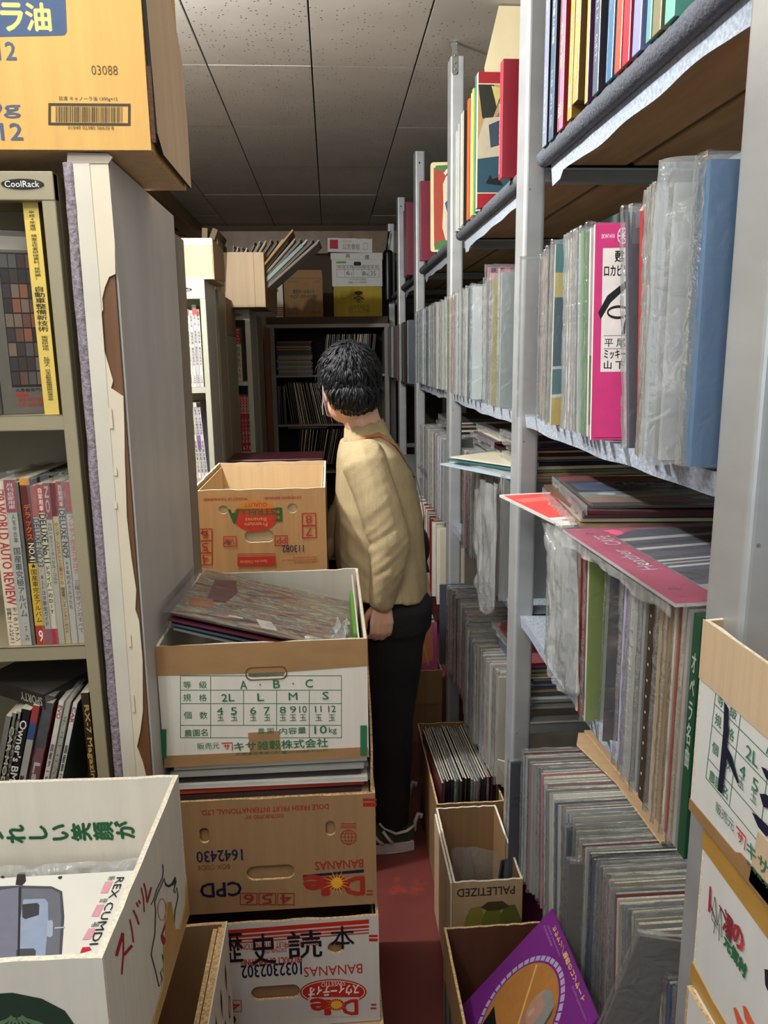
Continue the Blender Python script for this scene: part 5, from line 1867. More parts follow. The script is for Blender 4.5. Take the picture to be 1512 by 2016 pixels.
# red/white record and film-wrapped pile behind it
e = flat_lp('flat red and white record jutting out at the corner of the pile', 0.402, 1.290, 1.1965, radians(8), '#cfcac4', t=0.005, top=gloss('#d8d2c8'))
a = Art(Matrix.Translation((0, 0, 0.005)), (0, 0, 314, 314), 0.314, 0.314)
a.rect(4, 14, 310, 250, '#c94a44')
a.poly([(4, 250), (310, 250), (310, 268), (4, 268)], '#e0dbd2')
a.poly([(14, 60), (300, 20), (300, 40), (14, 100)], '#d96a60')
a.text('TOP', 20, 272, 90, 300, '#c94a44', bold=0.05)
a.build('cover_print', e)
pl = [('tan', -9, 0.425, 1.262), ('cream', -6, 0.428, 1.270), ('brown', -3, 0.432, 1.262), ('maroon', -8, 0.436, 1.255)]
z_ = 1.203
for k, (c_, yw, x, y) in enumerate(pl):
    flat_lp('flat %s record in film, layer %s of the pile under the cigarette cover' % (c_, ['lowest', 'second', 'third', 'fourth'][k]), x, y, z_, radians(yw), c_, t=0.006, bag=(k in (1, 3)), group='pile under the cigarette cover')
    z_ += 0.0085
e = flat_lp('flat film-wrapped record with racing-style oval logo topping the pile', 0.446, 1.262, z_, radians(-6), '#6a5c50', t=0.005, bag=True, top=gloss('#43464e'))
a = Art(Matrix.Translation((0, 0, 0.005)), (0, 0, 314, 314), 0.314, 0.314)
a.rect(0, 0, 314, 55, '#9c3a36')
a.rect(0, 55, 314, 190, '#34363c')
a.poly([(10, 90), (100, 70), (130, 130), (60, 175), (8, 160)], '#4a5f86')
a.oval(150, 88, 92, 30, '#8a8c90')
a.oval(170, 92, 74, 27, '#22242a')
a.text('Marlboro', 112, 80, 232, 106, '#d9d9d4', bold=0.05)
a.rect(150, 124, 214, 138, '#b5606a')
a.rect(153, 127, 211, 135, '#d0a8a8')
a.poly([(0, 190), (314, 150), (314, 230), (0, 262)], '#98a09e')
a.poly([(0, 240), (314, 215), (314, 290), (0, 290)], '#a5866a')
a.poly([(60, 225), (220, 190), (240, 205), (90, 245)], '#c3c5c0')
a.build('cover_print', e)

# piles in the second bay and behind (dark flat records)
rb = random.Random(31)
for p_, (x, y, z0, n_, grp, cols) in enumerate(((0.478, 1.760, 1.200, 13, 'pile beyond second post', ['tan', 'black', 'brown', 'cream', 'maroon', 'slate', 'olive']),
                                              (0.478, 2.12, 1.200, 11, 'pile amid second bay', ['black', 'brown', 'slate', 'cream', 'green', 'maroon']),
                                              (0.465, 2.95, 1.190, 9, 'pile in third bay', ['black', 'slate', 'brown', 'cream']),
                                              (0.480, 1.765, 0.620, 16, 'low pile past second post', ['cream', 'grey', 'lilac', 'tan', 'white', 'slate', 'red']),
                                              (0.420, 3.20, 0.985, 4, 'low pile in third bay', ['grey', 'white', 'slate']))):
    z = z0
    cs = pick_colours(rb, cols, n_)
    for k in range(n_):
        c_ = cs[k]
        th = rb.uniform(0.004, 0.0075)
        if k == 0:
            lab = '%s flat record lowest in the %s, under a %s one' % (c_, grp, cs[1])
        elif k == n_ - 1:
            lab = '%s flat record topmost in the %s, over a %s one' % (c_, grp, cs[k - 1])
        else:
            lab = '%s flat record over a %s and under a %s one, %s' % (c_, cs[k - 1], cs[k + 1], grp)
        flat_lp(lab, x + rb.uniform(-0.012, 0.012), y + rb.uniform(-0.01, 0.01), z, rb.uniform(-0.05, 0.05), c_, t=th, bag=(k % 3 == 1 or k == n_ - 1), group='records in the ' + grp)
        z += th + 0.0016
# white/green/blue leaning stack sticking out above second-bay row
for k, (c_, yw, dz) in enumerate((('pale blue', 26, 0.0), ('grey', 20, 0.007), ('teal', 30, 0.014), ('cream', 33, 0.021))):
    flat_lp('%s record jutting cornerwise over the second bay row, %s' % (c_, ['lowest one', 'second up', 'third up', 'topmost one'][k]), 0.435 + 0.02 * k, 1.800, 1.2005 + dz, radians(yw), c_, t=0.004, bag=(k == 1), roll=0.0, group='cornerwise records over the second bay row')

# upright records of this level, nearest bay
AB3 = [  # y, x, colour, thickness, label
    (1.470, 0.440, 'pale blue', 0.008, 'pale blue film-wrapped record at the far end of low shelf row'),
    (1.448, 0.440, 'grey', 0.008, 'grey film-wrapped record second from the far end, low shelf'),
    (1.425, 0.438, 'cream', 0.008, 'cream film-wrapped record with crinkled top, low shelf'),
    (1.400, 0.436, 'pale green', 0.008, 'pale green film-wrapped record, low shelf nearest bay'),
    (1.375, 0.434, 'grey', 0.010, 'grey record in milky film under the red flat corner'),
    (1.345, 0.432, 'white', 0.010, 'white record in milky film behind the big crumpled bag'),
    (1.312, 0.430, 'lilac', 0.010, 'lilac-grey record in milky film by the crumpled bag'),
]
for k, (y, x, c_, t_, lab) in enumerate(AB3):
    lp(lab, x, y, Z3, c_, t_, bag=k % 5, tilt=-0.03, milky=True)
e = lp('white record with red stripe spine beside the crumpled bag', 0.415, 1.215, Z3, '#d8cdb8', 0.007, bag=None, tilt=-0.055)
e = lp('deep red record in the low shelf row beside white-spined one', 0.415, 1.200, Z3, '#8e2026', 0.009, bag=None, tilt=-0.055, face='#8e2026')
e = lp('record with cream spine top and lime green cover', 0.417, 1.175, Z3, '#cfcab0', 0.007, bag=2, tilt=-0.045, face='#8a9a2c')
e = lp('dark brown record with round black label and square bracket print', 0.425, 1.110, Z3, '#2a2420', 0.010, bag=1, tilt=-0.035, yaw=-0.38, face='#3a2a20')
a = Art(frameM((0, -0.0054, 0), (1, 0, 0), (0, -1, 0)), (0, 0, 314, 314), 0.314, 0.314)
a.rect(0, 0, 314, 314, art_mat('sepia_cover', ['#1c1a18', '#2a2018', '#4c3420', '#6a5844'], 8, 3))
a.ring(14, 12, 60, 96, 3, '#8a8a84')
a.rect(30, 15, 70, 92, '#24201e')
a.rect(14, 52, 30, 54, '#8a8a84')
a.oval(110, 168, 64, 64, '#151a26')
a.text('No.', 62, 150, 104, 162, '#c9ccd0', bold=0.03)
a.text('20', 74, 182, 88, 192, '#c9ccd0', bold=0.02)
a.build('cover_print', e)
for k, (y, x, c_, f_, t_, lab) in enumerate((
        (1.035, 0.422, '#a89cb4', '#8c8298', 0.010, 'lilac-edged record in glossy film, low shelf row'),
        (1.015, 0.424, '#c4bcc0', '#9a9096', 0.008, 'pale mauve record in glossy film beside the lilac one'),
        (0.992, 0.420, '#9c9a90', '#8c8a82', 0.016, 'thick warm grey record jutting low from the row'),
        (0.962, 0.420, '#8a867a', '#8a867a', 0.008, 'grey-tan record before the star-dotted brown one'))):
    lp(lab, x, y, Z3 - 0.0 * k, c_, t_, bag=k, tilt=-0.01, face=f_, milky=(k == 2))
e = lp('dark brown record spine dotted with small white stars', 0.418, 0.938, Z3, '#3a2e24', 0.016, bag=None, face='#3a2e24')
a = Art(frameM((-0.0003, 0.008, 0), (0, -1, 0), (-1, 0, 0)), (0, 0, 16, 314), 0.016, 0.314)
for q in range(13):
    for w_ in range(5):
        an = w_ * 2 * pi / 5 - pi / 2
        a.line([(8, 20 + 23 * q), (8 + 2.4 * cos(an), 20 + 23 * q + 2.4 * sin(an))], 1.0, '#c9c3b4')
a.build('spine_stars', e)
for k, (y, c_, t_, lab) in enumerate((
        (0.912, '#b29c7c', 0.012, 'tan record right of the star-dotted spine'), (0.898, '#c9a87c', 0.006, 'golden tan record in low shelf row'),
        (0.886, '#9a7c52', 0.010, 'brown-tan record beside the golden tan one'), (0.872, '#d8c8a8', 0.006, 'pale cream record before the thin red spine'),
        (0.862, '#a83428', 0.005, 'thin red-spined record in low shelf row'), (0.852, '#d0b896', 0.008, 'light tan record right of the thin red spine'),
        (0.838, '#b8b2a4', 0.008, 'pale grey record beside the green box set'))):
    lp(lab, 0.420, y, Z3, c_, t_, bag=None if k % 2 else k % 5)
e = lp('dark green box set with pale lettering beside the right-hand cartons', 0.420, 0.818, Z3, '#235236', 0.018, bag=None, face='#1e4830', name='record_box_set', cat='box set')
a = Art(frameM((-0.0003, 0.009, 0), (0, -1, 0), (-1, 0, 0)), (0, 0, 1, 1), 0.018, 0.314)
a.text('オペラ名曲', 0.2, 0.15, 0.8, 0.62, '#a9b8a8', vertical=True, bold=0.03)
a.build('spine_lettering', e)


def crumpled(name, label, outline_fn, M, nu, nv, mt, loc, amp=0.012, fr=9.0, seed=0.0, depth=0.02):
    """a crumpled film bag: two film layers meeting at the rim"""
    e = thing(name, label, 'plastic bag', loc)
    b = MB()
    for sg in (-1, 1):
        def f(u, v, sg=sg):
            x, z = outline_fn(u, v)
            n_ = noise.noise(Vector((x * fr * 3, z * fr, seed + sg)))
            n2 = abs(noise.noise(Vector((x * fr * 6, z * fr * 2.2, seed + 7 + sg))))
            k = sin(pi * u) ** 0.5 if 0 < u < 1 else 0
            p = Vector((x + 0.004 * n_, sg * depth * k + amp * n_ * (0.4 + k) + amp * 0.8 * n2 * k, z + 0.004 * n2))
            return M @ p
        b.grid(f, nu, nv, mt)
    b.build('film', e, smooth=True)
    return e


# big crumpled bag in the nearest bay: spans y 1.47..1.2 and hangs in front of the row
def lerp_outline(Lp, Rp):
    def f(u, v):
        def at(P_):
            for (v0, x0), (v1, x1) in zip(P_, P_[1:]):
                if v <= v1:
                    return x0 + (x1 - x0) * (v - v0) / (v1 - v0)
            return P_[-1][1]
        return (at(Lp) + (at(Rp) - at(Lp)) * u, v)
    return f


# bag plane: x axis of the bag runs towards the viewer along the shelf front
Mb = Matrix(((0, 1, 0, 0), (-1, 0, 0, 0), (0, 0, 1, 0), (0, 0, 0, 1)))


def scaled(f, sx, sz):
    return lambda u, v: (f(u, v)[0] * sx, f(u, v)[1] * sz)


ol = lerp_outline([(0, 0.06), (0.08, 0.035), (0.35, 0.055), (0.62, 0.03), (0.78, 0.045), (0.86, 0.0), (0.93, -0.03), (1.0, 0.02)], [(0, 0.19), (0.1, 0.235), (0.5, 0.215), (0.8, 0.205), (1, 0.19)])
crumpled('crumpled_film_bag', 'big crumpled milky film bag hanging from low shelf row, nearest bay', scaled(ol, 1.0, 0.30), Mb, 30, 44, CLEAR_M, (0.408, 1.415, 0.900), amp=0.010, fr=11, seed=2, depth=0.012)
ol = lerp_outline([(0, 0.10), (0.10, 0.03), (0.2, 0.06), (0.32, 0.06), (0.42, 0.01), (0.6, 0.02), (0.8, 0.03), (1.0, 0.0)], [(0, 0.19), (0.12, 0.24), (0.5, 0.25), (1, 0.25)])
crumpled('crumpled_film_bag', 'crumpled clear film bag drooping beside the second post, second bay', scaled(ol, 1.25, 0.36), Mb, 30, 44, CLEAR_M, (0.400, 2.13, 0.82), amp=0.010, fr=9, seed=9, depth=0.012)
lp_row('low shelf of second bay', 'upright records on the low shelf of the second bay', 1.83, 2.42, 0.425, Z3, 0.020, ['ivory', 'white', 'cream', 'grey', 'pale green', 'pink', 'white'], 41, tj=(0.005, 0.012), bagp=1.0, milky=0.7)
lp_row('low shelf of third bay', 'upright records on the low shelf of the third bay', 2.84, 3.45, 0.415, 0.872, 0.028, ['ivory', 'white', 'pink', 'cream', 'grey', 'lilac'], 42, tj=(0.006, 0.014), bagp=1.0, milky=0.7)
lp_row('bottom row of third bay', 'upright records at the bottom of the third bay', 2.86, 3.6, 0.405, 0.52, 0.034, ['ivory', 'white', 'brown', 'red', 'cream', 'grey', 'maroon'], 43, tj=(0.006, 0.016), bagp=0.6, far='all')

# cardboard sheet under the low shelf row
e = thing('cardboard_sheet', 'loose brown corrugated sheet sticking out above the long record row', 'cardboard', (0.548, 1.20, 0.628), (0, radians(2), 0))
b = MB()
b.prism([[(0.03, 0.0), (0.24, 0.0), (0.24, 0.41), (0.01, 0.41), (-0.01, 0.36), (0.022, 0.2)]], Matrix.Identity(4), 0.005, KRAFT, CORR)
b.prism([[(0.04, 0.1), (0.23, 0.0), (0.23, 0.40), (0.02, 0.40)]], Matrix.Translation((0, 0, 0.012)), 0.004, KRAFT, CORR)
b.build('sheet', e)

# ---------------------------------------------------------------- the long low row, nearest bay
lp_row('the long low row', 'records in the long low row of the nearest bay', 0.830, 1.560, lambda y: 0.422 + max(0, (1.56 - y)) * 0.075 + 0.006 * sin(y * 40), 0.295, 0.0105, DULL, 51,
       tj=(0.0030, 0.0060), bagp=0.55, tiltf=lambda y: -0.05 + 0.04 * sin(y * 17), xj=0.005, hj=0.006, milky=0.25)
lp('dark purple-black record hanging low in front of the second post foot', 0.395, 1.600, 0.255, '#2c2430', 0.006, bag=3, tilt=0.02, yaw=0.08, face='#2c2430')
lp('dull magenta record standing behind the second post foot', 0.402, 1.625, 0.045, '#6e2f4c', 0.010, bag=None, tilt=0.0, face='#6e2f4c')
lp('teal-edged record standing out from the low row', 0.432, 1.285, 0.290, '#2f5a5e', 0.012, bag=2, face='#2a4a50')
lp('brown-grey record in film with long face showing, low row', 0.418, 1.225, 0.262, '#5a5348', 0.010, bag=4, yaw=-0.12, face='#6a6252')
e = lp('big grey film-sleeved record with blank stamp leaning at the row front', 0.372, 0.985, 0.375, '#85807a', 0.004, bag=1, tilt=0.22, yaw=-0.10, lean=0.16, face='#8c877c', s=0.33, milky=True)
a = Art(frameM((0, -0.0024, 0), (1, 0, 0), (0, -1, 0)), (0, 0, 330, 330), 0.33, 0.33)
a.ring(120, 34, 156, 66, 2, '#6a655c')
a.oval(138, 50, 11, 10, '#77726a')
a.text('J.I', 240, 26, 262, 42, '#6a655c')
a.oval(240, 230, 90, 70, '#4c4c50')
a.build('stamp_print', e)
b = MB()
b.grid(lambda u, v: Vector((0.46 + 0.30 * u, 0.78 + 0.78 * v, 0.289 + 0.004 * noise.noise(Vector((u * 9, v * 20, 0))))), 10, 30, FELT)
ob = b.build('felt_mat', None, smooth=True)
tag(ob, 'grey fuzzy felt mat under the long low record row', 'mat')

# second bay low row (dim)
lp_row('low row of second bay', 'records in the dim low row of the second bay', 1.860, 2.66, lambda y: 0.418 + 0.010 * sin(y * 11), 0.352, 0.019, ['cream', 'ivory', 'grey', 'tan', 'pink', 'grey', 'black', 'cream'], 52,
       tj=(0.005, 0.012), bagp=0.9, tilt=(-0.02, 0.04), milky=0.5)
e = lp('grey-green record with dark comb pattern at the row far end', 0.385, 2.69, 0.352, '#59606a', 0.012, bag=None, face='#4c5058')
a = Art(frameM((-0.0003, 0.006, 0), (0, -1, 0), (-1, 0, 0)), (0, 0, 12, 314), 0.012, 0.314)
for q in range(26):
    a.rect(1, 4 + 12 * q, 11, 10 + 12 * q, '#26282e')
a.build('comb_print', e)

# ================================================================ open cartons on the floor at the right of the aisle
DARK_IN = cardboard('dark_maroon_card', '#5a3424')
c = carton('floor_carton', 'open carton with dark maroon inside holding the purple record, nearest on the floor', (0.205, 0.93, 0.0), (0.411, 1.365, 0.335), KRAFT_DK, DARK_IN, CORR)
a = left_art(c, (0, 0, 435, 335))
a.poly([(0, 120), (435, 90), (435, 335), (0, 335)], '#6f6a58')
for k in range(7):
    a.poly([(20 + 60 * k, 110), (34 + 60 * k, 108), (60 + 60 * k, 335), (44 + 60 * k, 335)], '#2f3028')
for k in range(4):
    a.poly([(60 + 90 * k, 180), (75 + 90 * k, 176), (90 + 90 * k, 300), (78 + 90 * k, 310)], '#7c2f22')
a.build('side_print', c)
clean(c)
u = Vector((-0.69191398, -0.08814112, -0.7165795)).normalized()
v = Vector((-0.0566257, -0.98283741, 0.1755681)).normalized()
n_ = u.cross(v).normalized()
if n_.dot(Vector((0, 0, 1.5)) - Vector((0.418, 1.30, 0.42))) < 0:
    n_ = -n_
e = thing('purple_record', 'purple record with round portrait of a grey haired man, leaning in nearest floor carton', 'record', (0.412, 1.298, 0.420))
Mx = Matrix((u, n_.cross(u), n_)).transposed().to_4x4()
if n_.cross(u).dot(v) < 0:
    Mx = Matrix((u, v, n_)).transposed().to_4x4()
b = MB()
sg = 1
b.box((0, 0 if n_.cross(u).dot(v) > 0 else 0, -0.004), (0.300, 0.314, 0.0), gloss('#7c2f86'), M=Mx)
b.build('record_sleeve', e)
# printed in coordinates px of the square: x along u (down-left), y along v (towards the viewer)
a = Art(Mx, (0, 314, 300, 0), 0.300, 0.314)
a.f = (21, 330, 321, 16)
a.oring(168, 178, 118, 118, 10, '#b9a5cc', n=80)
for k in range(44):
    q = 2 * pi * k / 44
    a.line([(168 + 108 * cos(q), 178 + 108 * sin(q)), (168 + 118 * cos(q), 178 + 118 * sin(q))], 3, '#6a2a78')
a.oval(168, 178, 104, 104, '#b47a3c', n=60)
a.poly([(168 + 103 * cos(q), 178 + 103 * sin(q)) for q in [0.2 + k * 0.1 for k in range(25)]], '#a06a34')
a.line([(95, 110), (215, 245)], 5, '#dab070')
a.poly([(210, 100), (245, 112), (268, 160), (262, 215), (225, 200), (215, 150)], '#17161a')
a.f = (21 + 60, 330 + 30, 321 + 60, 16 + 30)
# grey-haired head, generic
a.oval(178, 232, 34, 28, '#b58a78', n=30)
a.poly([(150, 214), (142, 236), (150, 262), (178, 274), (208, 262), (214, 244), (196, 252), (176, 250), (166, 236), (166, 216)], '#8d8a86')
a.poly([(150, 262), (178, 274), (208, 262), (198, 270), (178, 279), (160, 274)], '#4a4844')
a.oval(196, 226, 9, 6, '#c79c88', n=16)
a.poly([(206, 214), (222, 218), (226, 232), (214, 240)], '#a87a68')
a.f = (0, 314, 300, 0)
a.text('カラヤン／魅惑のコンサート', 7, 50, 17, 262, '#e6c07a', rot=-90, bold=0.04)
a.text('Opera Intermezzo', 20, 30, 25, 130, '#b58cc0', rot=-90, bold=0.01)
a.text('Berliner Philharmoniker', 20, 215, 24, 300, '#b58cc0', rot=-90, bold=0.0)
a.text('歌劇間奏曲集', 28, 22, 33, 90, '#b58cc0', rot=-90, bold=0.0)
a.build('cover_print', e)

c = carton('floor_carton', 'open kraft carton printed with faded green bananas between first and third floor cartons', (0.250, 1.520, 0.0), (0.411, 1.815, 0.318), KRAFT, KRAFT_DK, CORR_W)
a = front_art(c, (360, 1640, 640, 2250))
a.text('PALLETIZED', 375, 1672, 608, 1712, '#3a3222', rot=180, bold=0.02)
for k in range(3):
    x0 = 410 + 70 * k
    a.poly([(x0 + 20, 1770), (x0 + 60, 1765), (x0 + 90, 1850), (x0 + 80, 1930), (x0 + 30, 1980), (x0 - 10, 1900), (x0, 1820)], ('#8a8436', '#74762f', '#66692c')[k])
a.poly([(470, 1770), (500, 1745), (560, 1745), (590, 1775), (550, 1790), (500, 1790)], '#4c4426')
a.build('banana_print', c)
b = MB()
b.box((-0.0805 - 0.006, -0.14, 0.02), (-0.0805 - 0.001, 0.13, 0.312), KRAFT_LT, top=CORR_W)
b.build('outer_flap', c)
clean(c)
for k, (x, y, z, yw, tl, lab) in enumerate(((0.285, 1.60, 0.03, 0.7, 0.25, 'empty clear sleeve standing at the left in the banana-printed carton'),
                                          (0.325, 1.64, 0.03, 0.5, 0.12, 'empty clear sleeve folded at the middle of the banana-printed carton'))):
    e = thing('empty_clear_sleeve', lab, 'plastic sleeve', (x, y, z), (0, 0, yw))
    b = MB()
    hgt = (0.275, 0.262)[k]

    def fs_(u, v, k=k, hgt=hgt, tl=tl):
        w_ = (1 - abs(v - 0.55) * 0.9)
        return Vector(((u - 0.4) * 0.11 * w_ + 0.02 * v, 0.03 * sin(3 * u + k) * v + tl * v * 0.1, v * hgt))
    b.grid(fs_, 10, 12, CLEAR_H)
    b.build('film', e, smooth=True)
e = lp('dark teal record in film inside the banana-printed carton', 0.300, 1.765, 0.008, '#27404a', 0.006, bag=2, yaw=-0.15, tilt=0.02, s=0.10, face='#27404a')
e = thing('record', 'dark blue record leaning in the banana-printed carton', 'record', (0.345, 1.60, 0.02), (0.0, 0.20, radians(35)))
b = MB()
b.box((0, 0, 0), (0.10, 0.005, 0.27), gloss('#22323f'))
b.build('record_sleeve', e)

c = carton('floor_carton', 'open kraft carton packed with shade-darkened records, third along the aisle floor', (0.262, 1.885, 0.0), (0.452, 2.36, 0.283), KRAFT_DK, KRAFT_DK, CORR)
a = front_art(c, (0, 0, 190, 283))
a.text('PALLETIZED', 14, 18, 130, 38, '#2f2616', rot=180, bold=0.03)
a.build('black_lettering', c)
clean(c)
rb = random.Random(77)
DKN = {'#2c3238': 'shaded slate', '#3d3a28': 'shaded olive', '#3a2c20': 'dark brown', '#4a4438': 'taupe', '#241f1c': 'shaded umber'}  # palette darkened to put the shadow near the floor into the sleeves
x = 0.274
seq = []
PK = pick_colours(rb, ['#2c3238', 'black', '#3d3a28', '#3a2c20', '#4a4438', '#241f1c', 'maroon'], 40)
while x < 0.438:
    seq.append((x, PK[len(seq)] if PK else rb.choice(['slate', 'black', 'olive', 'brown', 'tan', 'cream', 'grey', 'slate', 'black', 'brown', 'maroon']), rb.uniform(0.003, 0.005)))
    x += rb.uniform(0.0062, 0.0085)
for i, (x, c_, t_) in enumerate(seq):
    pv = seq[i - 1][1] if i else 'no'
    nx = seq[i + 1][1] if i < len(seq) - 1 else 'no'
    lp('%s record packed in third floor carton, between %s and %s ones' % (DKN.get(c_, c_), DKN.get(pv, pv), DKN.get(nx, nx)), x, 1.93 + rb.uniform(-0.012, 0.012), 0.010 + rb.uniform(0, 0.006), c_, t_, yaw=pi / 2 + 0.05, tilt=0.03,
       bag=rb.randrange(5) if rb.random() < 0.3 else None, group='records packed in the third floor carton')
e = lp('yellowed record corner poking out beside the third floor carton', 0.440, 1.875, 0.335, 'cream', 0.003, yaw=-0.6, tilt=0.3, s=0.10)

c = carton('small_carton', 'low closed carton on the floor under the pink singles carton', (0.265, 2.76, 0.0), (0.404, 3.08, 0.160), KRAFT_DK, KRAFT_DK, closed=True)
clean(c)
c = carton('small_carton', 'open brown carton of singles with a pink sleeve in front', (0.262, 2.755, 0.1605), (0.404, 3.08, 0.300), KRAFT_DK, KRAFT_DK, CORR)
clean(c)
e = lp('pink and orange sleeve leaning at the front of the singles carton', 0.268, 2.785, 0.172, '#b8588a', 0.004, yaw=0.10, tilt=-0.10, face='#b8588a', s=0.30 * 0.99)
bpy.data.objects.remove(e.children[0])
b = MB()
b.box((0, -0.002, 0), (0.128, 0.002, 0.30), gloss('#b8588a'))
b.build('record_sleeve', e)
a = Art(frameM((0, -0.0024, 0), (1, 0, 0), (0, -1, 0)), (0, 0, 128, 300), 0.128, 0.30)
a.poly([(20, 20), (110, 10), (110, 150), (50, 170), (20, 120)], '#c9805a')
a.line([(60, 20), (90, 170)], 4, '#d8a870')
a.oring(40, 230, 20, 20, 5, '#9c2a50')
a.build('cover_print', e)
rb = random.Random(5)
for k in range(12):
    y = 2.805 + 0.021 * k
    e = thing('record', ['cream', 'grey', 'white', 'dull brown', 'pale', 'ivory'][k % 6] + ' single in the brown carton, %s behind the pink sleeve' % ['right', 'second', 'third', 'fourth', 'fifth', 'sixth', 'seventh', 'eighth', 'ninth', 'tenth', 'eleventh', 'twelfth'][k],
              'record', (0.272, y, 0.172), (-0.10, 0, 0.08), 'singles in the brown carton')
    b = MB()
    b.box((0, -0.002, 0), (0.122, 0.002, 0.285 + rb.uniform(-0.008, 0.004)), gloss(['#cfc6ae', '#8a8880', '#dedad0', '#6a5442', '#c9c4b8', '#d8cfb8'][k % 6]), top=EDGE)
    b.build('record_sleeve', e)

# ================================================================ white cartons stacked at the right frame edge
RB1 = carton('pumpkin_carton', 'open white carton with green size table and black brush mark, topmost at right frame edge', (0.400, 0.345, 0.9875), (0.755, 0.765, 1.213),
             mat('white_card_bright', '#dcdcd6', rough=0.6, var=0.03, scale=(30, 30, 2), bump=0.1), KRAFT, CORR_W)
w, d, h = RB1['dims']
a = Art(frameM((-w / 2, d / 2, 0), (0, -1, 0), (-1, 0, 0)), HBQ, 0.352, 0.2255)
pumpkin_table(a, '#3f7a5c')
a.build('printed_size_table', RB1)
b = MB()
M = frameM((-w / 2 - 0.0012, d / 2, 0), (0, -1, 0), (-1, 0, 0))
b.prism([[(0, 0.158), (d, 0.154), (d, h + 0.001), (0, h + 0.001)]], M, 0.0009, KRAFT_LT)
b.prism([[(-0.001, -0.004), (d, -0.002), (d, 0.022), (0.11, 0.018), (0.10, 0.012), (0.0, 0.010)]], M, 0.0009, TAPE)
b.prism([[(0.128, 0.0), (0.21, 0.0), (0.21, 0.062), (0.135, 0.060)]], M, 0.0010, KRAFT_LT)
b.build('brown_tape', RB1)
a = Art(frameM((-w / 2 - 0.0016, d / 2, 0), (0, -1, 0), (-1, 0, 0)), ((221, 191), (3667, 2618), (88, 1952), (3083, 5691)), d, h)
BK = '#1c1d33'
a.poly([(430, 965), (470, 1030), (465, 1280), (440, 1600), (410, 1840), (365, 1800), (385, 1620), (420, 1240)], BK)
a.poly([(450, 1380), (500, 1480), (570, 1730), (555, 1740), (510, 1640), (440, 1460)], BK)
a.poly([(780, 1580), (826, 1600), (900, 1700), (880, 1740), (826, 1690)], BK)
a.poly([(765, 1835), (826, 1840), (900, 1900), (900, 1990), (800, 1960)], BK)
a.poly([(692, 2010), (752, 2050), (826, 2120), (900, 2200), (826, 2240), (752, 2150)], BK)
a.build('brush_mark', RB1)
clean(RB1)
RB2 = carton('vegetable_carton', 'white carton with ochre tape and red-green hill logo, second at right frame edge', (0.408, 0.345, 0.770), (0.757, 0.745, 0.9865),
             mat('white_card_bright', '#dcdcd6'), KRAFT, CORR_W, closed=True)
w, d, h = RB2['dims']
b = MB()
M = frameM((-w / 2 - 0.0012, d / 2, 0), (0, -1, 0), (-1, 0, 0))
b.prism([[(0, 0.178), (d, 0.165), (d, h), (0, h)]], M, 0.0009, TAPE_YL)
b.prism([[(-0.004, 0.0), (d, 0.0), (d, 0.020), (0.05, 0.020), (-0.001, 0.026)]], M, 0.0009, TAPE_YL)
b.build('ochre_tape', RB2)
a = Art(frameM((-w / 2 - 0.0014, d / 2, 0), (0, -1, 0), (-1, 0, 0)), RB2Q, d, h)
a.poly([(290, 700), (305, 705), (300, 900), (290, 950), (275, 940)], '#b82c4c')
a.line([(298, 880), (325, 960), (350, 1040)], 8, '#7c2c3c')
a.line([(310, 1000), (340, 800), (365, 1080), (395, 900), (410, 1190), (310, 1010)], 7, '#2f5c48')
a.line([(330, 1150), (345, 1030)], 6, '#2f5c48')
a.line([(380, 1225), (385, 1060)], 6, '#2f5c48')
a.mtext('湯', (415, 1110), (500, 1235), 0.026, '#8a2a30', bold=0.0008)
a.mtext('の', (505, 1210), (600, 1345), 0.024, '#a8323c', bold=0.0012)
a.mtext('元気村', (425, 1260), (630, 1590), 0.017, '#2f6b46', bold=0.0010)
a.line([(385, 880), (440, 990), (480, 1060)], 10, '#7a2a30')
for k in range(9):
    q = 2 * pi * k / 9
    a.line([(600, 1260), (600 + 34 * cos(q), 1260 + 70 * sin(q))], 6, '#e0504c')
a.poly([(520, 1860), (545, 1860), (590, 1960), (640, 2060), (600, 2100), (560, 2020)], '#dd6440')
a.poly([(610, 1840), (640, 1850), (690, 1960), (740, 2060), (690, 2090), (630, 1960)], '#dd6440')
a.poly([(820, 1490), (860, 1500), (880, 1650), (850, 1700), (826, 1640)], '#26262c')
a.build('hill_logo', RB2)
clean(RB2)
c = carton('vegetable_carton', 'ochre-taped plain white carton, third from the top at right frame edge', (0.400, 0.345, 0.535), (0.755, 0.740, 0.7690), mat('white_card_bright', '#dcdcd6'), KRAFT, closed=True)
clean(c)
c = carton('banana_carton', 'plain kraft carton at the right edge, on the floor carton under white ones', (0.400, 0.345, 0.2685), (0.755, 0.740, 0.534), KRAFT, KRAFT, closed=True)
clean(c)
c = carton('banana_carton', 'plain kraft carton on the floor carrying the right edge stack', (0.400, 0.345, 0.0), (0.755, 0.740, 0.2675), KRAFT, KRAFT, closed=True)
clean(c)

# ================================================================ records between the near cartons and in the near carton
z = 0.7415
for k, (c_, nm) in enumerate(reversed(PILE)):
    flat_lp('flat %s record, %s of the pile between the two near cartons' % (nm, ['lowest', 'second', 'third', 'fourth', 'fifth', 'top'][k]), -0.300 + 0.006 * (k % 3), 1.224 + 0.004 * (k % 2), z, random.uniform(-0.01, 0.01), c_, t=0.0085, bag=(k in (2, 4)), group='flat pile between the near cartons', s=0.335)
    z += 0.0115
# side-standing records in the kraft carton beside the white one
for k, (c_, x) in enumerate((('pale blue', 0.0515), )):
    pass
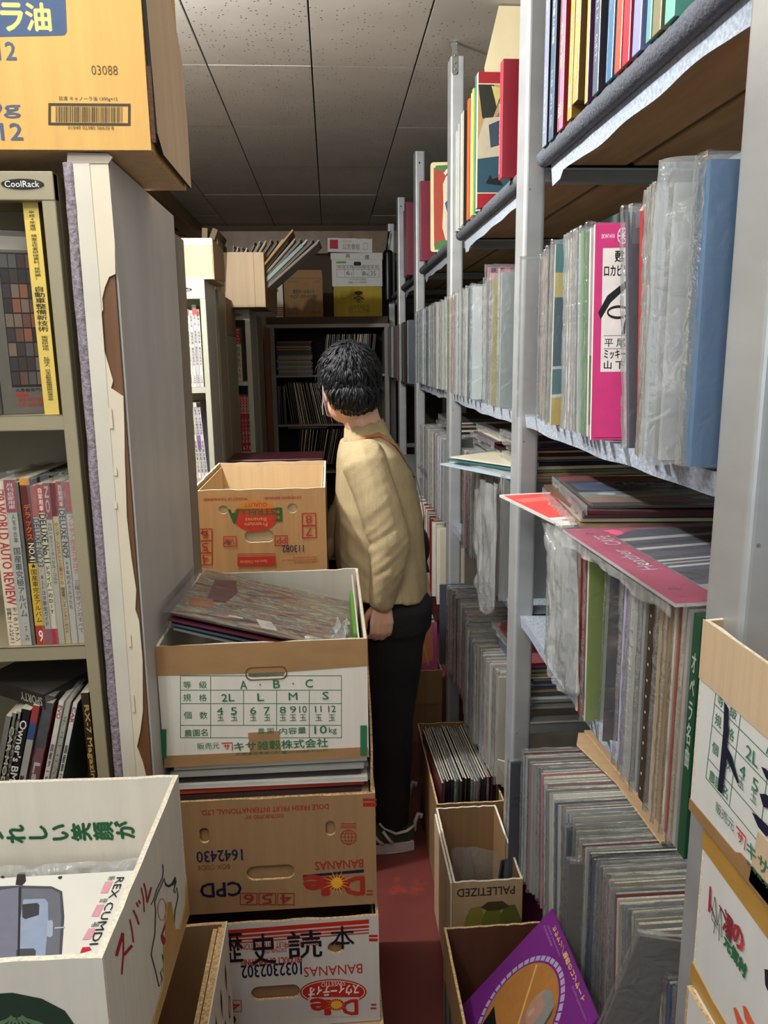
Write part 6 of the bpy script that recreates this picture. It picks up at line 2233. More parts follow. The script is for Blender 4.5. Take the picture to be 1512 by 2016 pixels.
# painted-cover records tilted in the near white carton
OIL = art_mat('painted_cover_colours', ['#3c2a30', '#7a3a34', '#a88c62', '#44586e', '#c9b48a', '#5f7a6a', '#8e4a3c'], 9, 4, 3.0, (0.8, 2.6, 1))
ROT_PAINT = Matrix(((0.96797587, 0.03490563, 0.24860473), (-0.04431504, 0.99849363, 0.03235194), (-0.24710097, -0.04233283, 0.96806459))).to_euler()
e = thing('painted_cover_record', 'record with streaky painted cover in glossy film, lying on top in the near carton', 'record', (-0.2844, 1.2664, 1.0696), ROT_PAINT)
b = MB()
b.box((0, 0, 0), (0.318, 0.314, 0.004), mat('painted_cover_side', '#4a3034', rough=0.4), top=OIL)
b.build('record_sleeve', e)
a = Art(Matrix.Translation((0, 0, 0.0042)), (0, 0, 318, 314), 0.318, 0.314)
a.poly([(30, 60), (70, 40), (86, 120), (74, 200), (40, 210)], art_mat('painted_dark_red', ['#4c1c20', '#6a2a2c', '#5a2428', '#7c3c34'], 14, 2, 2.0))
a.poly([(10, 215), (50, 190), (60, 240), (20, 262)], '#a86a4c')
a.poly([(92, 262), (118, 260), (118, 268), (92, 270)], '#dcd6cc')
a.poly([(140, 252), (168, 250), (184, 290), (156, 294)], '#ddd8cc')
for q in range(5):
    a.rect(160, 260 + 5 * q, 176, 261.5 + 5 * q, '#9a968c')
a.poly([(232, 285), (290, 280), (292, 300), (234, 304)], '#cfd0ce')
for q in range(16):
    a.rect(242 + 3 * q, 286, 243.5 + 3 * q, 298, '#8a8a88')
a.build('stickers', e)
b = MB()
b.grid(lambda u, v: Vector((-0.012 + 0.335 * u, -0.01 + 0.33 * v, 0.0062 + 0.0022 * noise.noise(Vector((u * 5, v * 14, 3))) + 0.002 * noise.noise(Vector((u * 22, v * 22, 1))))), 50, 50, CLEAR)
b.grid(lambda u, v: Vector((-0.022 - 0.018 * v * (1 + noise.noise(Vector((u * 6, 0, 2)))), -0.01 + 0.34 * u, 0.010 - 0.022 * v + 0.004 * noise.noise(Vector((u * 12, v * 4, 8))))), 40, 6, CLEAR_M)
b.build('film_sleeve', e, smooth=True)
for k, (c_, lab) in enumerate((('maroon', 'maroon-edged record just under the painted cover in near carton'), ('slate', 'slate record under the maroon one in the near carton'), ('grey', 'grey-blue film-wrapped record lowest under the painted cover'))):
    flat_lp(lab, -0.288 + 0.003 * k, 1.262 + 0.004 * k, 1.0605 - 0.010 * k, radians(-2), c_, t=0.004, bag=(k == 2), pitch=radians(-2.4), roll=radians(14.3 + 0.6 * k), s=0.300)
e = thing('green_record', 'bright green-spined record standing at the right inside near carton', 'record', (0.020, 1.262, 0.86), (0, radians(3), 0))
b = MB()
b.box((0, 0, -0.03), (0.006, 0.25, 0.165), gloss('#5a9a34'))
b.box((0.008, 0, -0.03), (0.011, 0.24, 0.150), gloss('#2a3a2a'))
b.build('record_sleeve', e)
a = Art(frameM((0, 0, 0), (1, 0, 0), (0, -1, 0)), (0, 0, 6, 165), 0.006, 0.165)
a.text('BEST', 1.2, 50, 4.8, 85, '#24401c', rot=-90)
a.build('spine_lettering', e)
e = thing('film_scrap', 'crumpled milky film tucked beside the green-spined record, near carton', 'plastic film', (0.000, 1.30, 0.99))
b = MB()
b.grid(lambda u, v: Vector((-0.03 + 0.05 * u + 0.01 * noise.noise(Vector((u * 5, v * 5, 1))), 0.10 * v - 0.05, 0.035 * u + 0.02 * noise.noise(Vector((u * 7, v * 7, 4))))), 14, 14, CLEAR_M)
b.build('film', e, smooth=True)

# ================================================================ things on and around the far racks
c = carton('flat_carton', 'pale yellow closed carton with tape lying on the pale bookcase', (-0.80, 2.905, 1.778), (-0.412, 3.20, 1.918), KRAFT_LT, KRAFT_IN, closed=True, rotz=0.0)
w, d, h = c['dims']
b = MB()
b.box((-w / 2 - 0.001, -d / 2 - 0.0015, h - 0.024), (w / 2 + 0.001, -d / 2 - 0.0003, h + 0.001), mat('clear_tan_tape', '#dcc9a0', rough=0.25))
b.box((-w / 2 - 0.001, -d / 2 - 0.0015, -0.000), (w / 2 + 0.001, -d / 2 - 0.0003, 0.010), mat('clear_tan_tape', '#dcc9a0'))
b.build('parcel_tape', c)
b = MB()
b.prism([[(0, 0), (d, 0.02), (d * 1.02, h * 0.5), (d * 0.95, h * 0.98), (0, h)]], frameM((w / 2 + 0.004, -d / 2, -0.001), (0, 1, 0), (1, 0, 0)), 0.003, KRAFT)
b.build('side_flap', c)
clean(c)
TC = carton('wide_carton', 'big open tan carton stuffed with folders on the red magazine bookcase', (-0.80, 3.80, 1.734), (-0.300, 4.20, 1.984), KRAFT_LT, KRAFT_DK, CORR)
w, d, h = TC['dims']
b = MB()
b.box((w / 2 - 0.048, -d / 2 - 0.0008, 0.0), (w / 2 - 0.046, -d / 2 - 0.0001, h), KRAFT_DK)
b.build('side_crease', TC)
b = MB()
b.prism([[(0, 0), (0.32, -0.02), (0.36, 0.20), (0.30, 0.25), (0, 0.25)]], frameM((w / 2 + 0.002, -d / 2, 0), (0.10, 1, 0), (1, -0.10, 0)), 0.003, KRAFT_DK)
b.build('side_flap', TC)
clean(TC)
rb = random.Random(8)
fols = ['#8a8072', '#a39a8a', '#6f665a', '#c2bbb0', '#5c554c', '#94897a', '#b0a696', '#7c5f38', '#4c463e', '#a8927a']
fn_ = ['tan', 'pale grey', 'dark grey', 'whitish', 'charcoal', 'beige', 'light beige', 'ochre', 'blackish', 'brown-beige']
for k in range(16):
    x = -0.535 + 0.0135 * k
    ln = 0.30 + 0.030 * k
    e = thing('paper_folder', '%s folder leaning right in the wide tan carton, the %s from left' % (fn_[k % 10], ['first', 'second', 'third', 'fourth', 'fifth', 'sixth', 'seventh', 'eighth', 'ninth', 'tenth', 'eleventh', 'twelfth', 'thirteenth', 'fourteenth', 'fifteenth', 'sixteenth'][k]),
              'folder', (x, 3.86, 1.80), (0, radians(ln * 62 + 4), radians(rb.uniform(-4, 4))), 'folders in the wide tan carton')
    b = MB()
    hh = 0.235 + 0.010 * k if k > 3 else 0.24
    b.box((-0.003, 0, 0), (0.003, 0.26, hh), mat('folder_' + fols[k % 10][1:], fols[k % 10], rough=0.7, var=0.1))
    b.box((0.0035, 0.005, 0), (0.006, 0.25, hh - 0.012), mat('folder_pages', '#b8b0a2', rough=0.8))
    b.build('folder_cover', e)
e = thing('green_folder', 'dark green folder slanting out at the right of the wide tan carton', 'folder', (-0.295, 3.90, 1.860), (0, radians(48), 0))
b = MB()
b.box((-0.010, -0.05, -0.02), (0.006, 0.18, 0.24), gloss('#14553a'))
b.build('folder_cover', e)
e = thing('ochre_envelope', 'ochre envelope leaning among the folders of the wide tan carton', 'envelope', (-0.325, 3.82, 1.90), (0, radians(42), 0))
b = MB()
b.box((-0.004, -0.01, 0), (0.004, 0.19, 0.25), mat('ochre_paper', '#a9824a', rough=0.7))
b.build('envelope_body', e)
for k, (x, y, an, hh, c_, lab) in enumerate(((-0.62, 3.60, 24, 0.32, '#6e5d44', 'brown board leaning behind the pale yellow carton'), (-0.56, 3.62, 4, 0.30, '#7a6a4c', 'upright brown board beside the leaning one above the racks'),
                                            (-0.525, 3.64, 6, 0.26, '#85745a', 'shorter upright board above the racks, rightmost of three'))):
    e = thing('brown_board', lab, 'board', (x, y, 1.766), (0, radians(an), 0))
    b = MB()
    b.box((-0.012, 0, 0), (0.012, 0.3, hh), mat('board_' + c_[1:], c_, rough=0.8))
    b.build('board_sheet', e)
c = carton('plain_carton', 'dull brown closed carton carrying the brown boards between the racks', (-0.90, 3.50, 1.60), (-0.46, 3.92, 1.765), KRAFT_DK, KRAFT_DK, closed=True)
clean(c)
c.location.z = 1.60
e = steel_rack('low brown rack under the dull carton between the two bookcase pairs', -1.30, -0.46, 3.50, 3.92, 1.598, (0.8,), RACK)

# back bookcase
GREYW = mat('grey_laminate', '#8c8478', rough=0.5, var=0.06, scale=(8, 8, 8))
BB = thing('wooden_bookcase', 'wide grey-edged bookcase full of records at the end of the aisle', 'bookcase', (0.0, 5.30, 0))
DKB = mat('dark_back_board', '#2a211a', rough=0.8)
for x0, x1 in ((-0.398, -0.368), (0.375, 0.405)):
    b = MB()
    b.box((x0, 0, 0), (x1, 0.36, 1.705), GREYW)
    b.build('side_panel', BB)
b = MB()
b.box((-0.44, 0.0, 0), (-0.40, 0.36, 1.70), mat('orange_wood', '#7d4f25', rough=0.5, var=0.2, scale=(20, 20, 2)))
b.build('wooden_side', BB)
b = MB()
b.box((-0.42, -0.005, 1.688), (0.41, 0.36, 1.712), GREYW)
b.build('top_panel', BB)
b = MB()
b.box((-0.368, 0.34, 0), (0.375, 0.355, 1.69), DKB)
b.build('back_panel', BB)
for z in (1.375, 1.040, 0.71, 0.38, 0.08):
    b = MB()
    b.box((-0.368, 0.004, z - 0.014), (0.375, 0.34, z), GREYW)
    b.build('shelf', BB)
rb = random.Random(17)
z = 1.3765
pilec = [('grey', '#7d7a72'), ('grey', '#86837a'), ('ivory', '#a09a8c'), ('grey', '#7a766c'), ('tan', '#968c7a'), ('ivory', '#a29c90')]
cn = []
for k in range(24):
    if k < 13:
        nm, c_ = pilec[k % 6]
    else:
        nm, c_ = [('slate', '#3c4044'), ('brown', '#5a4a3a'), ('teal', '#35484c'), ('maroon', '#5c2f38'), ('yellow', '#a8904c'), ('red', '#7c3434'), ('yellow', '#b09a54'), ('maroon', '#5a2a34'), ('slate', '#3c3a44'), ('brown', '#54463a'), ('pink', '#8a4a5c')][k - 13]
    th = 0.0095 if k < 13 else 0.0075
    e = thing('magazine', '%s magazine in the flat pile at upper left of back bookcase, %s' % (nm, 'lowest' if k == 0 else ('over %s' % ' and '.join(cn[-2:][::-1]))), 'magazine',
              (-0.362 + rb.uniform(0, 0.012), 5.318 + rb.uniform(0, 0.01), z), group='flat pile in the back bookcase')
    b = MB()
    b.box((0, 0, 0), (0.235, 0.26, th), mat('back_pile_' + c_[1:], c_, rough=0.6, var=0.15, scale=(60, 60, 200)))
    b.build('magazine_body', e)
    cn.append(nm)
    z += th + 0.0008


def back_row(place, grp, x0, x1, z, lean0, lean1, pitch, seed, cols, h=0.30, y=5.315, far='all'):
    rb = random.Random(seed)
    x = x0
    seq = []
    while x < x1:
        seq.append((x, rb.choice(cols)))
        x += pitch * rb.uniform(0.8, 1.3)
    for i, (x, c_) in enumerate(seq):
        if far:
            far_sleeve(far, x, y + rb.uniform(0, 0.012), z, c_, rb.choice((0.0045, 0.006, 0.008)), -(lean0 + (lean1 - lean0) * (x - x0) / max(1e-3, x1 - x0) + rb.uniform(-0.02, 0.02)), pi / 2, h)
            continue
        t_ = (x - x0) / max(1e-3, x1 - x0)
        e = lp('%s record in %s of back bookcase, after a %s one' % (c_, place, seq[i - 1][1] if i else 'missing'), x, y + rb.uniform(0, 0.012), z, c_, rb.choice((0.0045, 0.006, 0.008)), yaw=pi / 2,
               tilt=-(lean0 + (lean1 - lean0) * t_ + rb.uniform(-0.02, 0.02)), group=grp, s=h)


DK = ['brown', 'black', 'tan', 'cream', 'maroon', 'slate', 'olive', 'brown', 'grey', 'tan', 'ivory', 'pink']
back_row('the upper right', 'records at upper right of the back bookcase', -0.05, 0.30, 1.376, -0.12, -0.10, 0.013, 61, DK + ['ivory', 'cream'], h=0.27)
back_row('left middle shelf', 'records on the middle shelf of the back bookcase', -0.362, -0.31, 1.041, 0.0, 0.02, 0.012, 62, ['brown', 'black', 'maroon'], h=0.26)
back_row('the middle shelf', 'records on the middle shelf of the back bookcase', -0.27, 0.22, 1.041, 0.12, 0.28, 0.014, 63, DK + ['ivory', 'cream'], h=0.285)
back_row('the lower shelf', 'records on the lower shelf of the back bookcase', -0.24, 0.20, 0.755, -0.12, -0.30, 0.016, 64, DK, h=0.25)
o_ = FAR['all'].build('record_sleeves', None)
tag(o_, 'film-less record sleeves packed in the back bookcase and the farthest shelf bays', 'records')
o_['kind'] = 'stuff'
e = thing('flat_tray', 'thin pinkish tray edge lying on the lower shelf records of back bookcase', 'tray', (-0.30, 5.31, 1.012))
b = MB()
b.box((0, 0, 0), (0.27, 0.25, 0.008), gloss('#7c6268'))
b.build('tray_body', e)

# boxes on top of the back bookcase
c = carton('home_set_carton', 'brown taped carton with blurred black print on the back bookcase', (-0.292, 5.31, 1.7605), (-0.035, 5.56, 2.010), cardboard('kraft_card_umber', '#8e6c45'), KRAFT_DK, closed=True)  # one even brown, slightly darker than the brown kraft
w, d, h = c['dims']
a = front_art(c, ((767, 565 - 10), (1062, 563 - 10), (777, 810), (1062, 805)))
a.rect(780, 552, 1055, 556, '#6a4f30')
a.rect(890, 556, 945, 605, '#8c6433')
a.text('東芝ホームセット', 838, 630, 1000, 655, '#33281c', bold=0.04)
a.text('KJT-25×2個', 822, 662, 1018, 690, '#3c3022', bold=0.02)
a.ring(792, 752, 868, 788, 3, '#43361f')
for q in range(4):
    a.rect(805 + 14 * q, 756, 809 + 14 * q, 785, '#43361f')
a.text('TOSHIBA LAMP', 968, 770, 1042, 784, '#43361f')
a.rect(795, 568, 888, 584, '#7a6040')
a.rect(1012, 570, 1040, 584, '#7a6040')
a.build('black_lettering', c)
b = MB()
b.prism([[(0, 0), (w, 0), (w - 0.004, 0.062), (0.002, 0.064)]], frameM((-w / 2, -d / 2 + 0.02, h), (1, 0, 0), (0, -0.9, 0.4)), 0.003, KRAFT_DK)
b.build('raised_flap', c)
clean(c)
c = carton('striped_carton', 'narrow white carton with red stripes squeezed beside the home-set carton', (-0.352, 5.33, 1.7605), (-0.302, 5.55, 1.985), WHITE_CARD, WHITE_CARD, closed=True)
a = front_art(c, (0, 0, 50, 225))
for q in range(5):
    a.rect(0, 160 + 12 * q, 50, 166 + 12 * q, '#b53a2c')
a.rect(0, 40, 20, 60, '#b53a2c')
a.build('red_stripes', c)
clean(c)
b = MB()
b.box((-0.42, 5.302, 1.7125), (0.40, 5.62, 1.760), mat('dark_brown_board', '#4c3a28', rough=0.8, var=0.15))  # one dark brown with mild random variation
ob = b.build('spacer_board', None)
tag(ob, 'thick dark brown board lying on top of the back bookcase', 'board')
c = carton('mandarin_carton', 'mustard yellow carton with black roof emblem on the back bookcase', (0.038, 5.31, 1.7605), (0.362, 5.56, 1.955), cardboard('mustard_card', '#a8912f'), KRAFT_DK, closed=True)
a = front_art(c, (1100, 618, 1425, 845))
a.oval(1268, 667, 28, 16, '#1d1a12')
a.line([(1235, 712), (1268, 690), (1302, 716)], 9, '#2a2414')
a.text('水', 1248, 702, 1290, 742, '#2a2414', bold=0.04)
a.oring(1168, 680, 24, 28, 4, '#7c6a24')
a.text('中', 1156, 664, 1180, 696, '#7c6a24')
a.text('北海道産野菜', 1205, 755, 1340, 774, '#6a5a1c', bold=0.01)
a.ring(1200, 778, 1340, 815, 3, '#4c4016')
a.text('㊥ 二二 10kg', 1208, 783, 1332, 810, '#4c4016', bold=0.01)
a.build('black_print', c)
clean(c)
c = carton('lidded_carton', 'white lidded carton with rubber-stamped numbers on the mustard carton', (0.030, 5.31, 1.956), (0.366, 5.56, 2.135), mat('white_card_far', '#c6c4bc', rough=0.6, var=0.03), KRAFT_DK, closed=True)
w, d, h = c['dims']
a = front_art(c, (1082, 440, 1432, 618))
a.poly(rrect(1260, 474, 52, 26, 12), '#17140f')
a.ring(1115, 483, 1412, 562, 2, '#55555a')
a.rect(1115, 510, 1412, 512, '#55555a')
for x in (1170, 1230, 1290, 1340):
    a.rect(x, 484, x + 2, 562, '#55555a')
a.text('等級玉数内容量生産者', 1120, 487, 1405, 505, '#55555a')
a.text('6', 1182, 518, 1205, 546, '#33333a')
a.text('玉', 1210, 532, 1224, 546, '#33333a')
a.text('8', 1294, 522, 1314, 550, '#33333a')
a.text('kg', 1316, 530, 1336, 552, '#33333a')
a.text('35', 1350, 520, 1388, 550, '#5a5a60')
a.rect(1112, 458, 1182, 471, '#5a9a4a')
a.text('つややA小玉西瓜', 1198, 566, 1320, 582, '#44444a')
a.text('稲敷JAメロン生産部会', 1195, 586, 1322, 602, '#44444a')
a.build('stamped_table', c)
b = MB()
b.box((-w / 2 - 0.006, -d / 2 - 0.006, h - 0.008), (w / 2 + 0.003, d / 2, h + 0.034), mat('white_card_far', '#c6c4bc'))
lid = b.build('lid', c)
a = Art(frameM((-w / 2, -d / 2 - 0.0062, h - 0.008), (1, 0, 0), (0, -1, 0)), (1082, 396, 1432, 440), w, 0.042)
a.text('共', 1180, 402, 1210, 430, '#3c3c3a', bold=0.03)
a.text('撰', 1312, 410, 1342, 440, '#4c6a5a', bold=0.03)
a.build('lid_lettering', lid)
clean(c)
c = carton('document_box', 'small white document box with a red square, topmost on the back boxes', (0.005, 5.31, 2.1735), (0.300, 5.54, 2.262), mat('white_card_far', '#c6c4bc'), KRAFT_DK, closed=True, rotz=0.0)
c.rotation_euler.y = radians(1.4)
a = front_art(c, (1055, 303, 1375, 400))
a.rect(1070, 315, 1130, 378, '#a8283a')
a.text('公文書館', 1162, 340, 1285, 380, '#77746c', bold=0.01)
a.text('事務用紙', 1160, 318, 1228, 330, '#9a968c')
a.ring(1312, 332, 1342, 380, 3, '#8a867c')
a.build('red_square_print', c)
clean(c)

# maroon counter and odds and ends
e = thing('maroon_counter', 'low maroon counter with a darker top behind the empty banana carton', 'counter', (-0.25, 3.35, 0))
MR = mat('maroon_paint', '#5f2530', rough=0.45, var=0.06, scale=(4, 4, 4))
b = MB()
b.box((-0.185, -0.13, 0.0), (0.20, 0.10, 1.060), MR)
b.build('counter_body', e)
b = MB()
b.box((-0.188, -0.145, 1.060), (0.21, 0.11, 1.078), mat('maroon_top', '#4c1c26', rough=0.35))
b.build('counter_top', e, bevel=0.003)
e = thing('film_bundle', 'sagging grey bundle of film beside the empty banana carton', 'plastic film', (0.0, 2.36, 0.88))
b = MB()
b.grid(lambda u, v: Vector((-0.012 + 0.030 * u * (1 + 0.4 * noise.noise(Vector((v * 5, 0, 0)))), 0.02 * sin(6 * u), 0.16 * v + 0.01 * noise.noise(Vector((u * 4, v * 9, 0))))), 14, 18, CLEAR_M)
b.build('film', e, smooth=True)
e = thing('hanging_bag', 'slim black vinyl case hanging before the farthest steel post', 'bag', (0.413, 5.40, 1.86))
b = MB()
b.prism([rrect(0.0, 0.17, 0.062, 0.34, 0.02)], frameM((0, 0, 0), (1, 0, 0), (0, -1, 0)), 0.03, mat('black_vinyl', '#161616', rough=0.35))
b.tube([(-0.01, 0.01, 0.33), (0.0, 0.01, 0.40), (0.01, 0.01, 0.46)], 0.006, mat('black_vinyl', '#161616'))
b.build('pouch', e, smooth=True)

# ================================================================ the person
def remeshed(mb, voxel, name, mt, disp=None, smooth_it=2):
    me = mb.mesh(name + '_raw')
    ob = bpy.data.objects.new('tmp', me)
    COL.objects.link(ob)
    r = ob.modifiers.new('r', 'REMESH')
    r.mode = 'VOXEL'
    r.voxel_size = voxel
    s = ob.modifiers.new('s', 'SMOOTH')
    s.iterations = smooth_it
    s.factor = 0.5
    dg = bpy.context.evaluated_depsgraph_get()
    out = bpy.data.meshes.new_from_object(ob.evaluated_get(dg))
    bpy.data.objects.remove(ob)
    if disp:
        nr = [v.normal.copy() for v in out.vertices]
        for v, n in zip(out.vertices, nr):
            v.co = v.co + n * disp(v.co, n)
    out.materials.clear()
    out.materials.append(mt)
    for p in out.polygons:
        p.use_smooth = True
        p.material_index = 0
    out.name = name
    return out


SKIN = mat('skin', '#d9a98e', rough=0.5, var=0.05, scale=(14, 14, 14), hex2='#c98f76', thr=0.70)
PER = thing('person', 'person in khaki shirt and black trousers bending over, seen from behind', 'person', (0.160, 2.175, 0.0))
OFF = Vector((0.16, 2.12, 0.0))


def L(p):
    return Vector(p) - OFF


def chain(b, pts, rr, n=12):
    q = []
    rq = []
    for i in range(len(pts) - 1):
        a_, c_ = Vector(pts[i]), Vector(pts[i + 1])
        for k in range(5):
            q.append(L(a_.lerp(c_, k / 5)))
            rq.append(rr[i] + (rr[i + 1] - rr[i]) * k / 5)
    q.append(L(pts[-1]))
    rq.append(rr[-1])
    b.tube(q, 0.01, SKIN, n=n, rr=rq)
    b.ellipsoid(q[0], (rq[0],) * 3, SKIN, 10, 8)
    b.ellipsoid(q[-1], (rq[-1],) * 3, SKIN, 10, 8)


HC = Vector((0.048, 2.105, 1.447))
HS = 0.90
f = Vector((-0.36, 0.92, -0.10)).normalized()      # face direction
lf = Vector((0, 0, 1)).cross(f).normalized()       # towards the left ear
up = f.cross(lf).normalized()
HR = Matrix((f, lf, up)).transposed()
b = MB()
chain(b, [(0.175, 2.13, 0.80), (0.165, 2.13, 0.93), (0.13, 2.12, 1.10), (0.10, 2.12, 1.23)], [0.115, 0.095, 0.105, 0.070], 20)
chain(b, [(0.115, 2.12, 1.24), (0.085, 2.115, 1.34), (0.066, 2.11, 1.42)], [0.062, 0.053, 0.050], 16)
b.ellipsoid(L(HC), (0.084, 0.067, 0.100), SKIN, 24, 18, HR)
b.ellipsoid(L(HC + f * 0.035 - up * 0.062), (0.052, 0.050, 0.050), SKIN, 20, 14, HR)
b.ellipsoid(L(HC + f * 0.083 - up * 0.060), (0.014, 0.022, 0.015), SKIN, 12, 8, HR)
b.ellipsoid(L(HC + f * 0.098 - up * 0.018), (0.012, 0.012, 0.024), SKIN, 12, 8, HR)
b.ellipsoid(L(HC + f * 0.088 - up * 0.044), (0.008, 0.024, 0.008), SKIN, 12, 8, HR)
for s in (-1, 1):
    b.ellipsoid(L(HC + f * 0.080 + lf * 0.031 * s + up * 0.004), (0.012, 0.014, 0.010), SKIN, 12, 8, HR)
    # ear
    b.ellipsoid(L(HC - f * 0.006 + lf * 0.070 * s - up * 0.016), (0.018, 0.007, 0.031), SKIN, 14, 10, HR)
    b.ellipsoid(L(HC - f * 0.000 + lf * 0.068 * s - up * 0.040), (0.009, 0.006, 0.012), SKIN, 12, 8, HR)
# arms
LS, LE, LW = (0.085, 1.985, 1.24), (0.150, 1.955, 1.01), (0.128, 1.960, 0.850)
RS, RE, RW = (0.12, 2.255, 1.235), (0.04, 2.30, 1.03), (-0.03, 2.20, 0.93)
chain(b, [(0.10, 2.12, 1.225), LS], [0.060, 0.036])
chain(b, [(0.10, 2.12, 1.225), RS], [0.060, 0.036])
chain(b, [LS, LE, LW], [0.038, 0.034, 0.026])
chain(b, [RS, RE, RW], [0.038, 0.034, 0.026])
# left hand hanging, back of the hand to the viewer
for i, (x, ln, r) in enumerate(((0.150, 0.92, 0.0078), (0.134, 1.0, 0.0085), (0.117, 0.98, 0.0088), (0.100, 0.90, 0.0086))):
    k = (x, 1.960, 0.780)
    chain(b, [(0.128 + (x - 0.128) * 0.55, 1.961, 0.835), k], [0.013, 0.0105], 8)
    p1 = (x - 0.002, 1.962, 0.780 - 0.030 * ln)
    p2 = (x - 0.006, 1.975, 0.780 - 0.050 * ln)
    p3 = (x - 0.011, 1.990, 0.780 - 0.058 * ln)
    chain(b, [k, p1, p2, p3], [r + 0.0012, r, r * 0.93, r * 0.82], 8)
chain(b, [(0.112, 1.968, 0.828), (0.090, 1.985, 0.800), (0.080, 1.996, 0.775), (0.080, 2.003, 0.752)], [0.014, 0.0115, 0.0098, 0.0085], 8)
# right hand reaching to the shelf contents
for i in range(4):
    y = 2.175 + 0.017 * i
    chain(b, [(-0.045, 2.20, 0.925), (-0.085, y, 0.915), (-0.115, y, 0.905), (-0.130, y, 0.885)], [0.014, 0.0105, 0.0088, 0.0075], 8)
chain(b, [(-0.04, 2.19, 0.925), (-0.065, 2.158, 0.915), (-0.088, 2.150, 0.905)], [0.014, 0.0105, 0.0085], 8)
# legs
chain(b, [(0.175, 2.05, 0.81), (0.165, 2.060, 0.45), (0.160, 2.065, 0.09)], [0.078, 0.050, 0.033], 14)
chain(b, [(0.185, 2.20, 0.81), (0.168, 2.225, 0.45), (0.160, 2.245, 0.09)], [0.078, 0.050, 0.033], 14)
me = remeshed(b, 0.0042, 'body', SKIN)
o = bpy.data.objects.new('body', me)
COL.objects.link(o)
o.parent = PER
# eyes
b = MB()
for s in (-1, 1):
    b.ellipsoid(L(HC + f * 0.0885 + lf * 0.031 * s + up * 0.005), (0.004, 0.010, 0.0045), mat('eye_dark', '#1c1613', rough=0.2), 12, 8, HR)
b.build('eyes', PER, smooth=True)

# trousers
BLK = mat('black_cloth', '#0e0d0e', rough=0.9, var=0.15, scale=(40, 40, 40))
b = MB()


def loft(b, rings, mt, seg=36, cap=True):
    """rings: (z, cx, cy, rx, ry, power, tilt)"""
    prev = None
    rs = []
    for (z, cx, cy, rx, ry, pw, tl) in rings:
        r = []
        for k in range(seg):
            a_ = 2 * pi * k / seg
            c_, s_ = cos(a_), sin(a_)
            x = rx * (abs(c_) ** pw) * (1 if c_ > 0 else -1)
            y = ry * (abs(s_) ** pw) * (1 if s_ > 0 else -1)
            r.append(b.bm.verts.new(L((cx + x, cy + y, z + tl * x))))
        rs.append(r)
    for p_, q_ in zip(rs, rs[1:]):
        for k in range(seg):
            b.face([p_[k], p_[(k + 1) % seg], q_[(k + 1) % seg], q_[k]], mt)
    if cap:
        b.face(rs[0][::-1], mt)
        b.face(rs[-1], mt)


loft(b, [(0.73, 0.178, 2.13, 0.105, 0.170, 0.85, 0), (0.80, 0.178, 2.13, 0.112, 0.175, 0.8, 0), (0.89, 0.160, 2.13, 0.080, 0.12, 0.8, 0)], BLK)
for (pts, rr) in (([(0.176, 2.055, 0.78), (0.170, 2.058, 0.62), (0.160, 2.060, 0.45), (0.158, 2.063, 0.28), (0.156, 2.065, 0.085)], [0.092, 0.080, 0.066, 0.060, 0.052]),
                  ([(0.184, 2.20, 0.78), (0.178, 2.215, 0.62), (0.168, 2.225, 0.45), (0.166, 2.24, 0.28), (0.163, 2.245, 0.085)], [0.092, 0.080, 0.066, 0.060, 0.052])):
    chain(b, pts[:-1], rr[:-1], 18)
    q = [L(Vector(pts[-2]).lerp(Vector(pts[-1]), k / 5)) for k in range(6)]
    b.tube(q, 0.05, BLK, n=18, rr=[rr[-2] + (rr[-1] - rr[-2]) * k / 5 for k in range(6)])
me = remeshed(b, 0.008, 'trousers', BLK, disp=lambda c, n: 0.004 * noise.noise(Vector((c.x * 12, c.y * 12, c.z * 16))))
o = bpy.data.objects.new('trousers', me)
COL.objects.link(o)
o.parent = PER

# shirt
SHIRT = mat('khaki_shirt', '#a8956f', rough=0.8, var=0.07, scale=(160, 160, 5), bump=0.25, bscale=(300, 300, 300))
b = MB()
loft(b, [(0.835, 0.142, 2.125, 0.130, 0.185, 0.85, -0.10), (0.90, 0.136, 2.125, 0.133, 0.172, 0.85, -0.06), (0.98, 0.130, 2.125, 0.134, 0.165, 0.85, 0), (1.06, 0.128, 2.12, 0.130, 0.160, 0.85, 0.0),
         (1.13, 0.123, 2.12, 0.122, 0.160, 0.9, 0.0), (1.19, 0.116, 2.12, 0.110, 0.160, 0.9, 0.0), (1.245, 0.106, 2.12, 0.092, 0.150, 0.95, 0.0), (1.285, 0.098, 2.12, 0.074, 0.105, 1.0, 0.0),
         (1.300, 0.094, 2.12, 0.062, 0.072, 1.0, 0.15)], SHIRT)
LSl, LEl, LWl = (0.088, 1.990, 1.228), (0.150, 1.950, 1.02), (0.128, 1.958, 0.872)
RSl = (0.12, 2.25, 1.225)
# collar
for k in range(24):
    pass


def folds(c, n):
    w = c + OFF
    d = 0.0028 * noise.noise(Vector((w.x * 16, w.y * 16, w.z * 7)))
    # diagonal drag folds from the shoulder and pleats down the back
    d += 0.0045 * noise.noise(Vector(((w.x + w.z * 0.35) * 24, w.y * 6, (w.z - w.x) * 2.2)))
    if w.z < 1.2:
        d += 0.0035 * noise.noise(Vector((w.x * 34, w.y * 24, w.z * 2)))
    r_ = (w - Vector((0.14, 1.95, 1.0)))
    if r_.length < 0.16:
        d += 0.0035 * noise.noise(Vector(((w.x + w.z) * 30, 3, (w.z - w.x) * 12)))
    return d


def sfolds(c, n):
    w = c + OFF
    d = 0.0030 * noise.noise(Vector((w.x * 18, w.y * 18, w.z * 9)))
    q = w.z - (w.x - 0.12) * 0.9
    d += 0.0040 * noise.noise(Vector((w.x * 9, w.y * 9, q * 42))) * (1.0 if abs(w.z - 1.0) < 0.07 else 0.35)
    d += 0.0030 * noise.noise(Vector(((w.x + w.z * 0.25) * 40, w.y * 10, w.z * 3)))
    return d


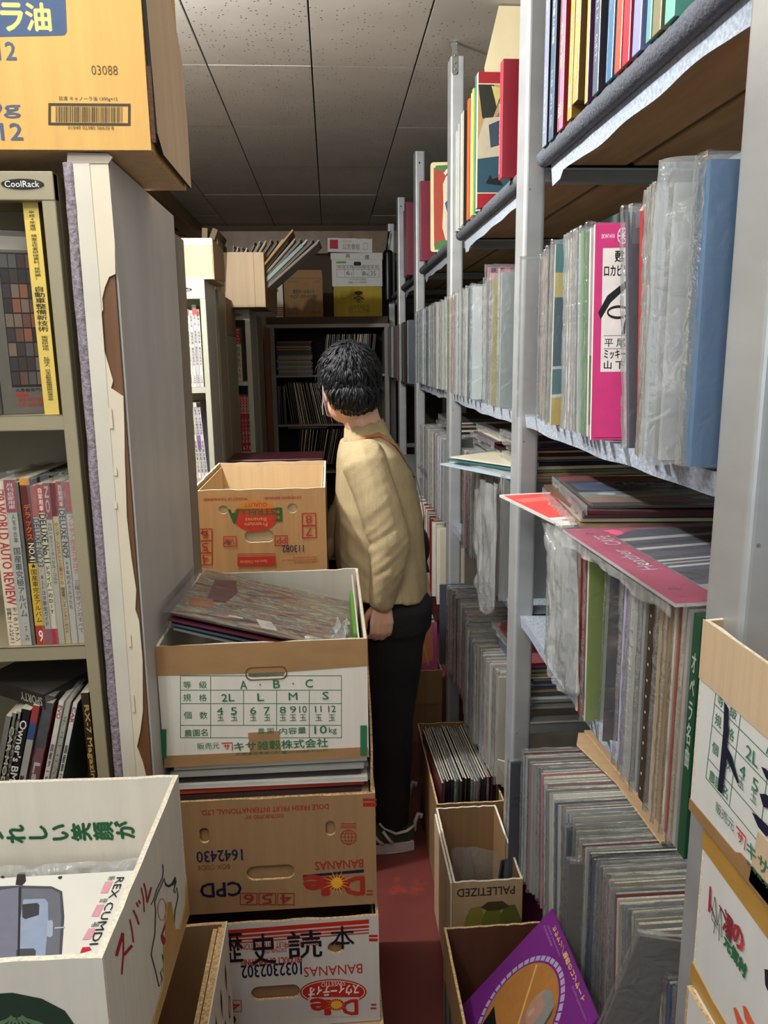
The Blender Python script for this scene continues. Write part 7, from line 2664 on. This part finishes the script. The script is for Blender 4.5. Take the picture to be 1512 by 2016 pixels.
me = remeshed(b, 0.0062, 'shirt', SHIRT, disp=folds, smooth_it=3)
shirt = bpy.data.objects.new('shirt', me)
COL.objects.link(shirt)
shirt.parent = PER
for nm_, ch_ in (('sleeve', 0), ('sleeve', 1)):
    b = MB()
    if ch_ == 0:
        chain(b, [(0.092, 2.01, 1.243), LSl, (0.122, 1.962, 1.12), LEl, (0.142, 1.950, 0.94), LWl, (0.125, 1.958, 0.850)], [0.058, 0.064, 0.060, 0.056, 0.051, 0.041, 0.037], 20)
    else:
        chain(b, [RSl, RE, (-0.01, 2.24, 0.96)], [0.064, 0.055, 0.040], 18)
    me_s = remeshed(b, 0.0055, nm_, SHIRT, disp=sfolds, smooth_it=2)
    o = bpy.data.objects.new(nm_, me_s)
    COL.objects.link(o)
    o.parent = shirt
# collar as a part of its own under the shirt
b = MB()
n_ = 40
ra, rb_ = [], []
for k in range(n_ + 1):
    t_ = -2.6 + 5.2 * k / n_
    ax = Vector((cos(t_), sin(t_), 0))
    base = L((0.094, 2.12, 1.292)) + Vector((0.066 * ax.x, 0.074 * ax.y, 0.004 + 0.012 * ax.x))
    top = L((0.086, 2.118, 1.330)) + Vector((0.058 * ax.x, 0.063 * ax.y, 0.012 * ax.x + 0.003 * sin(9 * t_)))
    low = L((0.094, 2.12, 1.300)) + Vector((0.074 * ax.x, 0.082 * ax.y, -0.012 + 0.006 * ax.x + 0.003 * sin(7 * t_)))
    ra.append([b.bm.verts.new(p) for p in (base, top, top + Vector((0.003 * ax.x, 0.003 * ax.y, 0)), low)])
for p_, q_ in zip(ra, ra[1:]):
    for j in range(3):
        b.face([p_[j], q_[j], q_[j + 1], p_[j + 1]], SHIRT)
b.build('collar', shirt, smooth=True)

# bag strap over the back
PER.scale = (0.985, 0.985, 0.985)
from mathutils.bvhtree import BVHTree
bvh = BVHTree.FromPolygons([v.co.copy() for v in me.vertices], [tuple(p.vertices) for p in me.polygons])
STRAP = mat('tan_leather_strap', '#a8693a', rough=0.5, var=0.1)
path = [((0.060, 2.035, 1.262)), ((0.090, 2.050, 1.290)), ((0.125, 2.062, 1.292)), ((0.165, 2.075, 1.262)), ((0.195, 2.085, 1.215)), ((0.222, 2.095, 1.165)), ((0.242, 2.105, 1.11)), ((0.256, 2.12, 1.05)), ((0.262, 2.14, 0.99)), ((0.266, 2.17, 0.93))]
P3 = []
for q_ in path:
    tgt = L(q_)
    ctr = L((0.10, 2.13, q_[2] - 0.05))
    dr = (tgt - ctr).normalized()
    h_ = bvh.ray_cast(ctr + dr * 0.6, -dr)
    if h_[0] is not None:
        P3.append((h_[0] + h_[1] * 0.006, h_[1]))
b = MB()
vs = []
for i, (p, n) in enumerate(P3):
    a_ = P3[max(0, i - 1)][0]
    c_ = P3[min(len(P3) - 1, i + 1)][0]
    d = (c_ - a_).normalized()
    s_ = d.cross(n).normalized() * 0.0095
    vs.append([b.bm.verts.new(p - s_), b.bm.verts.new(p + n * 0.002), b.bm.verts.new(p + s_)])
for p_, q_ in zip(vs, vs[1:]):
    b.face([p_[0], q_[0], q_[1], p_[1]], STRAP)
    b.face([p_[1], q_[1], q_[2], p_[2]], STRAP)
st = thing('shoulder_bag', 'tan leather shoulder bag strap crossing the back of the khaki shirt', 'bag', (0.160, 2.175, 0.0))
st.scale = (0.985, 0.985, 0.985)
b.build('strap', st, smooth=True)
b = MB()
b.tube([L((0.262, 2.20, 0.95)), L((0.275, 2.19, 0.90)), L((0.285, 2.18, 0.86))], 0.006, mat('dark_leather', '#4a2a1a', rough=0.4))
b.ellipsoid(L((0.262, 2.34, 0.90)), (0.05, 0.05, 0.08), mat('dark_leather', '#4a2a1a'), 16, 10)
b.build('pouch', st, smooth=True)

# hair
HAIR = mat('black_hair', '#0d0e12', rough=0.55, var=0.3, scale=(80, 80, 12), spec=0.32)
b = MB()
HCC = HC + up * 0.014 - f * 0.012
b.ellipsoid(L(HCC), (0.091, 0.075, 0.094), HAIR, 28, 20, HR)
b.ellipsoid(L(HCC - f * 0.030 - up * 0.040), (0.062, 0.067, 0.058), HAIR, 22, 14, HR)
hair_me = remeshed(b, 0.006, 'hair', HAIR, disp=lambda c, n: 0.004 * noise.noise(c * 40) if (c - L(HC)).dot(f) < 0.05 else -0.02)
b = MB()
rb = random.Random(4)
cnt = 0
while cnt < 2000:
    th = rb.uniform(0, 2 * pi)
    ph = math.acos(rb.uniform(-0.78, 1.0))
    d = Vector((sin(ph) * cos(th), sin(ph) * sin(th), cos(ph)))
    if d.x > 0.55 and d.z < 0.45:
        continue
    if d.z < -0.78:
        continue
    if d.x > -0.12 and d.z < -0.16:
        continue
    if d.x > 0.25 and d.z < 0.15:
        continue
    cnt += 1
    rad = Vector((0.093, 0.077, 0.096))
    p = HCC + HR @ Vector((d.x * rad.x, d.y * rad.y, d.z * rad.z))
    if cnt % 3 == 0 and d.x < 0:
        d = Vector((d.x, d.y, -abs(d.z) * 0.9 + 0.15)).normalized()
        p = HCC - f * 0.030 - up * 0.040 + HR @ Vector((d.x * 0.064, d.y * 0.069, d.z * 0.060))
    nn = (HR @ d).normalized()
    whorl = (HR @ Vector((-0.35, 0.15, 1))).normalized()
    down = (nn * 0 - whorl + nn * whorl.dot(nn))
    if down.length < 1e-3:
        down = lf
    down = (down.normalized() + Vector((rb.uniform(-.35, .35), rb.uniform(-.35, .35), rb.uniform(-.2, .1)))).normalized()
    ln = rb.uniform(0.022, 0.045) * (0.6 if d.z < -0.35 else 1)
    side = nn.cross(down).normalized()
    wd = rb.uniform(0.0020, 0.0042)
    prev = None
    for k in range(5):
        t_ = k / 4
        q = p + down * ln * t_ + nn * (0.004 + 0.007 * sin(pi * t_ * 0.8) - 0.012 * t_ * t_)
        w_ = wd * (1 - t_) ** 0.7 + 0.0003
        ring = [b.bm.verts.new(L(q - side * w_)), b.bm.verts.new(L(q + nn * w_ * 0.7)), b.bm.verts.new(L(q + side * w_))]
        if prev:
            for j in range(2):
                b.face([prev[j], prev[j + 1], ring[j + 1], ring[j]], HAIR)
        prev = ring
nv = len(b.bm.verts)
b.bm.from_mesh(hair_me)
b.mats = [HAIR]
b.build('hair', PER, smooth=True)

# mask with ear loop
MASK = mat('white_mask', '#dfe0e4', rough=0.8, var=0.03)
b = MB()


def mk(u, v):
    t_ = (u - 0.5) * 2.5
    r1 = 0.088
    return L(HC + f * (0.018 + r1 * cos(t_ * 0.95)) + lf * (0.062 * sin(t_)) + up * (-0.022 - 0.075 * v + 0.01 * abs(sin(t_))) - f * 0.022 * v * v)


b.grid(mk, 24, 8, MASK)
b.tube([L(HC + f * 0.028 + lf * 0.072 - up * 0.085), L(HC + f * 0.008 + lf * 0.079 - up * 0.062), L(HC - f * 0.016 + lf * 0.084 - up * 0.040), L(HC - f * 0.020 + lf * 0.085 - up * 0.010),
        L(HC - f * 0.004 + lf * 0.084 + up * 0.016), L(HC + f * 0.03 + lf * 0.076 - up * 0.010)], 0.0016, MASK, n=6)
b.build('face_mask', PER, smooth=True)


# shoes
def shoe(ox, oy, yaw):
    M_ = Matrix.Translation(L((ox, oy, 0))) @ Matrix.Rotation(yaw, 4, 'Z')
    UP_ = mat('olive_knit', '#35402a', rough=0.9, var=0.25, scale=(300, 300, 300), bump=0.4)
    WS = mat('white_rubber', '#c9c7c0', rough=0.6, var=0.05)
    sh = bpy.data.objects.new('shoe', None)
    # profile: x from heel (0) to toe (-0.27)
    prof = [(-0.004, 0.026), (0.0, 0.030), (-0.03, 0.036), (-0.08, 0.036), (-0.14, 0.040), (-0.20, 0.044), (-0.245, 0.036), (-0.268, 0.016)]
    out = [(x, w) for x, w in prof] + [(x, -w) for x, w in reversed(prof)]
    b = MB()
    b.prism([out], M_ @ Matrix.Translation((0, 0, 0.034)), 0.033, WS)
    sole = b.build('shoe_sole', PER, bevel=0.006)
    b = MB()
    secs = [(0.000, 0.022, 0.078), (-0.02, 0.031, 0.075), (-0.06, 0.034, 0.066), (-0.10, 0.036, 0.078), (-0.14, 0.039, 0.072), (-0.19, 0.041, 0.058), (-0.235, 0.036, 0.050), (-0.262, 0.014, 0.040)]
    rs = []
    for x, w, h in secs:
        r = []
        for k in range(13):
            a_ = pi * k / 12
            r.append(b.bm.verts.new(M_ @ Vector((x, w * cos(a_), 0.030 + (h - 0.030) * sin(a_) ** 0.7))))
        rs.append(r)
    for p_, q_ in zip(rs, rs[1:]):
        for k in range(12):
            b.face([p_[k], p_[k + 1], q_[k + 1], q_[k]], UP_)
    b.face(rs[0], UP_)
    up_ = b.build('shoe_upper', PER, smooth=True)
    b = MB()
    # white heel stripe, collar and pull tab
    b.tube([M_ @ Vector(p) for p in ((0.004, 0, 0.050), (0.006, 0, 0.082), (0.016, 0, 0.108), (0.026, 0, 0.104), (0.024, 0, 0.092))], 0.006, WS, n=8)
    b.tube([M_ @ Vector(p) for p in ((0.000, -0.020, 0.080), (-0.025, -0.036, 0.074), (-0.06, -0.037, 0.068), (-0.095, -0.032, 0.086), (-0.11, -0.022, 0.098))], 0.0045, WS, n=8)
    b.tube([M_ @ Vector(p) for p in ((-0.10, -0.036, 0.078), (-0.085, -0.040, 0.055), (-0.070, -0.039, 0.036))], 0.005, WS, n=8)
    b.tube([M_ @ Vector(p) for p in ((-0.13, -0.038, 0.070), (-0.115, -0.042, 0.050), (-0.10, -0.041, 0.036))], 0.005, WS, n=8)
    b.build('shoe_trim', PER, smooth=True)
    bpy.data.objects.remove(sh)


shoe(0.222, 2.060, radians(2))
shoe(0.225, 2.245, radians(-6))

# duplicate labels within no group get checked here while building
dup = {k: v for k, v in LABELS.items() if len(v) > 1}
print('labels', len(LABELS), 'duplicates', len(dup), 'objects', len(bpy.data.objects))
